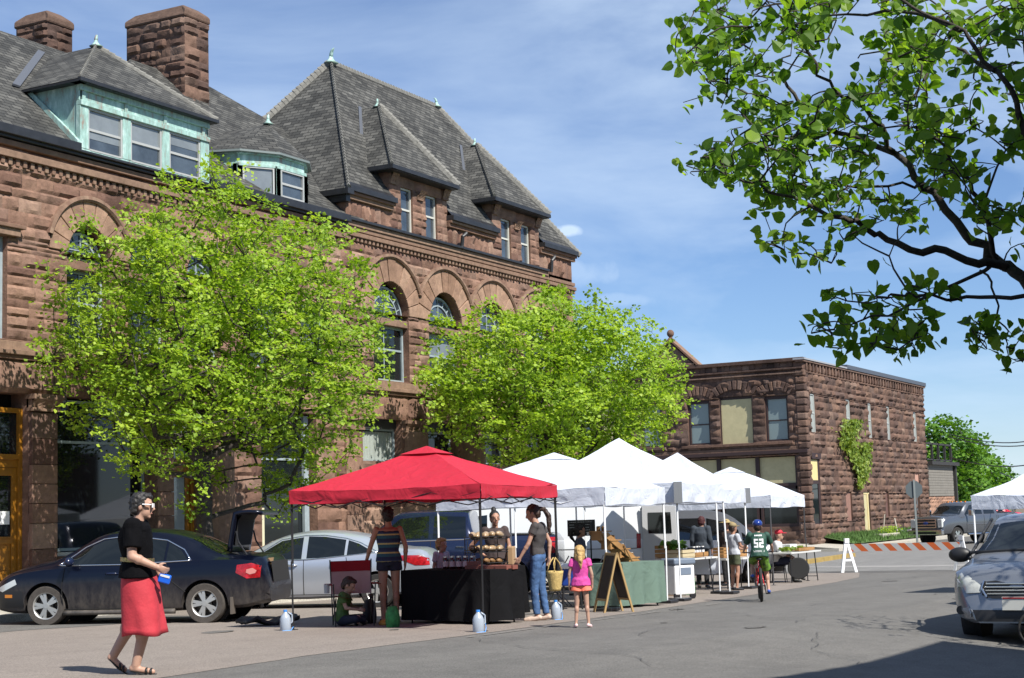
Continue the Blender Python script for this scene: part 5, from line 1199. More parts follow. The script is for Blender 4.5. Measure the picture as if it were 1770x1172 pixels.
c.patch('side_window', [(.06, .955), (.06, 1.36), (.4, 1.315), (.68, 1.195), (1.0, .955)], CARGL); c.patch('side_window', [(-.62, .975), (-.62, 1.285), (-.3, 1.35), (-.02, 1.365), (-.02, .957)], CARGL); c.patch('quarter_window', [(-1.0, 1.0), (-.86, 1.15), (-.66, 1.265), (-.66, .98)], CARGL)
t = MB(); c.line(t, [(-1.06, .985), (-.92, 1.15), (-.62, 1.30), (-.02, 1.385), (.42, 1.34), (.72, 1.215), (1.1, .94), (0, .94)], .012, closed=True); t.build('chrome_trim', CHROME, rt, smooth=True)
t = MB(); c.line(t, [(.02, .26), (.02, .95)]); c.line(t, [(1.0, .3), (1.02, .6), (.98, .9)]); c.line(t, [(-.66, .97), (-.7, .72), (-.98, .5)]); c.line(t, [(1.0, .26), (-.72, .26)]); c.line(t, [(1.15, 1.0), (2.05, .8)], .004); t.build('door_seam', SEAM, rt)
c.topglass('windscreen', .62, 1.12); c.topglass('rear_window', -1.5, -1.0)
t = MB(); c.line(t, [(1.0, .205), (-.8, .205)], .045); t.build('sill', dirty_paint('mud', (.05, .045, .04)), rt, smooth=True)
for x in (.2, -.52):
    for sg in (1, -1): t = MB(); t.tube([(x-.1, sg*(c.yat(x, .8)+.0), .80), (x-.07, sg*(c.yat(x, .8)+.035), .805), (x+.07, sg*(c.yat(x, .8)+.035), .805), (x+.1, sg*(c.yat(x, .8)), .80)], [.014, .018, .018, .014], 6); t.build('door_handle', mat('navy trim', (.008, .014, .04), .25), rt, smooth=True)
for sg in (1, -1): t = MB(); t.ell((.86, sg*.98, 1.0), (.07, .11, .075)); t.cyl((.86, sg*.86, .96), (.86, sg*.93, .98), .025, n=8); t.build('wing_mirror', mat('navy trim', (.008, .014, .04), .25), rt, smooth=True)
c.patch('tail_lamp', [(-2.15, .70), (-2.16, .88), (-2.02, .925), (-1.8, .90), (-1.78, .78), (-1.95, .69)], REDL, off=.008); c.patch('reversing_lamp', [(-2.08, .77), (-2.1, .81), (-2.04, .85), (-1.95, .83), (-1.94, .78), (-2.0, .75)], mat('pinkish lamp', (.5, .2, .18), .2), off=.014); c.patch('headlamp', [(2.2, .58), (1.82, .74), (1.78, .66), (2.05, .54)], LAMP, off=.006); c.patch('side_marker', [(2.0, .45), (2.0, .50), (1.86, .50), (1.86, .45)], AMB, off=.008); c.patch('front_bumper', [(2.25, .28), (2.25, .5), (2.02, .56), (1.68, .55), (1.66, .3)], mat('dark bumper', (.012, .013, .016), .5), off=.004)
c.wheels_all(.318, spokes=5, dirt=mat('muddy tyre', (.06, .052, .045), .95, nz=.3, nscale=14)); 
for sg in (1, -1): t = MB(); t.box((-1.72, sg*.80, .28), (.03, .2, .26)); t.build('mud_flap', mat('muddy flap', (.10, .085, .07), .9), rt); 
t = MB(); t.quad((-2.24, -.5, .93), (-2.24, .5, .93), (-1.62, .55, 1.085), (-1.62, -.55, 1.085)); t.quad((-2.285, -.48, .62), (-2.285, .48, .62), (-2.25, .5, .94), (-2.25, -.5, .94)); t.build('boot_opening', mat('black boot lining', (.012, .012, .012), .9), rt)
t = MB()  # raised boot lid
hx, hz = -1.58, 1.10
def lid(u, v): # u across -.55..55, v 0..1 along
    a = R(74); L1 = .62; L2 = .46
    if v < .6: d = v/.6*L1; return (hx-math.cos(a)*d*.55-.0, u, hz+math.sin(a)*d)
    d = (v-.6)/.4*L2; x, z = hx-math.cos(a)*L1*.55, hz+math.sin(a)*L1; return (x-d*.93, u*(1-.1*(v-.6)), z+d*.22-d*d*.5)
t.grid([[lid(-.56+1.12*i/10, j/10) for i in range(11)] for j in range(11)]); o = t.build('boot_lid', c.paint, rt, smooth=True); sm = o.modifiers.new('s', 'SOLIDIFY'); sm.thickness = .06; sm.offset = 0
t = MB(); t.grid([[tuple(Vector(lid(-.46+.92*i/6, .12+.8*j/6))+Vector((-.045, 0, -.03))) for i in range(7)] for j in range(7)]); t.build('lid_lining', mat('black boot lining', (.012, .012, .012), .9), o)
for sg in (1, -1): t = MB(); t.tube([(-1.9, sg*.5, .98), (-1.72, sg*.5, 1.25), (-1.68, sg*.5, 1.42)], .014, 6); t.build('gas_strut', BLKP, o)
rt.scale = (1.03, 1.03, 1.03); finish(rt, tuple((atd(345, 25.4)+HD*1.31-NN*.88)[:2]), HD)
bx = tag(MB().box((0, 0, .09), (.42, .34, .18)).build('cardboard_box', mat('cardboard', (.28, .18, .09), .85)), 'small open cardboard box sitting in the open boot of the blue sedan', 'box')
bx.location = rt.location + Matrix.Rotation(rt.rotation_euler.z, 3, 'Z') @ Vector((-2.08, .28, .82)); bx.rotation_euler.z = rt.rotation_euler.z+.2

# 2. silver sedan
def sedan_silver():
    rt = empty('sedan', label='clean silver sedan parked between the muddy blue sedan and the navy pickup', cat='car', group='cars parked nose to the kerb')
    top = [(-2.42, .62), (-2.36, .93), (-2.2, 1.09), (-1.75, 1.14), (-1.1, 1.36), (-.45, 1.465), (.15, 1.46), (.7, 1.34), (1.35, 1.03), (1.8, .93), (2.15, .8), (2.35, .62), (2.42, .4)]
    belt = [(-2.42, .6), (-2.25, 1.0), (-1.6, 1.04), (0, .96), (1.1, .89), (1.8, .82), (2.2, .66), (2.42, .4)]
    wid = [(-2.42, .64), (-2.25, .80), (-1.6, .90), (0, .92), (1.4, .90), (2.0, .80), (2.3, .62), (2.42, .5)]
    c = Car(rt, top, belt, wid, [(-2, .62), (-1, .61), (0, .63), (1, .66)], [(-2.42, .34), (-2, .26), (0, .19), (2, .2), (2.42, .28)], -2.42, 2.42, mat('silver paint', (.46, .5, .56), .28, .55, coat=.5))
    c.body([-1.36, 1.42], .33, .05)
    c.patch('side_window', [(.12, .965), (.12, 1.375), (.55, 1.31), (1.15, .96)], CARGL); c.patch('side_window', [(-.72, 1.0), (-.72, 1.31), (-.3, 1.375), (.02, 1.385), (.02, .97)], CARGL); c.patch('quarter_window', [(-1.28, 1.07), (-.98, 1.23), (-.77, 1.30), (-.77, 1.02)], CARGL)
    t = MB(); c.line(t, [(-1.38, 1.06), (-1.0, 1.25), (-.72, 1.335), (-.3, 1.4), (.1, 1.4), (.56, 1.33), (1.2, .945), (0, .95)], .011, closed=True); t.build('window_trim', CHROME, rt, smooth=True)
    t = MB(); c.line(t, [(.07, .28), (.07, .95)]); c.line(t, [(1.12, .3), (1.14, .9)]); c.line(t, [(-.76, .98), (-.8, .75), (-1.0, .55)]); c.line(t, [(1.1, .28), (-.85, .28)]); t.build('door_seam', SEAM, rt)
    c.topglass('windscreen', .78, 1.3); c.topglass('rear_window', -1.68, -1.15)
    for x in (.3, -.55):
        for sg in (1, -1): t = MB(); t.tube([(x-.1, sg*(c.yat(x, .84)), .84), (x-.07, sg*(c.yat(x, .84)+.035), .845), (x+.07, sg*(c.yat(x, .84)+.035), .845), (x+.1, sg*(c.yat(x, .84)), .84)], [.014, .018, .018, .014], 6); t.build('door_handle', CHROME, rt, smooth=True)
    for sg in (1, -1): t = MB(); t.ell((.95, sg*1.0, 1.02), (.07, .11, .075)); t.build('wing_mirror', c.paint, rt, smooth=True)
    c.patch('tail_lamp', [(-2.36, .80), (-2.34, .93), (-2.15, .99), (-1.55, 1.0), (-1.8, .92), (-2.1, .80)], REDL, off=.01); c.patch('headlamp', [(2.35, .58), (1.9, .78), (1.85, .7), (2.2, .54)], LAMP, off=.006)
    c.wheels_all(.33, spokes=5); return rt, c
rt, c = sedan_silver(); rw_ = Vector((25.3, 16.85, 0)); finish(rt, tuple((rw_+HD*1.36-NN*.9)[:2]), HD)

# 3. navy pickup
rt = empty('pickup_truck', label='navy blue pickup truck between the silver sedan and the white cargo van', cat='truck', group='cars parked nose to the kerb')
top = [(-2.85, 1.25), (-2.8, 1.36), (-1.0, 1.36), (-.93, 1.40), (-.88, 1.86), (-.5, 1.93), (.6, 1.93), (1.0, 1.80), (1.55, 1.33), (2.2, 1.24), (2.7, 1.12), (2.85, .8)]
belt = [(-2.85, 1.2), (-.9, 1.28), (1.4, 1.24), (2.3, 1.14), (2.85, .8)]
wid = [(-2.85, .93), (-2.4, .97), (0, 1.0), (2.2, .98), (2.85, .84)]
c = Car(rt, top, belt, wid, [(-1, .78), (.9, .76), (1.5, .82)], .42, -2.85, 2.85, mat('navy pickup paint', (.01, .016, .05), .22, .3, coat=.6))
c.body([-1.75, 1.85], .40, .07); c.patch('side_window', [(-.78, 1.33), (-.76, 1.8), (-.05, 1.83), (-.02, 1.33)], CARGL); c.patch('side_window', [(.08, 1.33), (.08, 1.83), (.75, 1.78), (1.3, 1.33)], CARGL)
c.topglass('windscreen', 1.02, 1.52); t = MB(); c.line(t, [(.03, .5), (.03, 1.28)]); c.line(t, [(-.82, .6), (-.82, 1.3)]); c.line(t, [(1.2, .5), (1.2, 1.25)]); c.line(t, [(-.9, .5), (-.9, 1.35)]); t.build('door_seam', SEAM, rt)
t = MB(); c.line(t, [(-.85, 1.29), (1.4, 1.26)], .012); t.build('belt_trim', CHROME, rt)
for x in (.22, -.65):
    for sg in (1, -1): t = MB(); t.tube([(x-.09, sg*(c.yat(x, 1.12)+.02), 1.12), (x+.09, sg*(c.yat(x, 1.12)+.02), 1.13)], .018, 6); t.build('door_handle', CHROME, rt)
for sg in (1, -1): t = MB(); t.box((1.1, sg*1.14, 1.4), (.1, .2, .26)); t.build('wing_mirror', BLKP, rt, bevel=.03)
c.patch('tail_lamp', [(-2.8, .95), (-2.8, 1.3), (-2.66, 1.3), (-2.66, .95)], REDL, off=.01); t = MB(); t.box((-2.95, 0, .6), (.14, 1.8, .18)); t.build('rear_bumper', CHROME, rt, bevel=.02)
t = MB(); t.box((-1.85, 0, 1.375), (1.7, 1.6, .03)); t.build('bed_shade_sheet', BLKP, rt); c.wheels_all(.40, spokes=5, double=False, wd=.26)  # dark sheet over the bed top stands for the shade inside it
tl = Vector((31.6, 16.2, 0)); finish(rt, tuple((tl+HD*2.85-NN*1.0)[:2]), HD)

WV = mat('white van paint', (.70, .72, .74), .3, coat=.5)
# 4. white cargo van
rt = empty('cargo_van', label='long white cargo van with its rear door open behind the canopies', cat='van', group='cars parked nose to the kerb')
top = [(-2.85, 1.95), (-2.8, 2.1), (-2.3, 2.16), (.9, 2.16), (1.3, 2.05), (2.0, 1.45), (2.3, 1.28), (2.75, 1.1), (2.85, .8)]
belt = [(-2.85, 1.2), (1.6, 1.2), (2.3, 1.12), (2.85, .8)]; wid = [(-2.85, .95), (-2.6, 1.0), (1.5, 1.0), (2.4, .95), (2.85, .8)]
c = Car(rt, top, belt, wid, [(-2.8, .86), (.8, .86), (1.9, .84)], .38, -2.85, 2.85, WV)
c.body([-1.7, 1.75], .36, .06); c.patch('side_window', [(.95, 1.3), (.95, 1.88), (1.3, 1.84), (1.85, 1.32)], CARGL); c.topglass('windscreen', 1.38, 2.0)
t = MB(); c.line(t, [(.85, .45), (.85, 1.95)]); c.line(t, [(-.75, .45), (-.75, 1.95)]); c.line(t, [(-2.7, 1.0), (.8, 1.0)], .008); t.build('door_seam', SEAM, rt); t = MB(); c.line(t, [(-1.2, .46), (1.2, .46)], .03); t.build('sill', BLKP, rt)
for sg in (1, -1): t = MB(); t.box((1.55, sg*1.14, 1.45), (.1, .2, .28)); t.build('wing_mirror', BLKP, rt, bevel=.03)
t = MB(); t.b2(-2.86, -2.84, -.86, .9, .5, 2.0); t.build('rear_opening', mat('dim van interior', (.03, .03, .032), .9), rt)
t = MB(); a = R(100); hx = Vector((-2.85, .95, 0)); d = Vector((-1, .12, 0)).normalized(); n_ = Vector((.12, 1, 0)).normalized()
t.prism([hx+Vector((0, 0, .5)), hx+d*.85+Vector((0, 0, .5)), hx+d*.83+Vector((0, 0, 2.0)), hx+Vector((0, 0, 2.05))], n_*.05); o = t.build('rear_door', mat('grey white van door', (.5, .51, .52), .4), rt, bevel=.01)
t = MB(); t.prism([hx+d*.15+n_*.055+Vector((0, 0, 1.35)), hx+d*.72+n_*.055+Vector((0, 0, 1.35)), hx+d*.70+n_*.055+Vector((0, 0, 1.85)), hx+d*.15+n_*.055+Vector((0, 0, 1.85))], n_*.006); t.build('pane', CARGL, o)
c.patch('tail_lamp', [(-2.8, 1.0), (-2.8, 1.35), (-2.7, 1.35), (-2.7, 1.0)], REDL, off=.01); c.wheels_all(.36, spokes=6, double=False)
finish(rt, tuple((atd(1098, 38.3)+HD*2.85-NN*1.0)[:2]), HD)

# 5. white minivan, nose towards the road
rt = empty('minivan', label='white minivan with dark side windows parked nose out towards the road', cat='van')
top = [(-2.3, 1.4), (-2.25, 1.75), (-2.0, 1.9), (-.5, 1.95), (.4, 1.9), (.9, 1.72), (1.6, 1.15), (2.0, 1.0), (2.22, .8), (2.3, .5)]
belt = [(-2.3, 1.1), (0, 1.1), (1.2, 1.05), (1.9, .92), (2.3, .5)]; wid = [(-2.3, .82), (-2, .9), (1.4, .9), (2.0, .8), (2.3, .6)]
c = Car(rt, top, belt, wid, [(-2.2, .72), (.5, .72), (1.5, .72)], .24, -2.3, 2.3, WV)
c.body([-1.4, 1.4], .33, .06); c.patch('side_window', [(-2.0, 1.18), (-2.0, 1.68), (-1.0, 1.72), (-1.0, 1.17)], CARGL); c.patch('side_window', [(-.85, 1.17), (-.85, 1.72), (-.05, 1.72), (-.05, 1.15)], CARGL); c.patch('side_window', [(.08, 1.15), (.08, 1.72), (.55, 1.62), (.95, 1.4), (.98, 1.13)], CARGL); c.patch('quarter_window', [(1.04, 1.12), (1.04, 1.34), (1.3, 1.14)], CARGL); c.topglass('windscreen', .98, 1.58)
t = MB(); c.line(t, [(.02, .35), (.02, 1.75)]); c.line(t, [(1.0, .4), (1.0, 1.1)]); c.line(t, [(-.92, .35), (-.92, 1.75)]); t.build('door_seam', SEAM, rt); c.patch('headlamp', [(2.2, .68), (1.85, .88), (1.8, .78), (2.05, .64)], LAMP, off=.008); c.patch('front_bumper', [(2.28, .3), (2.26, .42), (1.85, .45), (1.85, .3)], BLKP, off=.006)
for sg in (1, -1): t = MB(); t.ell((1.15, sg*1.02, 1.15), (.08, .12, .1)); t.build('wing_mirror', WV, rt, smooth=True)
t = MB(); t.box((2.29, 0, .55), (.03, .5, .12)); t.build('number_plate', WHITEP, rt); c.wheels_all(.33, spokes=7, double=False)
H5 = Vector((.647, -.763, 0)); finish(rt, tuple((atd(1348, 41.6)-H5*2.3+Vector((.763, .647, 0))*.9)[:2]), H5)

# 6. grey pickup beyond the barricade
rt = empty('pickup_truck', label='dark grey crew cab pickup with chrome grille parked beyond the striped barricade', cat='truck')
top = [(-3.15, 1.3), (-3.1, 1.42), (-1.25, 1.44), (-1.2, 1.5), (-1.12, 1.92), (-.8, 2.0), (.75, 2.0), (1.15, 1.86), (1.75, 1.42), (2.9, 1.34), (3.05, 1.25), (3.15, .75)]
belt = [(-3.15, 1.25), (-1.2, 1.36), (1.5, 1.32), (2.9, 1.2), (3.15, .75)]; wid = [(-3.15, .98), (-2.8, 1.0), (2.6, 1.0), (3.0, .96), (3.15, .9)]
PG = mat('dark grey metallic', (.13, .14, .155), .25, .6, coat=.6)
c = Car(rt, top, belt, wid, [(-1.2, .80), (1, .78), (1.7, .84)], .5, -3.15, 3.15, PG)
c.body([-1.95, 2.05], .42, .09); c.patch('side_window', [(-.98, 1.42), (-.95, 1.86), (-.2, 1.9), (-.12, 1.42)], CARGL); c.patch('side_window', [(.02, 1.42), (.02, 1.9), (.85, 1.86), (1.4, 1.42)], CARGL); c.topglass('windscreen', 1.2, 1.72)
t = MB(); c.line(t, [(-.06, .6), (-.06, 1.38)]); c.line(t, [(-1.1, .6), (-1.1, 1.4)]); c.line(t, [(1.35, .6), (1.35, 1.36)]); c.line(t, [(-1.22, .55), (-1.22, 1.4)]); t.build('door_seam', SEAM, rt)
t = MB(); c.line(t, [(-2.7, .93), (1.4, .95)], .02); c.line(t, [(-3.0, 1.42), (-1.3, 1.44)], .025); t.build('side_moulding', CHROME, rt)
t = MB(); t.box((3.17, 0, 1.04), (.05, 1.2, .42)); o = t.build('grille', BLKP, rt, bevel=.02)
t = MB()
for z in (.85, .97, 1.11, 1.24): t.box((3.2, 0, z), (.03, 1.16, .045))
t.box((3.2, -.58, 1.04), (.05, .05, .42)); t.box((3.2, .58, 1.04), (.05, .05, .42)); t.build('grille_bars', CHROME, o)
t = MB(); t.ell((3.225, 0, 1.05), (.02, .15, .07)); t.build('badge', mat('blue badge', (.02, .05, .2), .2), o)
for sg in (1, -1): t = MB(); t.box((3.12, sg*.78, 1.05), (.14, .26, .40)); t.build('headlamp', LAMP, rt, bevel=.03)
t = MB(); t.box((3.22, 0, .62), (.2, 1.95, .24)); t.build('front_bumper', CHROME, rt, bevel=.03); t = MB(); t.box((3.33, 0, .6), (.01, 1.3, .1)); t.build('bumper_slot', SEAM, rt)
for sg in (1, -1):
    t = MB(); t.box((1.3, sg*1.2, 1.5), (.12, .22, .3)); t.build('wing_mirror', CHROME, rt, bevel=.04)
    t = MB(); t.tube([(1.3, sg*.98, .48), (-1.1, sg*.98, .48)], .05, 8); t.build('step_bar', CHROME, rt)
t = MB()
for y in (-.5, -.25, 0, .25, .5): t = MB(); t.box((.72, y, 2.04), (.09, .07, .05)); t.build('roof_lamp', AMB, rt)
t = MB(); t.box((-2.15, 0, 1.45), (1.75, 1.6, .03)); t.build('bed_dark_overlay', BLKP, rt); c.patch('side_decal', [(-2.9, 1.2), (-2.9, 1.3), (-2.55, 1.3), (-2.55, 1.2)], REDL, off=.006); c.wheels_all(.42, spokes=6, double=False, wd=.28, m_=CHROME)  # dark overlay at rail height, in place of the bed's shaded interior
H6 = Vector((-.92, .39, 0)).normalized(); n6 = Vector((H6.y, -H6.x, 0)); n6 = -Vector((-H6.y, H6.x, 0)) if Vector((-H6.y, H6.x, 0)).y > 0 else Vector((-H6.y, H6.x, 0))
fwp = atd(1638, 80); rt.scale = (1.06, 1.06, 1.06); finish(rt, tuple((fwp-H6*2.05*1.06-n6*.98)[:2]), H6)

# 7. silver estate car at the edge of the frame
rt = empty('estate_car', label='silver grey estate car with clouded headlamps at the road edge', cat='car')
top = [(-2.3, .9), (-2.25, 1.3), (-2.0, 1.55), (-1.2, 1.6), (0, 1.6), (.55, 1.5), (1.25, 1.12), (1.5, 1.02), (1.95, .93), (2.2, .83), (2.32, .62), (2.37, .4)]
rt.scale = (1, 1.02, 1.07); belt = [(-2.3, .9), (0, 1.0), (1.1, .97), (1.7, .9), (2.1, .78), (2.37, .4)]; wid = [(-2.3, .78), (-2, .88), (1.5, .9), (2.0, .84), (2.22, .74), (2.37, .58)]
GP = mat('silver grey paint', (.22, .235, .26), .28, .55, coat=.5)
c = Car(rt, top, belt, wid, [(-2, .66), (.5, .66), (1.2, .72)], .26, -2.3, 2.37, GP)
c.body([-1.35, 1.4], .33, .07); c.patch('side_window', [(-.9, 1.05), (-.9, 1.45), (0, 1.48), (0, 1.05)], CARGL); c.patch('side_window', [(.1, 1.05), (.1, 1.48), (.5, 1.42), (1.05, 1.02)], CARGL); c.patch('quarter_window', [(-1.9, 1.1), (-1.8, 1.4), (-1.0, 1.45), (-1.0, 1.06)], CARGL); c.topglass('windscreen', .6, 1.27, inset=.05)
t = MB()
for sg in (1, -1): t.tube([(.5, sg*.66, 1.54), (.85, sg*.70, 1.37), (1.28, sg*.78, 1.1)], .022, 6)
t.tube([(1.27, -.8, 1.11), (1.3, 0, 1.14), (1.27, .8, 1.11)], .02, 6); t.build('windscreen_seal', BLKP, rt)
for sg in (1, -1):
    t = MB(); t.ell((.95, sg*1.02, 1.08), (.09, .16, .1)); t.cyl((.98, sg*.86, 1.03), (.96, sg*.95, 1.05), .03, n=8); t.build('wing_mirror', BLKP, rt, smooth=True)
# front face: built on the nose curve
def nose(y, z, off=.01):
    x = 2.37
    for k in range(80):
        xx = 2.37-k*.012; w_ = c.yat(xx, z) if z < interp(c.top, xx) else -1
        if z <= interp(c.top, xx)-.0 and w_ >= abs(y): x = xx; break
    return (x+off, y, z)
def nposy(name, pts, m_, off, par=rt):
    c0 = Vector((0, 0, 0)); P = [Vector(nose(y, z, off)) for y, z in pts]
    for p in P: c0 += p/len(P)
    cy, cz = sum(p[0] for p in pts)/len(pts), sum(p[1] for p in pts)/len(pts); cc_ = Vector(nose(cy, cz, off))
    g = MB(); n = len(P); ring1 = [Vector(nose(cy+(y-cy)*.5, cz+(z-cz)*.5, off+.004)) for y, z in pts]
    g.add(P+ring1+[cc_], [(i, (i+1) % n, n+(i+1) % n, n+i) for i in range(n)]+[(n+i, n+(i+1) % n, 2*n) for i in range(n)]); return g.build(name, m_, par, smooth=True)
LAMP2 = mat('clouded headlamp', (.42, .43, .40), .15, spec=.9, coat=.4, nz=.2, nscale=9)
for sg in (1, -1):
    nposy('headlamp', [(sg*.86, .92), (sg*.80, .95), (sg*.62, .83), (sg*.45, .72), (sg*.44, .63), (sg*.62, .62), (sg*.84, .66), (sg*.88, .8)][::sg], LAMP2, .02)
    nposy('fog_lamp_panel', [(sg*.85, .36), (sg*.85, .47), (sg*.60, .46), (sg*.58, .33)][::sg], mat('silver bumper insert', (.3, .31, .32), .4), .02); t = MB(); p = nose(sg*.74, .41, .03); t.cyl(p, (p[0]+.02, p[1], p[2]), .055, n=14); t.build('fog_lamp', BLKP, rt)
g = nposy('grille', [(-.43, .60), (-.4, .76), (0, .80), (.4, .76), (.43, .60), (.3, .56), (-.3, .56)], BLKP, .015)
t = MB()
for z, w_ in ((.615, .36), (.655, .38), (.695, .39), (.735, .38)): t.tube([nose(y, z, .03) for y in (-w_, -w_/2, 0, w_/2, w_)], .011, 6)
for sg in (1, -1): t.tube([nose(sg*.40, .77, .03), nose(sg*.43, .68, .03), nose(sg*.36, .575, .03)], .018, 6)
t.build('grille_bars', CHROME, g)
nposy('lower_intake', [(-.5, .28), (-.55, .42), (.55, .42), (.5, .28)], BLKP, .018); t = MB(); t.box((2.42, 0, .5), (.015, .32, .16)); pl_ = t.build('number_plate', mat('pale number plate', (.6, .6, .55), .5), rt); t = MB(); t.box((2.43, 0, .565), (.006, .3, .02)); t.build('plate_band', REDL, pl_)
c.wheels_all(.33, spokes=5, double=False); finish(rt, (23.6, 4.17), Vector((-1, .02, 0)))
EST = rt
# ---------------- canopies and stalls ----------------
def cloth_mat(name, c, rough=.75, trans=.25, nz=.05):
    mt = bpy.data.materials.new(name); mt.use_nodes = True; t, b = ng(mt); lk = t.links.new
    b.inputs['Base Color'].default_value = (*c, 1); b.inputs['Roughness'].default_value = rough; b.inputs['Specular IOR Level'].default_value = .08 if c[1] < .02 and c[0] < .02 else .25
    tcn = t.nodes.new('ShaderNodeTexCoord'); n = t.nodes.new('ShaderNodeTexNoise'); n.inputs['Scale'].default_value = 2.5; n.inputs['Detail'].default_value = 4; n.inputs['Distortion'].default_value = 1.5; lk(tcn.outputs['Object'], n.inputs['Vector'])
    bp = t.nodes.new('ShaderNodeBump'); bp.inputs['Strength'].default_value = .45; bp.inputs['Distance'].default_value = .07; lk(n.outputs['Fac'], bp.inputs['Height']); lk(bp.outputs['Normal'], b.inputs['Normal'])
    tr = t.nodes.new('ShaderNodeBsdfTranslucent'); tr.inputs['Color'].default_value = (*c, 1)
    ms = t.nodes.new('ShaderNodeMixShader'); ms.inputs[0].default_value = trans; lk(b.outputs[0], ms.inputs[1]); lk(tr.outputs[0], ms.inputs[2]); lk(ms.outputs[0], t.nodes['Material Output'].inputs['Surface'])
    _mc[name] = mt; return mt
REDC = cloth_mat('red canopy cloth', (.50, .024, .045), .6, .12); WHC = cloth_mat('white canopy cloth', (.62, .66, .74), .65, .12)
BLKC = cloth_mat('black table cloth', (.008, .008, .009), .85, 0.); GRNC = cloth_mat('sage table cloth', (.12, .18, .145), .85, .04)
PW = mat('white enamelled pole', (.72, .74, .76), .35); PB = mat('black enamelled pole', (.015, .015, .017), .4)
def canopy(label, cs, ze, zv, peak, m_, pm, seed, feet=True, vent=0., tilt=(0, 0, 0, 0), cornerm=None, sag=.10, legs=(0, 1, 2, 3), group='market canopies in a row'):
    rg = random.Random(seed); c0 = (Vector(cs[0])+Vector(cs[2]))/2; c0 = Vector((c0.x, c0.y, zg(c0.x, c0.y)))
    rt = empty('canopy_tent', c0, label=label, cat='canopy', group=group); C = [Vector((p[0], p[1], 0))-Vector((c0.x, c0.y, 0)) for p in cs]; ze -= c0.z; zv -= c0.z; pk = Vector((peak[0]-c0.x, peak[1]-c0.y, peak[2]-c0.z))
    g = MB(); n = 12; m2 = 10
    for i in range(4):
        A, B = C[i], C[(i+1) % 4]; rows = []
        for j in range(m2+1):
            t = j/m2; r = []
            for k in range(n+1):
                s_ = k/n; e = A.lerp(B, s_); e.z = ze; mid = 4*s_*(1-s_); e.z -= .035*mid
                p = e.lerp(pk, t); p.z -= sag*math.sin(t*PI)*(.55+.45*mid); p.z += .022*noise.noise(p*1.7+Vector((seed, 0, 0)))+.012*math.sin(s_*26+seed)*max(0, 1-t*3)*abs(2*s_-1)
                r.append(p)
            rows.append(r)
        g.grid(rows)
        out = (A+B)/2; out.z = 0; out.normalize(); rows = []
        for j in range(6):
            t = j/5; r = []
            for k in range(25):
                s_ = k/24; e = A.lerp(B, s_); mid = 4*s_*(1-s_); zt = ze-.035*mid; e.z = zt+(zv+.02*math.sin(s_*9+seed+i)*.6-zt)*t
                e += out*(.012+.02*t*noise.noise(Vector((s_*5+seed, t*2+i, 3)))*1.6+.012*math.sin(s_*21+t*3+i)*t*mid); r.append(e)
            rows.append(r)
        g.grid(rows)
    o = g.build('canopy', m_, rt, smooth=True, angle=35); 
    if vent:
        v = MB(); q = [c.lerp(pk, .80) for c in [Vector((c.x, c.y, ze)) for c in C]]; up_ = Vector((0, 0, vent)); top_ = pk+Vector((0, 0, vent*.9))
        for i in range(4): v.grid([[q[i].lerp(q[(i+1) % 4], k/6)+up_ for k in range(7)], [q[i].lerp(q[(i+1) % 4], k/6).lerp(top_, .98)+up_*.2 for k in range(7)]])
        v.build('vent_cap', m_, rt, smooth=True, angle=35)
    L_ = [0]*4
    for i in legs:
        A = C[i]; gz = zg(c0.x+A.x, c0.y+A.y)-c0.z; dx, dy = (tilt[i] if isinstance(tilt[i], tuple) else (tilt[i], 0)); l = MB(); inn = -A.normalized()*.03
        B0 = Vector((A.x+dx, A.y+dy, gz+.01))+inn; l.tube([Vector((A.x, A.y, ze-.04))+inn, Vector((A.x, A.y, ze-.04)).lerp(B0, .52)+inn*.5], .021, 4); l.tube([Vector((A.x, A.y, ze-.04)).lerp(B0, .50), B0], .016, 4)
        lo = l.build('leg', pm, rt)
        f = MB()
        if feet: f.box((B0.x, B0.y, gz+.035), (.38, .30, .055))
        else: f.box((B0.x, B0.y, gz+.006), (.10, .10, .012))
        f.build('foot', PB, lo, bevel=.01)
        if cornerm and i in cornerm: q = MB(); e = -A.normalized(); q.box((A.x-e.x*.035, A.y-e.y*.035, (ze+zv)/2), (.16, .16, ze-zv+.02), rz=.4); q.build('corner_patch', mat('grey corner patch', (.18, .19, .2), .7), rt)
    tr = MB()
    for i in range(4):
        A, B = C[i].copy(), C[(i+1) % 4].copy(); A.z = B.z = ze-.10; k = 4
        for j in range(k):
            a, b = A.lerp(B, j/k), A.lerp(B, (j+1)/k); u, d = Vector((0, 0, 0)), Vector((0, 0, -.16)); tr.tube([a+(u if j % 2 else d), b+(d if j % 2 else u)], .009, 4); tr.tube([a+(d if j % 2 else u), b+(u if j % 2 else d)], .009, 4)
        a = C[i].copy(); a.z = ze-.08; tr.tube([a, a.lerp(pk, .55)+Vector((0, 0, -.12)), pk-Vector((0, 0, .05))], .010, 4)
    tr.build('truss', pm, rt)
    return rt
RL, RM, RR = (18.36, 13.7), (18.47, 10.6), (21.63, 11.06); RB_ = (RL[0]+RR[0]-RM[0], RL[1]+RR[1]-RM[1])
canopy('bright red pop-up canopy on black legs, first of the row', [RL, RM, RR, RB_], 1.77, 1.58, (20.0, 12.38, 2.38), REDC, PB, 3, feet=False, vent=.014, sag=.03)
P1, P2 = (24.06, 11.4), (27.2, 11.65); canopy('bluish white low canopy with a vented top, next after the red one', [(23.86, 14.6), P1, P2, (27.0, 14.85)], 1.76, 1.45, (25.57, 13.1, 2.42), WHC, PW, 4, vent=.02, sag=-.03)
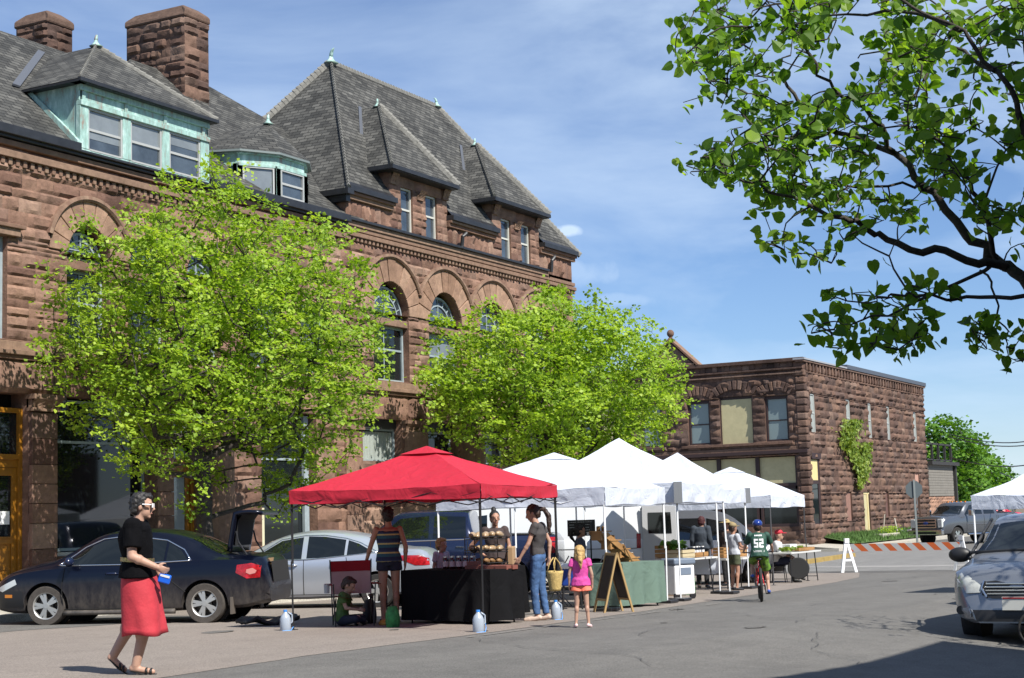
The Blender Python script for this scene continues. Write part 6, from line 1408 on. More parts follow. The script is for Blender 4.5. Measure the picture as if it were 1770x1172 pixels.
F1, F2 = (28.1, 11.77), (31.5, 12.14); canopy('tallest white peaked canopy with a grey corner patch, third of the row', [(27.8, 15.2), F1, F2, (31.2, 15.5)], 1.86, 1.47, (29.5, 13.6, 2.84), WHC, PW, 5, cornerm=(1,), sag=.13, tilt=(0, 0, (.15, -.02), 0))
canopy('white peaked canopy between the tallest one and the last low one', [(31.8, 15.6), (31.9, 12.45), (34.9, 12.9), (34.8, 16.0)], 1.78, 1.45, (33.3, 13.9, 2.64), WHC, PW, 6, cornerm=(2,), sag=.12)
canopy('low white canopy on thin dark legs, farthest of the row', [(37.2, 16.4), (37.3, 13.15), (40.4, 13.3), (40.3, 16.5)], 1.62, 1.32, (38.6, 14.65, 2.38), WHC, mat('dull grey pole', (.06, .06, .065), .5), 7, feet=False, vent=.02, sag=-.02, tilt=(0, 0, (.5, .15), 0))
rtc = [(31.63, 7.0), (31.4, 3.9), (34.5, 3.7), (34.7, 6.85)]; canopy('white canopy standing alone behind the silver grey estate car', [rtc[0], rtc[1], rtc[2], rtc[3]], 1.44, 1.16, (33.0, 5.4, 2.3), WHC, PW, 9, sag=.16, group=None)
canopy('white canopy partly outside the view beside the silver grey estate car', [(27.2, 5.1), (27.4, 2.0), (30.5, 2.1), (30.3, 5.2)], 1.46, 1.2, (28.8, 3.6, 2.3), WHC, PW, 12, sag=.12, group=None)
# ---- tables
def table(name, label, a, b, depth, h, m_, cat='table', cloth=True, drop=.06, legs=False, pm=None, group=None):
    a, b = Vector((a[0], a[1], 0)), Vector((b[0], b[1], 0)); u = (b-a); ln = u.length; u.normalize(); v = Vector((-u.y, u.x, 0)); 
    if v.dot(a) < 0: v = -v
    c = (a+b)/2+v*depth/2; gz = zg(c.x, c.y); rt = empty(name, (c.x, c.y, gz), math.atan2(u.y, u.x), label, cat, group); s = 1 if Vector((-u.y, u.x, 0)).dot(v) > 0 else -1
    t = MB(); t.box((0, 0, h-.02), (ln, depth, .035)); t.build('table_top', mat('white plastic table', (.6, .6, .58), .4), rt)
    for x in (-1, 1):
        l = MB()
        for y in (-1, 1): l.tube([(x*(ln/2-.18), y*(depth/2-.12), h-.04), (x*(ln/2-.12), y*(depth/2-.08), .0)], .014, 6)
        l.tube([(x*(ln/2-.13), -depth/2+.09, .12), (x*(ln/2-.13), depth/2-.09, .12)], .01, 5); l.build('leg', pm or PB, rt)
    if cloth:
        g = MB(); per = []; N_ = 16
        for (x0, y0), (x1, y1) in (((-1, -1), (1, -1)), ((1, -1), (1, 1)), ((1, 1), (-1, 1)), ((-1, 1), (-1, -1))):
            L2 = ln if y0 == y1 else depth; k = max(8, int(L2/.04))
            for i in range(k): t_ = i/k; per.append((x0+(x1-x0)*t_, y0+(y1-y0)*t_, (x1-x0, y1-y0)))
        rows = []
        for j in range(8):
            t_ = j/7; r = []
            for i, (x, y, d) in enumerate(per):
                nx, ny = (0, y) if d[0] else (x, 0); z = h+.008 if j == 0 else h-(h-drop)*t_
                f = t_*(.03+.05*noise.noise(Vector((i*.13, j*.15, ln)))+.045*math.sin(i*.55+2*noise.noise(Vector((i*.07, 1, 2)))))
                r.append((x*(ln/2+.01)+nx*f, y*(depth/2+.01)+ny*f, z))
            rows.append(r)
        g.grid(rows, close=True); top_ = [(x*(ln/2+.01), y*(depth/2+.01), h+.008) for x, y, d in per]; g.add(top_, [tuple(range(len(top_)))])
        g.build('tablecloth', m_, rt, smooth=True, angle=50)
    return rt
def on(rt, x, y, z=0): return rt.location + Matrix.Rotation(rt.rotation_euler.z, 3, 'Z') @ Vector((x, y, z))
TA = table('market_table', 'table under a long black cloth at the front of the red canopy', atd(684, 24.0), atd(835, 23.0), .8, .79, BLKC, group='cloth covered stall tables')
TB = table('market_table', 'table under a black cloth that carries the bread rack', atd(800, 24.9), atd(894, 25.4), .75, .80, BLKC, group='cloth covered stall tables')
ORD = ['leftmost', 'second from the left', 'third from the left', 'fourth from the left', 'fifth from the left']
def item(name, mb, m_, loc, label, cat, rz=0, group=None, **k):
    o = mb.build(name, m_, None, **k); o.location = loc; o.rotation_euler.z = rz; tag(o, label, cat, group); return o
# jars and leaflets on the front table
def jar(r, h, m1, m2, lab=None):
    j = empty('jar', (0, 0, 0)); b = MB(); b.lathe((0, 0, 0), [(r*.9, 0), (r, .01), (r, h*.8), (r*.75, h*.9), (r*.75, h*.93)], 12); b.build('glass', m1, j, smooth=True, angle=40)
    b = MB(); b.cyl((0, 0, h*.9), (0, 0, h), r*.82, n=12); b.build('lid', m2, j)
    if lab: b = MB(); b.lathe((0, 0, h*.22), [(r*1.01, 0), (r*1.015, 0), (r*1.015, h*.4), (r*1.01, h*.4)], 12); b.build('paper_label', lab, j)
    return j
JM = mat('dark jam jar', (.03, .008, .01), .12, spec=.9); JL = mat('silver lid', (.6, .6, .6), .3, .8); LBL = mat('pale paper label', (.6, .56, .58), .7)
j0 = jar(.045, .20, JM, JL, LBL); k = 0
for i in range(9):
    j = j0 if i == 0 else copy_tree(j0); lx = -.38+.065*(i//2)*2+.02*(i % 2); ly = .10+.13*(i % 2)
    j.location = on(TA, lx, ly, .785); tag(j, ORD[i//2]+' tall dark preserve jar in the '+('back' if i % 2 else 'front')+' row on the black cloth', 'jar', 'preserve jars on the front table')
b0 = MB().box((0, 0, .03), (.20, .14, .06)).build('punnet', mat('reddish berry punnet', (.20, .07, .05), .6)); 
for i in range(9):
    o = b0 if i == 0 else b0.copy()
    if i: COL.objects.link(o)
    o.location = on(TA, .18+.19*(i % 4)+.02*(i//4), .05+.13*((i//4) % 2), .785+.062*(i//8)); o.rotation_euler.z = TA.rotation_euler.z+random.uniform(-.2, .2); tag(o, ('small reddish box stacked on top of the others on the black cloth' if i == 8 else ORD[i % 4]+' small reddish box in the '+('back' if i//4 else 'front')+' row on the black cloth'), 'box', 'small boxes on the front table')
p0 = MB().box((0, 0, .002), (.16, .11, .004)).build('leaflet', mat('pink leaflet', (.5, .3, .28), .6))
for i in range(5):
    o = p0 if i == 0 else p0.copy()
    if i: COL.objects.link(o)
    o.location = on(TA, -.66+.2*i, -.28, .783); o.rotation_euler.z = TA.rotation_euler.z+random.uniform(-.5, .5); tag(o, ORD[i]+' pink leaflet at the front edge of the black cloth', 'leaflet', 'leaflets on the front table')
# bread rack with bagged loaves
rk = empty('bread_rack', on(TB, .02, .0, .81), TB.rotation_euler.z, 'three tier black wire rack stacked with bagged loaves', 'rack'); g = MB()
for z in (.0, .21, .42): 
    g.box((0, 0, z+.01), (.62, .34, .012)); g.tube([(-.31, -.17, z+.05), (.31, -.17, z+.05), (.31, .17, z+.05), (-.31, .17, z+.05), (-.31, -.17, z+.05)], .006, 4)
for x in (-.3, .3):
    for y in (-.16, .16): g.tube([(x, y, 0), (x, y, .48)], .008, 5)
g.build('frame', PB, rk)
BR_ = mat('brown bread crust', (.22, .12, .05), .6, nz=.5, nscale=12, bump=.4, bscale=15); BAG = mat('bread in clear bag', (.34, .24, .14), .22, nz=.5, nscale=14, spec=.8)
lf = MB(); lf.ell((0, 0, .055), (.165, .062, .058), 14, 8); lf0 = lf.build('loaf', BR_, smooth=True); lf1 = lf0.data.copy(); lf1.materials[0] = BAG
ii = 0
for z in (.02, .23, .44):
    for k in range(5):
        o = lf0 if ii == 0 else lf0.copy()
        if ii: COL.objects.link(o)
        if z > .1: o.data = lf1
        q = Vector((-.24+.12*k, random.uniform(-.03, .03), z)); o.location = rk.location+Matrix.Rotation(rk.rotation_euler.z, 3, 'Z') @ q; o.rotation_euler = (random.uniform(-.1, .1), random.uniform(-.15, .15), rk.rotation_euler.z+.85+random.uniform(-.25, .25))
        tag(o, ORD[k]+' '+['brown crusty loaf on the bottom tier of the bread rack', 'bagged loaf on the middle tier of the bread rack', 'bagged loaf on the top tier of the bread rack'][int(z/.2)], 'bread', ['loaves on the bottom tier', 'loaves on the middle tier', 'loaves on the top tier'][int(z/.2)]); ii += 1
o = MB(); o.prism([(-.11, -.06, 0), (.11, -.06, 0), (.11, .06, 0), (-.11, .06, 0)], (0, 0, .3)); item('paper_bag', o, mat('brown paper bag', (.34, .22, .12), .8), on(TB, .42, -.1, .81), 'brown paper bag beside the bread rack', 'bag', .3, bevel=.02)
# water jugs tied to the red canopy's legs
JUG = mat('milky plastic jug', (.42, .48, .56), .25, spec=.6, trans=.25)
for i, (p, lb) in enumerate(((RL, 'water filled plastic jug tied to the red canopy leg near the blue sedan'), (RM, 'water filled plastic jug tied to the red canopy front leg below the black tables'), (RR, 'water filled plastic jug by the feet of the woman in jeans'))):
    g = MB(); g.lathe((0, 0, 0), [(.07, 0), (.078, .02), (.078, .17), (.06, .215), (.03, .25), (.024, .27)], 14); j = empty('water_jug', (p[0]-.10, p[1]+.03, zg(*p)), 0, lb, 'jug', 'water jugs weighting the red canopy'); g.build('bottle', JUG, j, smooth=True, angle=50)
    c = MB(); c.cyl((0, 0, .268), (0, 0, .295), .028, n=10); c.build('cap', mat('blue cap', (.05, .25, .7), .4), j); c = MB(); c.tube([(.02, -.03, .26), (.075, -.06, .22), (.08, -.06, .12), (.05, -.05, .10)], .012, 6); c.build('handle', JUG, j, smooth=True)
    c = MB(); c.tube([(.0, 0, .25), (.1, -.03, .24), (.12, -.05, .05), (-.03, -.12, .01), (-.14, -.05, .008)], .006, 5); c.build('cord', mat('blue cord', (.1, .35, .8), .6), j)
# red folding camp chair
rt = empty('camp_chair', atd(600, 23.6), math.atan2(-.3, -1)+.4, 'red folding camp chair with a cup holder, empty, behind the sitting boy', 'chair')
CH = cloth_mat('red chair cloth', (.26, .012, .02), .8, .1); CHL = cloth_mat('pale mesh cloth', (.45, .30, .30), .8, .25)
g = MB(); g.grid([[(-.26+.52*i/6, .0+.5*j/6-.25, .44-.05*math.sin(PI*i/6)) for i in range(7)] for j in range(7)]); 
g = MB(); g.grid([[(.25-.5*j/6, -.27+.54*i/6, .43-.05*math.sin(PI*i/6)+.03*(1-j/6)) for i in range(7)] for j in range(7)]); g.build('seat', CH, rt, smooth=True)
g = MB(); g.grid([[(-.25-.06*j/6-.03*math.sin(PI*i/6), -.30+.60*i/6, .46+.50*j/6) for i in range(7)] for j in range(5)]); g.build('backrest', CHL, rt, smooth=True); g = MB(); g.grid([[(-.29-.02*j/3-.03*math.sin(PI*i/6), -.31+.62*i/6, .78+.17*j/3) for i in range(7)] for j in range(4)]); g.build('headband', CH, rt, smooth=True)
for sg in (-1, 1):
    a = MB(); a.grid([[(.28-.56*i/5, sg*(.30+.05*j), .62-.02*math.sin(PI*i/5)) for i in range(6)] for j in range(3)]); a.build('armrest', CH, rt, smooth=True)
    for p in ([(.27, sg*.31, .63), (.25, sg*.28, 0)], [(-.3, sg*.31, .97), (-.24, sg*.28, 0)], [(.25, sg*.27, .42), (-.24, sg*.28, .04)], [(-.25, sg*.27, .44), (.25, sg*.28, .04)]): a = MB(); a.tube(p, .011, 6); a.build('leg', PB, rt)
a = MB(); a.lathe((.22, -.40, .5), [(.04, 0), (.045, .13)], 10); a.build('cup_holder', mat('mesh cup holder', (.3, .32, .34), .6), rt)
# bags and toys at the black table's end
for i, (px, d, c_, lb, sz) in enumerate(((667, 22.9, (.03, .2, .05), 'green shopping bag beside the black table end', .30), (655, 23.6, (.5, .06, .05), 'yellow and red toy lying on the tarmac by bare feet', .08), (628, 24.2, (.015, .015, .02), 'dark rucksack on the ground behind the tank top woman', .36))):
    g = MB(); rows = []
    for j in range(7):
        t_ = j/6; w_ = (.15+.03*math.sin(t_*PI))*(1-.35*t_**3); rows.append([(w_*math.cos(a)*(1+.08*noise.noise((a*2, j, i))), w_*.6*math.sin(a)*(1+.1*noise.noise((a*2, j, i+5))), sz*t_) for a in [2*PI*k/14 for k in range(14)]])
    g.grid(rows, close=True); g.add(rows[-1], [tuple(range(14))]); g.add(rows[0], [tuple(range(14))[::-1]])
    p = atd(px, d); item(['shopping_bag', 'toy', 'rucksack'][i], g, mat('bag cloth %d' % i, c_ if i != 1 else (.6, .35, .04), .7, nz=.6, nscale=9, col2=(.35, .06, .03) if i == 1 else None), p, lb, ['bag', 'toy', 'bag'][i], .4, smooth=True)
g = MB(); rows = [[(.9*(i/9-.5)+.03*noise.noise((i, j, 1)), .35*(j/5-.5), .05+.06*noise.noise((i*.7, j*.8, 4))+.04*math.sin(i)) for i in range(10)] for j in range(6)]; g.grid(rows); rows = [[(x*1.02, y*1.02, 0) for x, y, z in r] for r in rows]; 
o = item('canopy_bag', g, mat('black nylon bag', (.02, .02, .022), .6), atd(455, 24.2), 'crumpled black carry bag lying on the tarmac behind the blue sedan', 'bag', -.5, smooth=True); sm = o.modifiers.new('s', 'SOLIDIFY'); sm.thickness = .05
# second stall: menu board, cooler, camp chairs
rt = empty('menu_board', atd(1000, 29.5), 0, 'black menu board with rows of chalk writing on a pole', 'sign'); g = MB(); g.tube([(.10, -.1, 0), (.10, -.1, 1.5)], .014, 6); g.build('pole', PB, rt)
def face_cam(o, extra=0): d = CAMP-o.location; o.rotation_euler.z = math.atan2(d.y, d.x)+PI/2+extra
face_cam(rt, .05)
g = MB(); g.box((-.06, .1, 1.42), (.52, .02, .30)); bo = g.build('board', mat('blackboard', (.02, .022, .022), .7), rt, bevel=.004)
g = MB(); rgc = random.Random(5)
for r_ in range(5):
    for c_ in range(3):
        x = -.28+c_*.15
        for q in range(rgc.randint(2, 4)): w_ = rgc.uniform(.015, .035); g.box((x+w_/2, .086, 1.53-r_*.05), (w_, .003, .010)); x += w_+.008
g.build('chalk_writing', mat('chalk', (.45, .5, .5), .9), bo); g = MB(); g.box((.06, .085, 1.31), (.04, .004, .06)); g.box((.15, .085, 1.31), (.04, .004, .06)); g.build('paper_note', WHITEP, bo)
rt = empty('cool_box', atd(974, 27.8), .5, 'blue cool box with a white lid beside the girl in pink', 'cooler'); g = MB(); g.box((0, 0, .56), (.5, .36, .30)); g.build('tub', mat('blue plastic', (.01, .04, .22), .35), rt, bevel=.03); g = MB(); g.box((0, 0, .75), (.53, .39, .09)); g.build('lid', WHITEP, rt, bevel=.03); g = MB(); g.box((0, -.185, .6), (.16, .01, .1)); g.build('badge', WHITEP, rt)
g = MB()
for x in (-.2, .2):
    for y in (-.14, .14): g.tube([(x, y, .41), (x*1.2, y*1.2, 0)], .015, 5)
g.build('stand', PB, rt)
for i, (px, d, rz) in enumerate(((948, 29.0, 2.2), (1030, 29.5, 2.8))):
    rt = empty('camp_chair', atd(px, d), rz, ['black camp chair with silver legs beside the cool box', 'black camp chair behind the folding chalkboard'][i], 'chair', 'black camp chairs at the second stall'); K = cloth_mat('black chair cloth', (.012, .012, .014), .8, 0) if i == 0 else _mc['black chair cloth']
    g = MB(); g.grid([[(.25-.5*j/4, -.27+.54*k/6, .42-.04*math.sin(PI*k/6)) for k in range(7)] for j in range(5)]); g.build('seat', K, rt, smooth=True); g = MB(); g.grid([[(-.25-.08*j/4, -.28+.56*k/6, .44+.45*j/4) for k in range(7)] for j in range(5)]); g.build('backrest', K, rt, smooth=True)
    for sg in (-1, 1):
        for p in ([(.27, sg*.3, .6), (-.24, sg*.28, 0)], [(-.3, sg*.3, .9), (.26, sg*.28, 0)], [(.27, sg*.3, .6), (-.3, sg*.3, .62)]): a = MB(); a.tube(p, .012, 5); a.build('leg', mat('dull steel', (.25, .25, .26), .4, .8), rt)
# folding chalkboard
rt = empty('chalkboard', atd(1044, 26.3), 0, 'folding wooden A-frame chalkboard standing in front of the sage table', 'sign'); face_cam(rt, -1.15)
for sg in (-1, 1):
    g = MB(); Mx = Matrix.Translation(Vector((0, sg*.26, 0))) @ Matrix.Rotation(sg*.26, 4, 'X'); fr = MB()
    for x in (-.21, .21): fr.box((x, 0, .5), (.035, .03, 1.02))
    fr.box((0, 0, .98), (.42, .03, .04)); fr.box((0, 0, .22), (.42, .03, .035)); g.merge(fr, Mx); o = g.build('frame', mat('pale wood', (.36, .24, .1), .6), rt); g = MB(); q = MB().box((0, 0, .6), (.38, .012, .74)); g.merge(q, Mx); g.build('board', mat('blackboard brown', (.03, .018, .014), .6), o)
# sage cloth table with stepped shelf and jars
TC = table('market_table', 'table under a sage green cloth with a stepped wooden shelf of jars', atd(1062, 27.6), atd(1132, 28.7), .8, .78, GRNC, group='cloth covered stall tables')
WD = mat('honey wood', (.32, .17, .06), .6, nz=.25, nscale=4); sh = empty('stepped_shelf', on(TC, -.1, .1, .79), TC.rotation_euler.z, 'honey coloured stepped wooden shelf descending to the right, holding jars', 'shelf'); steps = []
g = MB(); g.prism([(-.62, 0, .55), (-.5, 0, .55), (.62, 0, -.02), (.5, 0, -.02), (-.62, 0, .5)][:4], (0, .02, 0)); 
for k in range(4): x, z = -.48+.30*k, .56-.165*k; g.box((x, 0, z), (.34, .26, .02)); steps.append((x, z+.01)); g.box((x-.12, 0, z-.08), (.05, .2, .15))
for y in (-.12, .12): g.prism([(-.66, y, .54), (-.42, y, .54), (.62, y, 0), (.40, y, 0)], (0, .02, 0))
g.build('steps', WD, sh); g = MB(); g.tube([(.05, -.14, .3), (.22, -.2, 0)], .018, 4); g.build('prop', WD, sh)
j1 = jar(.036, .085, mat('amber jar', (.20, .10, .03), .15, spec=.8), mat('pale lid', (.4, .38, .34), .5)); ii = 0
for si, (x, z) in enumerate(steps):
    for k in range(4):
        j = j1 if ii == 0 else copy_tree(j1); j.location = sh.location+Matrix.Rotation(sh.rotation_euler.z, 3, 'Z') @ Vector((x-.11+.08*k, -.03+.05*(k % 2), z)); tag(j, ORD[k]+' small amber jar on the %s step of the wooden shelf' % ['top', 'second', 'third', 'lowest'][si], 'jar', 'jars on the %s step' % ['top', 'second', 'third', 'lowest'][si]); ii += 1
g = MB(); rows = [[(.3*(i/7-.5), .25*(j/5-.5), .12*math.sin(PI*i/7)*math.sin(PI*j/5)+.02*noise.noise((i, j, 0))) for i in range(8)] for j in range(6)]; g.grid(rows); item('folded_bag', g, mat('dark green bag', (.02, .05, .04), .6), on(TC, -.55, -.05, .79), 'dark bag lying at the corner of the sage green table', 'bag', .4, smooth=True)
# tall white cool box on wheels
rt = empty('cool_box', atd(1157, 31.5), -.5, 'tall white wheeled cool box with grey lid between the canopy legs', 'cooler'); g = MB(); g.box((0, 0, .38), (.5, .42, .58)); g.build('tub', WHITEP, rt, bevel=.03); g = MB(); g.box((0, 0, .74), (.54, .46, .12)); g.build('lid', mat('grey blue lid', (.16, .2, .26), .4), rt, bevel=.03)
for x in (-.2, .2): g = MB(); g.cyl((x, -.2, .07), (x, -.16, .07), .07, n=14); g.build('wheel', PB, rt)
g = MB(); g.box((0, -.215, .55), (.3, .01, .14)); g.build('latch', mat('grey blue lid', (.16, .2, .26), .4), rt)
# third stall
TD = table('market_table', 'white topped table with produce crates above a green box', atd(1168, 33.2), atd(1226, 34.4), .7, .78, WHC, cloth=False, group='bare stall tables')
g = MB(); rows = [[(.0+.03*math.sin(j*.9), -.30+.6*i/6, .77-.38*j/7) for i in range(7)] for j in range(8)]; g.grid(rows); 
o = g.build('hanging_cloth', WHC, TD, smooth=True); o.location.x = .72
def crate(loc, rz, d, m_, label, cat='crate', name='crate', open_=True, group=None):
    rt = empty(name, loc, rz, label, cat, group); x, y, z = d; g = MB(); g.box((0, 0, .012), (x, y, .02)); n_ = max(1, int(z/.07))
    for k in range(n_):
        zz = .02+(k+.5)*z/n_; hh = z/n_*.8
        g.box((0, -y/2, zz), (x, .012, hh)); g.box((0, y/2, zz), (x, .012, hh)); g.box((-x/2, 0, zz), (.012, y, hh)); g.box((x/2, 0, zz), (.012, y, hh))
    g.build('slats', m_, rt); return rt
crate(on(TD, -.48, -.12, .79), TD.rotation_euler.z, (.52, .4, .16), mat('straw coloured crate', (.5, .42, .26), .7), 'straw coloured crate of greens on the white topped table'); crate(on(TD, .12, -.15, .79), TD.rotation_euler.z, (.56, .3, .09), WD, 'shallow wooden tray of bottles on the white topped table'); crate(on(TD, -.45, .22, .79), TD.rotation_euler.z, (.5, .3, .26), WD, 'taller wooden crate behind the straw coloured crate')
j2 = jar(.04, .20, mat('black bottle', (.01, .01, .012), .15), WHITEP, WHITEP)
for i in range(8):
    j = j2 if i == 0 else copy_tree(j2); j.location = on(TD, -.08+.13*(i % 4), -.22+.12*(i//4), .815); tag(j, ORD[i % 4]+' white capped dark bottle in the '+('back' if i//4 else 'front')+' row of the tray', 'bottle', 'bottles in the shallow tray')
def greens(loc, w_, d_, h_, n, label, m_=None, seed=0):
    nr = np.random.RandomState(seed+50); P = np.stack([nr.uniform(-w_, w_, n), nr.uniform(-d_, d_, n), nr.uniform(0, h_, n)], 1)+np.array(loc); V2, T2, t2_ = leaves([Vector(p) for p in P], 1, (.01, .01, .01), .11, None, nr, upb=.4); o = np_mesh('leafy_greens', V2, T2, m_ or DEEP, rnd=t2_); tag(o, label, 'vegetables'); return o
greens(on(TD, -.45, .1, .98), .3, .2, .16, 160, 'heap of dark leafy greens in the crates on the white topped table')
rt = crate(on(TD, -.28, .0, .0), TD.rotation_euler.z+.05, (.56, .36, .32), mat('green plastic', (.02, .13, .03), .5), 'green plastic box with a white sticker under the white topped table', 'box', 'storage_box'); g = MB(); g.box((0, 0, .16), (.55, .35, .30)); g.build('wall', mat('green plastic', (.02, .13, .03), .5), rt); g = MB(); g.box((0, 0, .335), (.58, .38, .025)); g.build('lid', mat('pale green lid', (.12, .28, .12), .5), rt); g = MB(); g.box((-.1, -.19, .18), (.16, .01, .13)); g.build('sticker', WHITEP, rt)
g = MB(); g.box((0, 0, .2), (.12, .3, .4)); item('plank_box', g, WD, on(TD, -.72, -.05, 0), 'upright brown wooden box at the leg of the white topped table', 'box', TD.rotation_euler.z)
TE = table('market_table', 'low wooden stall table in front of the white minivan', atd(1240, 36.5), atd(1300, 37.5), .6, .72, WHC, cloth=False, group='bare stall tables'); 
for i, lb in enumerate(('brown wooden crate on the minivan table, beside the capped teenager', 'second brown wooden crate on the minivan table, behind the first')): crate(on(TE, -.3+.5*i, .05, .735), TE.rotation_euler.z+.1*i, (.42, .3, .22), WD, lb)
# last stall table with produce, white box, round griddle
TF = table('market_table', 'white folding table of cut greens under the farthest canopy', atd(1352, 40.6), atd(1403, 42.2), .7, .80, WHC, cloth=False, group='bare stall tables'); greens(on(TF, -.1, 0, .82), .7, .22, .10, 150, 'low rows of cut greens along the farthest white table', VINE, 3)
crate(on(TF, .2, -.15, .81), TF.rotation_euler.z, (1.0, .25, .07), WD, 'long shallow wooden tray on the farthest white table')
g = MB(); g.box((0, 0, .96), (.26, .3, .26)); item('white_box', g, WHITEP, atd(1349, 41.5), 'plain white box standing beside the farthest white table', 'box', -.4, bevel=.01).location.z -= .1
g = MB(); g.lathe((0, 0, 0), [(.02, -.03), (.26, -.03), (.28, 0), (.26, .03), (.02, .03)], 28, ax='Y'); o = item('round_griddle', g, mat('black cast iron', (.02, .02, .02), .8), atd(1363, 40.9), 'round black pan hanging low by the last table leg', 'pan', smooth=True, angle=40); o.location.z += .37; face_cam(o)
# ---------------- people ----------------
SKIN = mat('light skin', (.42, .25, .18), .55, sub=.1, nz=.08, nscale=12); SKIN2 = mat('tanned skin', (.36, .19, .125), .55, nz=.08, nscale=12)
def hairm(n, c): return mat(n, c, .55, nz=.4, nscale=30, bump=.4, bscale=60)
BRN = hairm('dark brown hair', (.03, .014, .008)); BLD = hairm('blond hair', (.42, .27, .10)); GRY = hairm('greying dark hair', (.020, .018, .017)); BLKH = hairm('black hair', (.01, .008, .007))
def ruffle(o, amp, f, seed=0):
    # folds of cloth or locks of hair pushed along the surface normal
    me = o.data; ns = [v.normal.copy() for v in me.vertices]
    for v, n in zip(me.vertices, ns):
        c = v.co; k = noise.noise(Vector((c.x*f[0]+seed, c.y*f[1], c.z*f[2])))+.5*noise.noise(Vector((c.x*f[0]*2.1, c.y*f[1]*2.1+seed, c.z*f[2]*1.7))); v.co = c+n*k*amp
def remesh(mb, name, m_, parent, vox=.012, it=3):
    me = mb.mesh('tmp', m_); bm = bmesh.new(); bm.from_mesh(me); bmesh.ops.recalc_face_normals(bm, faces=bm.faces); bm.to_mesh(me); bm.free()
    o = bpy.data.objects.new('tmp', me); COL.objects.link(o); r = o.modifiers.new('r', 'REMESH'); r.mode = 'VOXEL'; r.voxel_size = vox
    sm = o.modifiers.new('s', 'SMOOTH'); sm.iterations = it; sm.factor = .6
    dg = bpy.context.evaluated_depsgraph_get(); m2 = bpy.data.meshes.new_from_object(o.evaluated_get(dg)); bpy.data.objects.remove(o)
    m2.name = name; m2.materials.clear(); m2.materials.append(m_); m2.polygons.foreach_set('use_smooth', [True]*len(m2.polygons))
    q = bpy.data.objects.new(name, m2); COL.objects.link(q); q.parent = parent; return q
BASE = dict(pel=(0, 0, .93), wa=(0, 0, 1.07), ch=(.0, 0, 1.27), nk=(-.015, 0, 1.43), hd=(.015, 0, 1.585),
 shL=(-.01, .165, 1.385), elL=(-.04, .215, 1.12), wrL=(.04, .225, .885), shR=(-.01, -.165, 1.385), elR=(-.04, -.215, 1.12), wrR=(.04, -.225, .885),
 hpL=(0, .085, .90), knL=(.02, .095, .49), anL=(-.03, .095, .085), toL=(.13, .11, .03), hpR=(0, -.085, .90), knR=(.02, -.095, .49), anR=(-.03, -.095, .085), toR=(.13, -.11, .03))
def cone(g, a, b, ra, rb, n=12, caps=True):
    g.tube([a, b], [ra, rb], n)
    if caps: g.ell(a, (ra,)*3, 10, 6); g.ell(b, (rb,)*3, 10, 6)
def hand(g, wr, d, s, palm, curl=.35, sc=1.):
    """palm and five bent fingers; d: direction of the hand, palm: side the palm faces"""
    d = Vector(d).normalized(); p = Vector(palm); p = (p-d*p.dot(d)).normalized(); e = d.cross(p)*s; wr = Vector(wr)
    M = Matrix((e, p, d)).transposed(); g.ell(wr+d*.05*sc, (.038*sc, .016*sc, .052*sc), 10, 8, M=M)
    cone(g, wr-d*.01*sc, wr+d*.03*sc, .024*sc, .024*sc, 8)
    for k, (off, ln) in enumerate(((-.028, .062), (-.0095, .074), (.0095, .068), (.028, .053))):
        a = wr+d*.088*sc+e*off*sc; q = d*math.cos(curl)+p*math.sin(curl); r = d*math.cos(curl*2.4)+p*math.sin(curl*2.4)
        b = a+q*ln*.5*sc; c = b+r*ln*.5*sc; g.tube([a-d*.02*sc, a, b, c], [.0095*sc, .0095*sc, .0085*sc, .0065*sc], 8); g.ell(c, (.0068*sc,)*3, 6, 5)
    a = wr+d*.025*sc-e*.03*sc; b = a+(d*.7-e*.7+p*.25).normalized()*.035*sc; c = b+(d*.9-e*.2+p*.4).normalized()*.03*sc; g.tube([a, b, c], [.012*sc, .011*sc, .008*sc], 8); g.ell(c, (.0085*sc,)*3, 6, 5)
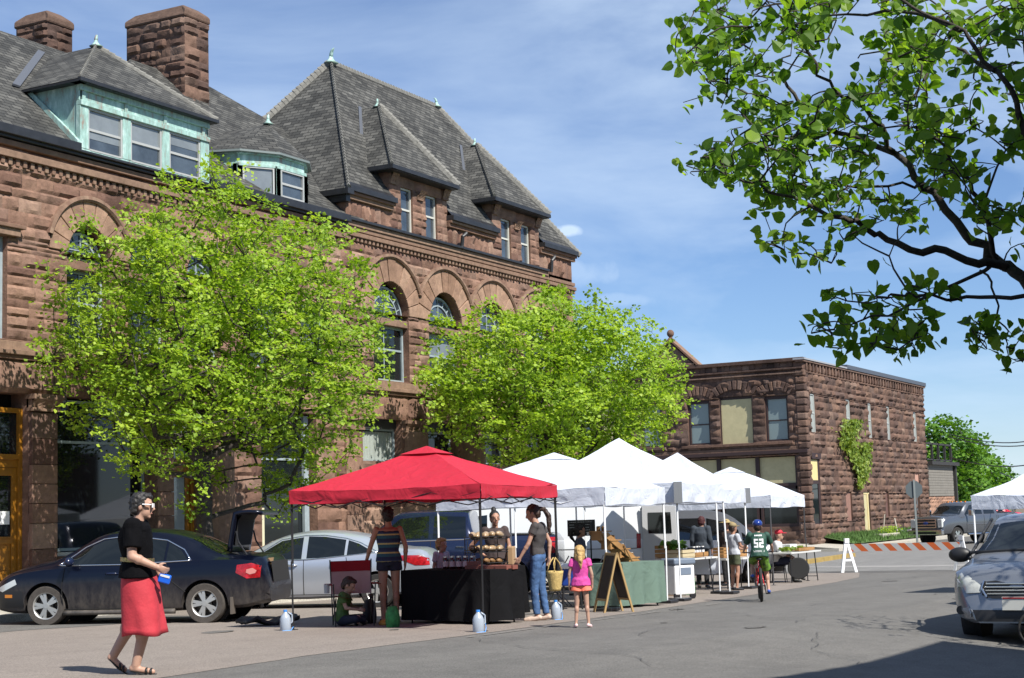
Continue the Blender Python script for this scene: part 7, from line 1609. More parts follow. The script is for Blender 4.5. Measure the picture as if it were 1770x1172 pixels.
def person(label, loc, face, H=1.7, pose={}, skin=SKIN, hair=BRN, style='short', top=None, bottom=None, shoes=None, vox=.012, headyaw=0, headpitch=0, build=1., child=0., curl=(.35, .35), hands=True, group=None, cat='person', hs=None, grip={}):
    J = {k: Vector(v) for k, v in BASE.items()}; J.update({k: Vector(v) for k, v in pose.items()}); s = H/1.7; w_ = build
    rt = empty('person', loc, face, label, cat, group); rt.scale = (s, s, s)
    g = MB(); up = (J['nk']-J['pel']).normalized(); B = w_
    wv = (J['hpL']-J['hpR']).normalized(); fw = wv.cross(up).normalized(); 
    def torso(g, ex, z0=None, part_='full'):
        pts = [J['pel']-up*.07, J['pel'], J['wa'], J['ch'], J['ch'].lerp(J['nk'], .55), J['ch'].lerp(J['nk'], .82)]; rs = [.095, .112, .092, .112, .10, .07]
        g.tube(pts, [r*B+ex for r in rs], 20, up=fw, sq=1.38); g.ell(J['ch'].lerp(J['nk'], .5), (.10*B+ex, .165*B+ex, .07+ex), 16, 8, M=Matrix((fw, wv, up)).transposed())
    torso(g, 0); 
    for S, q in (('L', 1), ('R', -1)):
        cone(g, J['sh'+S], J['el'+S], .047*B, .036*B); cone(g, J['el'+S], J['wr'+S], .038*B, .025*B); g.ell(J['el'+S].lerp(J['wr'+S], .3), (.04*B,)*3, 10, 8)
        cone(g, J['hp'+S], J['kn'+S], .083*B, .054*B); cone(g, J['kn'+S], J['an'+S], .052*B, .034*B); g.ell(J['kn'+S].lerp(J['an'+S], .28)-(J['to'+S]-J['an'+S]).normalized()*.012, (.055*B, .053*B, .09), 10, 8)
        f = (J['to'+S]-J['an'+S]); f = f.normalized(); cone(g, J['an'+S]-f*.03+Vector((0, 0, -.03)), J['to'+S], .034, .026)
        d = (J['wr'+S]-J['el'+S]).normalized()
        if hands: hand(g, J['wr'+S], grip.get(S, d), q, fw*.35-wv*q*.9, curl[0 if S == 'L' else 1])
    hs = hs or 1+child*.22; HM = Matrix.Rotation(headyaw, 3, 'Z') @ Matrix.Rotation(headpitch, 3, 'Y'); hd = J['hd']; P = lambda x, y, z: hd+HM @ Vector((x*hs, y*hs, z*hs))
    g.tube([J['nk']-up*.05, J['nk'].lerp(hd, .6)], [.055, .05], 12)
    R4 = HM; g.ell(P(-.005, 0, .022), (.098*hs, .077*hs, .098*hs), 18, 12, M=R4); g.ell(P(.022, 0, -.045), (.068*hs, .056*hs, .072*hs), 16, 10, M=R4); g.ell(P(.066, 0, -.098), (.022*hs, .026*hs, .018*hs), 10, 8, M=R4)
    g.tube([P(.085, 0, .02), P(.112, 0, -.028), P(.088, 0, -.04)], [.010*hs, .017*hs, .014*hs], 8); g.ell(P(.086, 0, -.066), (.012*hs, .024*hs, .009*hs), 8, 6, M=R4)
    for q in (1, -1): g.ell(P(-.008, q*.08, -.012), (.018*hs, .012*hs, .033*hs), 8, 8, M=R4); g.ell(P(.078, q*.034, .035), (.016*hs, .024*hs, .008*hs), 8, 6, M=R4)
    body = remesh(g, 'body', skin, rt, vox, 3)
    for q in (1, -1):
        if vox <= .012:
            e = MB(); e.ell(P(.086, q*.032, .012), (.008*hs, .013*hs, .006*hs), 8, 6, M=R4); e.build('eye', mat('eye', (.05, .04, .035), .2), rt, smooth=True)
    m_ = MB(); m_.ell(P(.094, 0, -.0665), (.006*hs, .022*hs, .005*hs), 8, 6, M=R4); m_.build('mouth', mat('lips', (.36, .12, .10), .5), rt, smooth=True)
    if hair:
        h = MB(); h.ell(P(-.022, 0, .038), (.102*hs, .089*hs, .100*hs), 18, 12, M=R4)
        if style in ('short',): h.ell(P(-.05, 0, -.01), (.072*hs, .083*hs, .088*hs), 14, 10, M=R4); h.ell(P(.03, 0, .095), (.065*hs, .066*hs, .034*hs), 12, 8, M=R4)
        if style in ('bun',): h.ell(P(-.05, 0, .0), (.066*hs, .081*hs, .085*hs), 14, 10, M=R4); h.ell(P(-.06, 0, .155), (.045*hs,)*3, 12, 8)
        if style in ('pony', 'lowpony'):
            h.ell(P(-.05, 0, -.01), (.07*hs, .082*hs, .09*hs), 14, 10, M=R4); h.ell(P(-.12, 0, .03), (.035*hs,)*3, 10, 8); L2 = 1. if style == 'pony' else .55
            h.tube([P(-.11, 0, .03), P(-.18, 0, .0), P(-.21, .0, -.12*L2), P(-.17, .01, -.24*L2), P(-.13, .015, -.34*L2), P(-.11, .02, -.42*L2)], [.026*hs, .036*hs, .042*hs, .036*hs, .024*hs, .008*hs], 10)
        if style == 'bob': h.ell(P(-.03, 0, -.03), (.095*hs, .093*hs, .125*hs), 16, 10, M=R4); h.tube([P(-.09, -.03, 0), P(-.13, -.04, -.12), P(-.12, -.045, -.26)], [.05*hs, .045*hs, .012*hs], 8)
        h2 = remesh(h, 'hair', hair, rt, .009 if vox < .01 else .012, 2)
        # keep the face clear of hair
        bm = bmesh.new(); bm.from_mesh(h2.data); inv = HM.transposed(); kill = []
        for v in bm.verts:
            q = inv @ (v.co-hd)/hs
            if q.x > .035 and q.z < .058+.2*(.09-abs(q.y))*0 and abs(q.y) < .2: kill.append(v)
            elif style in ('short', 'bun', 'pony') and q.x > -.03 and q.z < -.03: kill.append(v)
        bmesh.ops.delete(bm, geom=kill, context='VERTS'); bm.to_mesh(h2.data); bm.free(); ruffle(h2, .012 if style != 'bun' else .005, (38, 38, 16) if style != 'short' else (40, 40, 34))
    if top:
        t = MB(); ex = top.get('ex', .016); hem = top.get('hem', -.02)
        pts = [J['pel']+up*hem, J['wa'].lerp(J['pel'], .4), J['wa'], J['ch'], J['ch'].lerp(J['nk'], .55), J['ch'].lerp(J['nk'], .80)]; fl = top.get('flare', .012)
        t.tube(pts, [.112*B+ex+fl, .106*B+ex+fl*.6, .098*B+ex, .113*B+ex, .101*B+ex, .066*B+ex*(1 if not top.get('tank') else -1)], 24, up=fw, sq=1.38)
        if not top.get('tank'): t.ell(J['ch'].lerp(J['nk'], .5), (.10*B+ex, .163*B+ex, .072+ex), 16, 8, M=Matrix((fw, wv, up)).transposed())
        sl = top.get('sleeve', .55)
        for S in 'LR':
            if sl <= 0: continue
            a, b, c = J['sh'+S], J['el'+S], J['wr'+S]; t.ell(a, (.058*B+ex,)*3, 10, 8)
            if sl <= 1: t.tube([a, a.lerp(b, sl)], [.052*B+ex, .047*B+ex+.008], 14)
            else: t.tube([a, b], [.052*B+ex, .042*B+ex], 14); t.ell(b, (.042*B+ex,)*3, 10, 8); t.tube([b, b.lerp(c, sl-1)], [.042*B+ex, .032*B+ex], 12)
        to_ = remesh(t, top.get('name', 'shirt'), top['m'], rt, vox, 2)
        ruffle(to_, .010, (11, 11, 7), H*3); top['o'] = to_
    if bottom:
        k = bottom['kind']; t = MB(); ex = bottom.get('ex', .012)
        if k in ('pants', 'shorts'):
            t.tube([J['pel']-up*.08, J['pel'], J['pel'].lerp(J['wa'], .45)], [.10*B+ex, .116*B+ex, .104*B+ex], 20, up=fw, sq=1.38); q = bottom.get('len', 1. if k == 'pants' else .45)
            for S in 'LR':
                a, b, c = J['hp'+S], J['kn'+S], J['an'+S]; t.ell(a, (.088*B+ex,)*3, 12, 8)
                if k == 'pants': t.tube([a, b], [.088*B+ex, .058*B+ex], 16); t.ell(b, (.058*B+ex,)*3, 10, 8); t.tube([b, c.lerp(b, .04)], [.058*B+ex, .044*B+ex+bottom.get('flare', 0)], 14)
                else: t.tube([a, a.lerp(b, q)], [.088*B+ex, .080*B+ex+bottom.get('flare', .012)], 18)
            ruffle(remesh(t, 'trousers' if k == 'pants' else 'shorts', bottom['m'], rt, vox, 2), .007, (9, 9, 12), H*5)
        else:
            rows = []; n = 48; c0 = J['pel']; L_ = bottom['len']
            for j in range(15):
                u = j/14; z = c0.z+.10-L_*u; cx = c0.x+bottom.get('sway', .0)*u; rx = (.118+.02*min(1, u*3))*B+.03*u; ry = rx*1.3
                r = []
                for i in range(n):
                    a = 2*PI*i/n; f = 1+.085*u*math.sin(a*5+1.5*math.sin(a*2)+u)+.07*u*noise.noise(Vector((math.cos(a)*2, math.sin(a)*2, u*2.4))); r.append((cx+rx*f*math.cos(a), ry*f*math.sin(a), z+.012*math.sin(a*3+1)*u))
                rows.append(r)
            t.grid(rows, close=True); o = t.build('skirt', bottom['m'], rt, smooth=True); sm = o.modifiers.new('s', 'SOLIDIFY'); sm.thickness = .008
    if shoes:
        for S in 'LR':
            t = MB(); a, b = J['an'+S], J['to'+S]; f = (b-a); f.normalize(); hl = a-f*.045+Vector((0, 0, -.045)); tp = b+f*.035
            if shoes.get('sandal'):
                M = MB(); dwn = Vector((0, 0, -.028)); t.tube([hl+dwn*.4, hl.lerp(tp, .5)+dwn, tp+dwn*.5], [.034, .042, .028], 12, sq=.28, up=wv)
                for q in (.62, .8): c_ = hl.lerp(tp, q); t.tube([c_+wv*.042+dwn*.6, c_+wv*.03+Vector((0, 0, .028)), c_-wv*.03+Vector((0, 0, .028)), c_-wv*.042+dwn*.6], .011, 6)
                t.build('sandal', shoes['m'], rt, smooth=True)
            else:
                t.tube([hl, hl.lerp(tp, .35), hl.lerp(tp, .7), tp-f*.01], [.036, .042, .042, .032], 12); t.ell(tp-f*.015, (.034,)*3, 10, 8); t.ell(hl, (.038,)*3, 10, 8)
                if shoes.get('boot'): t.tube([a+Vector((0, 0, -.03)), a.lerp(J['kn'+S], .4)], [.045, .055], 12)
                remesh(t, 'boot' if shoes.get('boot') else 'shoe', shoes['m'], rt, vox, 2)
    return rt, J, P
def Lc(rt, p): return rt.matrix_world @ Vector(p)
ang = lambda dx, dy: math.atan2(dy, dx)
RTV = Vector((_r.x, _r.y)); FWV = Vector((_f.x, _f.y))
def facing(right, fwd): v = RTV*right+FWV*fwd; return math.atan2(v.y, v.x)     # direction seen from the camera: right / away
BLKS = mat('black knit top', (.004, .004, .005), .9, bump=.3, bscale=60, spec=.08); REDS = mat('coral red linen skirt', (.42, .028, .042), .8, nz=.15, nscale=5, bump=.9, bscale=6)
# 1. woman walking in the road
p = atd(232, 15.2)
W1, J, P = person('woman walking right in a black top and coral red skirt, wearing white sunglasses', p, facing(1, .10), 1.73, dict(pel=(0, 0, .93), wa=(.0, 0, 1.07), ch=(-.02, 0, 1.27), nk=(.0, 0, 1.42), hd=(.045, 0, 1.565), hpL=(0, .085, .90), hpR=(0, -.085, .90),
  knL=(-.05, .08, .50), anL=(-.24, .07, .17), toL=(-.13, .07, .045), knR=(.09, -.08, .49), anR=(-.01, -.08, .085), toR=(.15, -.10, .03),
  shR=(-.02, -.175, 1.375), elR=(-.02, -.235, 1.10), wrR=(.19, -.20, 1.00), shL=(-.0, .17, 1.375), elL=(.0, .21, 1.11), wrL=(.18, .05, .96)),
  hair=GRY, style='short', top=dict(m=BLKS, ex=.022, hem=-.03, flare=.02, sleeve=.72, name='top'), bottom=dict(kind='skirt', m=REDS, len=.66, sway=.06), shoes=dict(sandal=1, m=mat('black sandal', (.012, .011, .01), .5)), vox=.008, build=1.22, headpitch=.05, curl=(.7, .5), hs=1.0)
g = MB(); pts = [P(.088, .07*math.cos(a), .0) for a in (0, PI)]
fr = MB()
for q in (1, -1): fr.tube([P(.01, q*.088, .018), P(.06, q*.084, .018), P(.092, q*.066, .016)], .007, 6); fr.box(P(.103, q*.033, .008), (.012, .056, .042), mi=0)
fr.build('sunglasses', mat('white sunglasses', (.75, .75, .75), .3), W1, bevel=.004)
b = MB(); rows = []; n = 40
for j in range(3): rows.append([(-.0+.128*1.22*math.cos(2*PI*i/n), .172*1.22*math.sin(2*PI*i/n), 1.045+.02*j-.012*math.cos(2*PI*i/n)) for i in range(n)])
b.grid(rows, close=True); b.build('belt', mat('gold chain belt', (.55, .42, .16), .35, .7, nz=.6, nscale=60, col2=(.02, .02, .02)), W1)
g = MB(); g.box((0, 0, 0), (.115, .05, .085)); cam_ = item('camera_case', g, mat('bright blue pouch', (.01, .13, .72), .45), p, 'small bright blue pouch dangling from the hand of the walking woman', 'pouch', bevel=.012); bpy.context.view_layer.update(); cam_.location = W1.matrix_world @ Vector((.27, -.16, .885)); cam_.rotation_euler = (.2, .3, W1.rotation_euler.z)
g = MB(); g.tube([(0, 0, .04), (-.02, 0, .09), (.0, 0, .125)], .005, 5); s_ = g.build('strap', BLKP, cam_); g = MB(); g.box((0, -.026, .03), (.09, .006, .018)); g.build('white_trim', WHITEP, cam_)
# 2. woman in jeans buying bread
DEN = mat('blue denim', (.045, .10, .22), .8, nz=.45, nscale=7, bump=.8, bscale=10); GT = mat('charcoal T-shirt', (.05, .045, .045), .85, bump=.8, bscale=9)
p = atd(918, 23.9)
W2, J, P = person('woman in charcoal T-shirt and blue jeans with a long ponytail, looking at the bread', p, facing(-1, .25), 1.74, dict(ch=(-.02, 0, 1.27), wa=(.01, 0, 1.07), nk=(.01, 0, 1.43), hd=(.06, 0, 1.57), shL=(.0, .16, 1.38), elL=(.09, .20, 1.13), wrL=(.22, .20, .93), shR=(-.03, -.16, 1.38), elR=(-.14, -.20, 1.14), wrR=(-.13, -.18, .93), knL=(.05, .08, .49), anL=(.02, .09, .085), toL=(.17, .10, .03), knR=(-.02, -.09, .49), anR=(-.08, -.09, .085), toR=(.07, -.10, .03)),
  skin=SKIN, hair=BRN, style='pony', top=dict(m=GT, hem=.03, ex=.012, flare=.0, sleeve=.45), bottom=dict(kind='pants', m=DEN, ex=.012), shoes=dict(m=mat('cream slip-on shoe', (.55, .42, .34), .7)), vox=.010, headpitch=.35, build=.92, headyaw=.15)
bpy.context.view_layer.update()
bs = empty('basket', W2.matrix_world @ Vector((-.20, -.20, .42)), 0, 'yellow woven basket hanging behind the woman in jeans', 'basket'); g = MB(); n = 22; rows = [[((.085+.05*j/8)*math.cos(2*PI*i/n), (.085+.05*j/8)*math.sin(2*PI*i/n), .30*j/8) for i in range(n)] for j in range(9)]; g.grid(rows, close=True); g.add(rows[0], [tuple(range(n))[::-1]])
o = g.build('basket_body', mat('straw weave', (.50, .36, .13), .8, nz=.3, nscale=30, bump=.6, bscale=80), bs, smooth=True); sm = o.modifiers.new('s', 'SOLIDIFY'); sm.thickness = .012
for q in (-.06, .06): g = MB(); g.tube([(-.12, q, .30), (-.09, q*.6, .42), (0, q*.3, .50), (.09, q*.6, .42), (.12, q, .30)], .009, 6); g.build('handle', mat('straw weave', (.50, .36, .13), .8), bs, smooth=True)
# 3. little girl in pink
p = atd(990, 21.8)
PK = mat('hot pink T-shirt', (.55, .055, .28), .75, bump=.8, bscale=9); COR = mat('coral shorts', (.75, .17, .10), .75)
G1, J, P = person('little blond girl in a hot pink shirt and coral shorts, seen from behind', p, facing(.12, 1), 1.10, dict(hd=(.0, 0, 1.56), elL=(-.02, .24, 1.12), wrL=(.02, .25, .90), elR=(-.02, -.24, 1.12), wrR=(.03, -.24, .90), knL=(0, .10, .49), anL=(-.03, .13, .085), toL=(.10, .16, .03), knR=(0, -.11, .49), anR=(-.03, -.14, .085), toR=(.10, -.17, .03)),
  hair=BLD, style='bob', top=dict(m=PK, sleeve=.4, hem=-.05, flare=.03, ex=.02), bottom=dict(kind='shorts', m=COR, len=.32, flare=.045, ex=.02), shoes=dict(m=mat('pale pink shoes', (.72, .52, .52), .6)), vox=.012, hs=1.28, build=.96, headyaw=-.2)
# 4. woman in striped tank top
def stripe_mat():
    mt = bpy.data.materials.new('striped knit'); mt.use_nodes = True; t, b = ng(mt); tcn = t.nodes.new('ShaderNodeTexCoord'); sp = t.nodes.new('ShaderNodeSeparateXYZ'); t.links.new(tcn.outputs['Object'], sp.inputs[0])
    m1 = t.nodes.new('ShaderNodeMath'); m1.operation = 'MULTIPLY'; m1.inputs[1].default_value = 7.5; t.links.new(sp.outputs['Z'], m1.inputs[0]); m2 = t.nodes.new('ShaderNodeMath'); m2.operation = 'FRACT'; t.links.new(m1.outputs[0], m2.inputs[0])
    r = t.nodes.new('ShaderNodeValToRGB'); r.color_ramp.interpolation = 'CONSTANT'; e = r.color_ramp.elements; e[0].color = (.012, .02, .06, 1); e[1].position = .7; e[1].color = (.42, .36, .14, 1); q = e.new(.35); q.color = (.02, .08, .11, 1); q = e.new(.86); q.color = (.03, .05, .1, 1); t.links.new(m2.outputs[0], r.inputs['Fac']); t.links.new(r.outputs['Color'], b.inputs['Base Color']); b.inputs['Roughness'].default_value = .85; return mt
p = atd(663, 24.0)
person('woman seen from behind in a striped tank top and dark denim shorts', p, facing(-.15, 1), 1.74, dict(shL=(-.0, .18, 1.38), elL=(.02, .27, 1.13), wrL=(.10, .33, .92), elR=(-.03, -.25, 1.12), wrR=(.02, -.24, .88), hd=(.03, 0, 1.58), knL=(.0, .10, .49), anL=(-.03, .10, .085)), skin=SKIN2, hair=BLKH, style='short', top=dict(m=stripe_mat(), sleeve=0, tank=1, hem=-.02, ex=.014), bottom=dict(kind='shorts', m=mat('dark denim', (.012, .014, .03), .85), len=.30), shoes=dict(sandal=1, m=BLKP), build=1.02)
# 5. boy sitting on the ground
p = atd(580, 23.6)
SIT = dict(pel=(0, 0, .13), wa=(.02, 0, .27), ch=(.05, 0, .46), nk=(.09, 0, .62), hd=(.15, 0, .745), shL=(.06, .165, .57), elL=(.14, .20, .34), wrL=(.34, .10, .30), shR=(.06, -.165, .57), elR=(.14, -.20, .34), wrR=(.34, -.10, .30), hpL=(.02, .09, .10), knL=(.34, .26, .14), anL=(.30, -.04, .08), toL=(.32, -.17, .06), hpR=(.02, -.09, .10), knR=(.34, -.26, .14), anR=(.42, .05, .08), toR=(.42, .16, .06))
person('boy in a green T-shirt sitting cross legged on the tarmac, looking at his hands', p, facing(1, -.15), 1.35, SIT, hair=BRN, style='short', top=dict(m=mat('olive green T-shirt', (.07, .14, .035), .8), sleeve=.6, hem=-.04), bottom=dict(kind='pants', m=mat('navy trousers', (.015, .018, .035), .85)), shoes=dict(m=BLKP), headpitch=.5, hs=1.22)
# 6. baker with a bun, hand on hip
p = atd(846, 26.6)
person('stall keeper with a hair bun behind the bread rack, hand on hip', p, facing(.1, -1), 1.70, dict(elR=(-.12, -.40, 1.14), wrR=(.0, -.20, .98), shR=(-.01, -.17, 1.385), elL=(.02, .23, 1.12), wrL=(.16, .18, .92)), skin=SKIN2, hair=BLKH, style='bun', top=dict(m=mat('brown T-shirt', (.045, .03, .028), .85), sleeve=.5), bottom=dict(kind='pants', m=mat('dark skirt cloth', (.015, .015, .02), .9)), shoes=dict(m=BLKP), headyaw=.2)
# 7. blond child behind the table
p = atd(753, 25.4)
person('small blond child in a pale shirt standing behind the jars', p, facing(.6, -.5), 1.24, dict(elL=(.06, .2, 1.14), wrL=(.2, .12, 1.22)), hair=BLD, style='short', top=dict(m=mat('pale lilac shirt', (.45, .42, .5), .8), sleeve=.6), bottom=dict(kind='shorts', m=mat('blue shorts', (.05, .08, .2), .8)), shoes=dict(m=WHITEP), hs=1.25, vox=.014)
# 8. dark haired girl in profile by the menu board
p = atd(991, 29.6)
person('dark haired girl with a low ponytail, in profile below the menu board', p, facing(1, .1), 1.46, {}, skin=SKIN2, hair=BLKH, style='lowpony', top=dict(m=mat('grey blue shirt', (.06, .07, .1), .85), sleeve=.6), bottom=dict(kind='pants', m=mat('dark skirt cloth', (.015, .015, .02), .9)), shoes=dict(m=BLKP), hs=1.1, vox=.014)
# 9. man in dark jacket, 10. teenager in cap, 11. straw hat
p = atd(1199, 38.0)
person('man in a dark jacket bending over the crates, in front of the white minivan', p, facing(.3, .9), 1.74, dict(hd=(.10, 0, 1.54), nk=(.05, 0, 1.42)), skin=SKIN2, hair=mat('dark red cap', (.05, .01, .012), .8), style='short', top=dict(m=mat('dark slate jacket', (.03, .04, .055), .85), sleeve=1.8, ex=.02), bottom=dict(kind='pants', m=mat('dark trousers', (.02, .02, .022), .9)), shoes=dict(m=BLKP), vox=.015, build=1.02)
p = atd(1254, 36.0); TEE = person('teenager in a pale grey T-shirt, olive shorts and tan baseball cap', p, facing(.8, .5), 1.50, dict(elL=(.06, .2, 1.13), wrL=(.26, .15, 1.08), elR=(.06, -.2, 1.13), wrR=(.26, -.15, 1.08)), skin=SKIN2, hair=BRN, style='short', top=dict(m=mat('pale grey T-shirt', (.42, .44, .48), .8), sleeve=.6), bottom=dict(kind='shorts', m=mat('olive shorts', (.06, .07, .035), .85), len=.6), shoes=dict(m=BLKP), vox=.015)
def cap(TP, m_, brim=False):
    rt, J, P = TP; g = MB(); M = Matrix.Identity(3); g.ell(P(-.015, 0, .075), (.108, .095, .075), 16, 10)
    if brim: g.lathe(P(-.01, 0, .07), [(.09, -.005), (.20, -.02), (.205, -.01), (.09, .01)], 22)
    else: g.ell(P(.12, 0, .055), (.08, .065, .012), 12, 6)
    g.build('straw_hat' if brim else 'cap', m_, rt, smooth=True)
cap(TEE, mat('tan cap', (.26, .20, .10), .8))
p = atd(1243, 39.3); SH_ = person('person in a straw hat and brown coat behind the teenager with the cap', p, facing(-.4, -.8), 1.62, {}, skin=SKIN2, hair=BRN, style='short', top=dict(m=mat('brown coat', (.05, .03, .022), .85), sleeve=1.8), bottom=dict(kind='pants', m=mat('dark trousers', (.02, .02, .022), .9)), shoes=dict(m=BLKP), vox=.016); cap(SH_, mat('straw hat', (.36, .27, .12), .8), True)
# 12. seated man with boots
p = atd(1328, 41.5); sc_ = empty('stool', p, facing(1, -.3), 'dark folding stool under the seated man with boots', 'stool'); g = MB(); g.box((0, 0, .43), (.38, .38, .03)); g.build('seat', PB, sc_, bevel=.01)
for x in (-1, 1):
    for y in (-1, 1): g = MB(); g.tube([(x*.16, y*.16, .42), (x*.2, y*.2, 0)], .012, 5); g.build('leg', PB, sc_)
SIT2 = dict(pel=(0, 0, .55), wa=(-.02, 0, .69), ch=(.0, 0, .89), nk=(.03, 0, 1.05), hd=(.07, 0, 1.19), shL=(.0, .17, 1.0), elL=(.10, .22, .75), wrL=(.30, .14, .66), shR=(.0, -.17, 1.0), elR=(.10, -.22, .75), wrR=(.30, -.14, .66), hpL=(.02, .09, .53), knL=(.42, .12, .56), anL=(.48, .12, .18), toL=(.62, .13, .08), hpR=(.02, -.09, .53), knR=(.42, -.12, .55), anR=(.40, -.12, .085), toR=(.56, -.13, .03))
SM = person('man in a red cap and pale shirt sitting with black boots near the road', p, facing(1, -.3), 1.75, SIT2, hair=None, style='short', top=dict(m=mat('pale shirt', (.55, .55, .56), .8), sleeve=1.7), bottom=dict(kind='shorts', m=mat('navy shorts', (.015, .02, .05), .8), len=.8), shoes=dict(m=mat('black boots', (.01, .01, .01), .6), boot=1), vox=.015); cap(SM, mat('red cap', (.5, .02, .04), .7))
g = MB(); rows = [[(-.18+.36*i/6+.02*noise.noise((i, j, 0)), .05*math.sin(i*1.1), .95-.5*j/6) for i in range(7)] for j in range(7)]; g.grid(rows); o = item('jacket', g, mat('navy jacket', (.008, .012, .04), .85), atd(1338, 41.9), 'navy jacket hung between the seated man and the white box', 'jacket', smooth=True); face_cam(o); sm = o.modifiers.new('s', 'SOLIDIFY'); sm.thickness = .06
# 13. boy on the red bicycle
p = atd(1296, 29.7); hdg = facing(.12, 1)
BKE = empty('bicycle', p, hdg, 'red mountain bicycle ridden away from the camera by the boy in the green jersey', 'bicycle'); r = .29
REDB = mat('red bicycle paint', (.5, .015, .02), .3, coat=.5)
for x in (-.45, .47):
    t = MB(); n = 32; vs = []
    rows = [[(x+(r+.024*math.cos(b))*math.cos(a)-.0, .028*math.sin(b), r+.03+(r+.024*math.cos(b))*math.sin(a)) for b in [2*PI*k/8 for k in range(8)]] for a in [2*PI*k/n for k in range(n+1)]]; t.grid(rows, close=True); w_ = t.build('wheel', RUBBER, BKE, smooth=True)
    s = MB()
    for k in range(14): a = 2*PI*k/14; s.tube([(x, .015*(-1)**k, r+.03), (x+r*.95*math.cos(a), 0, r+.03+r*.95*math.sin(a))], .0022, 3, cap=False)
    s.cyl((x, -.05, r+.03), (x, .05, r+.03), .022, n=8); s.build('spokes', ALLOY, w_)
    s = MB(); s.grid([[(x+(r-.03+.012*math.cos(b))*math.cos(a), .013*math.sin(b), r+.03+(r-.03+.012*math.cos(b))*math.sin(a)) for b in [2*PI*k/6 for k in range(6)]] for a in [2*PI*k/n for k in range(n+1)]], close=True); s.build('rim', ALLOY, w_, smooth=True)
f = MB(); BB, ST, HT, RW, FW_ = (-.05, 0, .29), (-.20, 0, .66), (.32, 0, .68), (-.45, 0, .32), (.47, 0, .32)
f.tube([BB, HT], .02, 8); f.tube([BB, ST], .018, 8); f.tube([(-.18, 0, .6), (.30, 0, .72)], .019, 8); f.tube([(.30, 0, .75), (.345, 0, .60)], .024, 8)
for q in (-.06, .06): f.tube([RW[:1]+(q,)+RW[2:], (-.1, q*.4, .29)], .010, 6); f.tube([(-.45, q, .32), (-.19, q*.3, .62)], .010, 6); f.tube([(.345, q*.7, .60), (.47, q, .32)], .013, 6)
f.build('frame', REDB, BKE, smooth=True); f = MB(); f.tube([(-.20, 0, .66), (-.235, 0, .76)], .014, 6); f.ell((-.25, 0, .785), (.13, .07, .03)); f.build('saddle', PB, BKE, smooth=True)
f = MB(); f.tube([(.30, 0, .74), (.28, 0, .86), (.33, 0, .88)], .014, 6); f.tube([(.26, -.29, .90), (.33, -.12, .885), (.34, 0, .88), (.33, .12, .885), (.26, .29, .90)], .013, 6); f.build('handlebar', PB, BKE); f = MB(); f.tube([(-.05, -.09, .29), (-.05, .09, .29)], .013, 6); f.tube([(-.05, .09, .29), (.0, .10, .44)], .011, 5); f.tube([(-.05, -.09, .29), (-.10, -.10, .14)], .011, 5); f.box((.0, .14, .44), (.09, .08, .02)); f.box((-.10, -.14, .14), (.09, .08, .02)); f.cyl((-.05, -.075, .29), (-.05, -.068, .29), .085, n=20); f.build('crank', mat('dark steel', (.08, .08, .08), .4, .7), BKE)
JER = mat('dark green jersey', (.014, .06, .04), .7, bump=.8, bscale=9)
k_ = 1.7/1.42
RP = dict(pel=(-.25*k_, 0, .86*k_), wa=(-.235*k_, 0, .97*k_), ch=(-.17*k_, 0, 1.13*k_), nk=(-.10*k_, 0, 1.26*k_), hd=(-.06*k_, 0, 1.385*k_), shL=(-.12*k_, .155*k_, 1.22*k_), elL=(.02*k_, .24*k_, 1.03*k_), wrL=(.20*k_, .27*k_, .925*k_), shR=(-.12*k_, -.155*k_, 1.22*k_), elR=(.02*k_, -.24*k_, 1.03*k_), wrR=(.20*k_, -.27*k_, .925*k_),
  hpL=(-.22*k_, .08*k_, .83*k_), knL=(.10*k_, .12*k_, .72*k_), anL=(-.03*k_, .13*k_, .50*k_), toL=(.09*k_, .14*k_, .47*k_), hpR=(-.22*k_, -.08*k_, .83*k_), knR=(-.04*k_, -.13*k_, .50*k_), anR=(-.14*k_, -.15*k_, .215*k_), toR=(.0*k_, -.16*k_, .17*k_))
def camo():
    return mat('lime and black camouflage', (.008, .012, .008), .8, nz=.9, nscale=9, col2=(.20, .42, .03))
jt = dict(m=JER, sleeve=.75, hem=-.06, ex=.022, flare=.02, name='jersey')
B1, J, P = person('boy in green number 52 jersey and blue helmet riding the red bicycle', p, hdg, 1.42, RP, skin=SKIN, hair=BRN, style='short', top=jt, bottom=dict(kind='shorts', m=camo(), len=.72, flare=.02), shoes=dict(m=mat('blue trainers', (.03, .09, .4), .6)), vox=.012, hs=1.12, grip={'L': (.8, .1, -.25), 'R': (.8, -.1, -.25)}, curl=(.9, .9))
h = MB(); h.ell(P(-.015, 0, .055), (.135, .112, .095), 18, 10); h.build('helmet', mat('glossy blue helmet', (.008, .03, .2), .2, coat=.6), B1, smooth=True)
# the number on the back, laid on the cloth
DIG = {'5': ["111", "100", "111", "001", "111"], '2': ["111", "001", "111", "100", "111"]}
bpy.context.view_layer.update(); shirt = jt['o']; from mathutils.bvhtree import BVHTree
bm = bmesh.new(); bm.from_mesh(shirt.data); tree_ = BVHTree.FromBMesh(bm); d = MB(); cx, cz = 0, 1.385
def onback(y, z):
    h_ = tree_.ray_cast(Vector((-1.2, y, z)), Vector((1, 0, 0)))
    return (h_[0]+Vector((-.004, 0, 0))) if h_[0] else None
def stroke(y0, y1, z0, z1):
    n = 3; P_ = [[onback(y0+(y1-y0)*i/n, z0+(z1-z0)*j/n) for i in range(n+1)] for j in range(n+1)]
    if all(q for r_ in P_ for q in r_): d.grid(P_)
for ch_, y0 in (('5', .105), ('2', -.012)):
    for r_, row in enumerate(DIG[ch_]):
        for c_, b_ in enumerate(row):
            if b_ == '1': stroke(y0-c_*.031, y0-(c_+1)*.031, cz-r_*.038, cz-(r_+1)*.038)
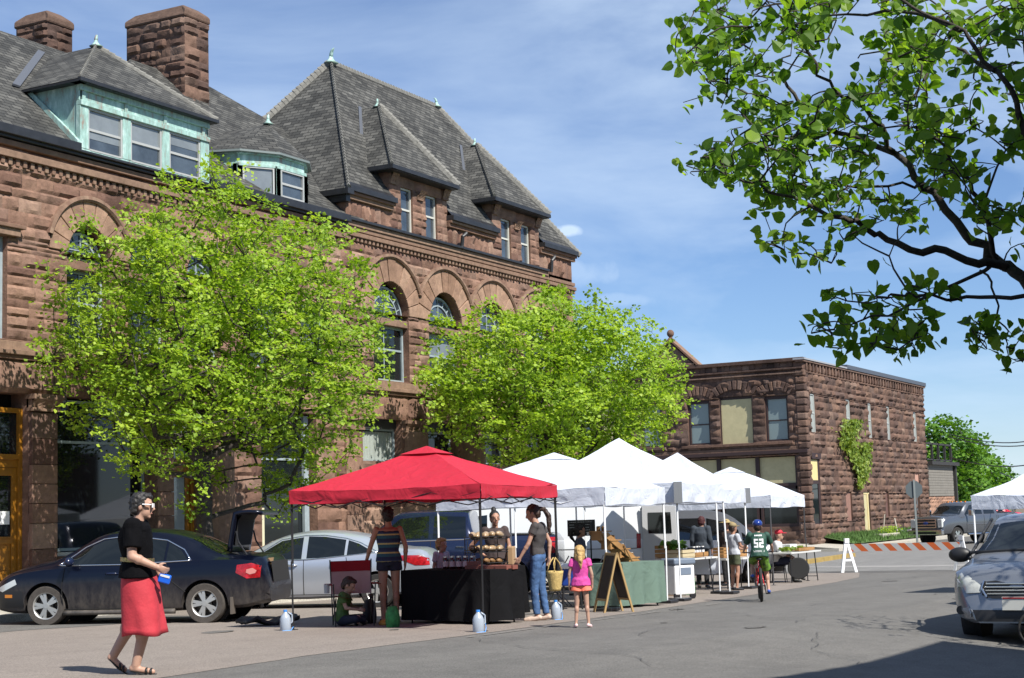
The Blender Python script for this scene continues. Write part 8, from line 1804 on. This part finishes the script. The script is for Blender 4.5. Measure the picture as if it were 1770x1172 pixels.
x = .085
for k in range(5): stroke(x, x-.024, 1.445, 1.475); x -= .034
for z in (1.10, 1.125): stroke(.12, -.12, z, z+.008)
bm.free(); d.build('jersey_lettering', WHITEP, shirt, fix=False)
# ---------------- barricade, stop sign, wires and small things ----------------
def barr_mat():
    mt = bpy.data.materials.new('orange and white barricade stripes'); mt.use_nodes = True; t, b = ng(mt); tcn = t.nodes.new('ShaderNodeTexCoord'); sp = t.nodes.new('ShaderNodeSeparateXYZ'); t.links.new(tcn.outputs['Object'], sp.inputs[0])
    a = t.nodes.new('ShaderNodeMath'); a.operation = 'ADD'; t.links.new(sp.outputs['X'], a.inputs[0]); t.links.new(sp.outputs['Z'], a.inputs[1]); m1 = t.nodes.new('ShaderNodeMath'); m1.operation = 'MULTIPLY'; m1.inputs[1].default_value = 2.15; t.links.new(a.outputs[0], m1.inputs[0]); m2 = t.nodes.new('ShaderNodeMath'); m2.operation = 'FRACT'; t.links.new(m1.outputs[0], m2.inputs[0])
    r = t.nodes.new('ShaderNodeValToRGB'); r.color_ramp.interpolation = 'CONSTANT'; e = r.color_ramp.elements; e[0].color = (.42, .42, .42, 1); e[1].position = .5; e[1].color = (.50, .10, .02, 1); t.links.new(m2.outputs[0], r.inputs['Fac']); t.links.new(r.outputs['Color'], b.inputs['Base Color']); b.inputs['Roughness'].default_value = .6; return mt
BM_ = barr_mat()
def barricade(pa, pb, label, ends=(True, True), zb=.78, hb=.24, S=1.):
    a, b = Vector(pa), Vector(pb); u = b-a; ln = u.length; rt = empty('barricade', a.lerp(b, .5), math.atan2(u.y, u.x), label, 'barricade')
    g = MB(); g.box((0, 0, zb), (ln, .035, hb)); g.build('board', BM_, rt)
    for k, x in enumerate((-ln/2+.1, ln/2-.1)):
        if not ends[k]: continue
        g = MB()
        for y in (-1, 1): g.prism([(x-.09, y*.36, 0), (x+.09, y*.36, 0), (x+.09, y*.03, 1.05), (x-.09, y*.03, 1.05)], (0, y*.04, 0))
        g.box((x, 0, .35), (.06, .5, .06)); g.build('leg_frame', WHITEP, rt)
a = atd(1452, 51.5); b = atd(1640, 50); a.z = zg(a.x, a.y); b.z = zg(b.x, b.y)
# the frames stand square to the board; seen at a slant from the road
u_ = b-a; B1_ = barricade(a, b, 'long orange and white striped barricade board on white A-frames across the side street', ends=(False, False))
def aframe(px, d, lean, label, h=1.08, w_=.62, rz=0):
    c = atd(px, d); c.z = zg(c.x, c.y); rt = empty('trestle', c, 0, label, 'trestle', 'white trestles carrying the barricade boards'); face_cam(rt, rz); g = MB()
    for y in (-1, 1): g.prism([(y*w_/2-.05, 0, 0), (y*w_/2+.05, 0, 0), (.05, lean, h), (-.05, lean, h)], (0, .05, 0)); rt_ = 1
    g.box((0, lean*.35, h*.36), (w_*.62, .03, .06)); g.build('frame', WHITEP, rt); g = MB(); g.box((0, lean, h-.06), (.16, .08, .14)); g.build('top_block', WHITEP, rt)
aframe(1450, 51.2, .1, 'white trestle at the tree lined end of the long striped board', w_=.5, rz=.5); aframe(1641, 50.2, .1, 'white trestle at the middle, where the two striped boards nearly meet', w_=.5, rz=-.5)
c1, c2_ = atd(1668, 42.5), atd(1760, 41.5); c1.z = zg(c1.x, c1.y); c2_.z = zg(c2_.x, c2_.y); barricade(c1, c2_, 'shorter striped barricade board continuing behind the white canopy pole', ends=(False, False), zb=.62)
aframe(1705, 33.2, .0, 'large white trestle standing close behind the silver grey estate car mirror', h=1.22, w_=.95)
# back of a stop sign
p = atd(1568, 74); p.z = -.6; rt = empty('stop_sign', p, 0, 'grey back of an octagonal road sign on a steel post beside the pickup', 'sign'); face_cam(rt, .25); g = MB(); g.box((0, -.04, 1.5), (.09, .06, 3.0)); g.build('post', mat('galvanised post', (.22, .24, .23), .5, .4), rt)
g = MB(); g.prism([(.42*math.cos(PI/8+PI*k/4), 0, 2.55+.42*math.sin(PI/8+PI*k/4)) for k in range(8)], (0, .012, 0)); g.build('plate', mat('grey sign back', (.10, .12, .125), .5, .3), rt)
# overhead wires
for k, (y0, y1, d) in enumerate(((747, 740, 95), (752, 748, 95), (787, 779, 90), (814, 812, 100))):
    g = MB(); a, b = P9(1640 if k < 3 else 1728, y0+3, d), P9(1900, y1-14, d*.8); pts = [a.lerp(b, i/20)-Vector((0, 0, .8*math.sin(PI*i/20))) for i in range(21)]; g.tube(pts, .028, 4); o = g.build('overhead_wire', PB); tag(o, ['upper of the two thin paired wires high behind the far tree', 'lower of the two thin paired wires high behind the far tree', 'single sagging wire just above the far tree crown', 'short lowest wire disappearing behind the white canopy'][k], 'wire', 'overhead wires')
# small red car beyond the pickup
rt = empty('parked_car', atd(1722, 118), 0, 'bright red car mostly hidden behind the dark grey pickup', 'car'); c = Car(rt, [(-2.2, .9), (-1.9, 1.0), (-1.2, 1.42), (.4, 1.45), (1.1, 1.02), (2.0, .85), (2.2, .5)], [(-2.2, .85), (0, .95), (1.5, .85), (2.2, .45)], [(-2.2, .75), (0, .88), (1.6, .85), (2.2, .6)], [(-1.5, .6), (.6, .6)], .22, -2.2, 2.2, mat('bright red paint', (.5, .01, .03), .25, coat=.5), nsec=30); c.body([-1.3, 1.35], .32); c.patch('side_window', [(-1.1, 1.0), (-.9, 1.32), (.3, 1.36), (.95, 1.0)], CARGL, cell=.2); c.wheels_all(.32, double=False); finish(rt, tuple(atd(1703, 122)[:2]), Vector((.478, -.878, 0))); rt.location.z = -.55
# bicycle wheel at the frame edge, in front of the estate car
q = P9(1790, 1038, 20.0); rt = empty('bicycle', (q.x, q.y, zg(q.x, q.y)), 0, 'black bicycle leaning at the frame edge before the estate car', 'bicycle'); face_cam(rt, .1)
hz = q.z-rt.location.z
for dx in (0, 1.02):
    t = MB(); n = 40; t.grid([[(dx+(.225+.016*math.cos(b_))*math.cos(a), .016*math.sin(b_), .26+(.225+.016*math.cos(b_))*math.sin(a)) for b_ in [2*PI*k/8 for k in range(8)]] for a in [2*PI*k/n for k in range(n+1)]], close=True); t.cyl((dx, -.02, .26), (dx, .02, .26), .15, n=24); t.build('wheel', RUBBER, rt, smooth=True, angle=40)
t = MB(); t.tube([(0, 0, .26), (.12, 0, .75)], .016, 6); t.tube([(.12, 0, .7), (.5, 0, .3), (1.02, 0, .26), (.72, 0, .68), (.12, 0, .68)], .016, 6); t.build('frame', PB, rt); t = MB(); t.tube([(.1, -.25, .85), (.12, 0, .8), (.1, .25, .85)], .013, 6); t.build('handlebar', PB, rt)
rt.location.z += max(0, hz-.26)*0
# weeds and rubble at the foot of the far building
greens((86.2, 23.6, -.45), 1.6, .3, .55, 260, 'leafy green weeds by the door step of the dark stone building', MAPLE, 9)['kind'] = 'stuff'
g = MB(); g.tube([(88.3, 23.7, -.5), (88.4, 23.9, .5)], .05, 6); g.tube([(86.6, 24.1, -.5), (86.8, 24.0, .75)], .03, 5); tag(g.build('stake', mat('pale stake', (.4, .36, .3), .8)), 'pale wooden stakes leaning by the pickup in the grass', 'stake')
g = MB(); rgs = random.Random(2)
for k in range(7): g.box((89.5+rgs.uniform(0, 1.6), 23.4+rgs.uniform(0, .5), -.42+rgs.uniform(0, .2)), (.5, .2, .08), rz=rgs.uniform(0, 3), rx=rgs.uniform(-.6, .6), ry=rgs.uniform(-.6, .6))
tag(g.build('scrap_pile', mat('scrap boards', (.2, .2, .22), .8, nz=.4, nscale=2)), 'small heap of scrap boards between the building and the pickup', 'scrap', kind='stuff')
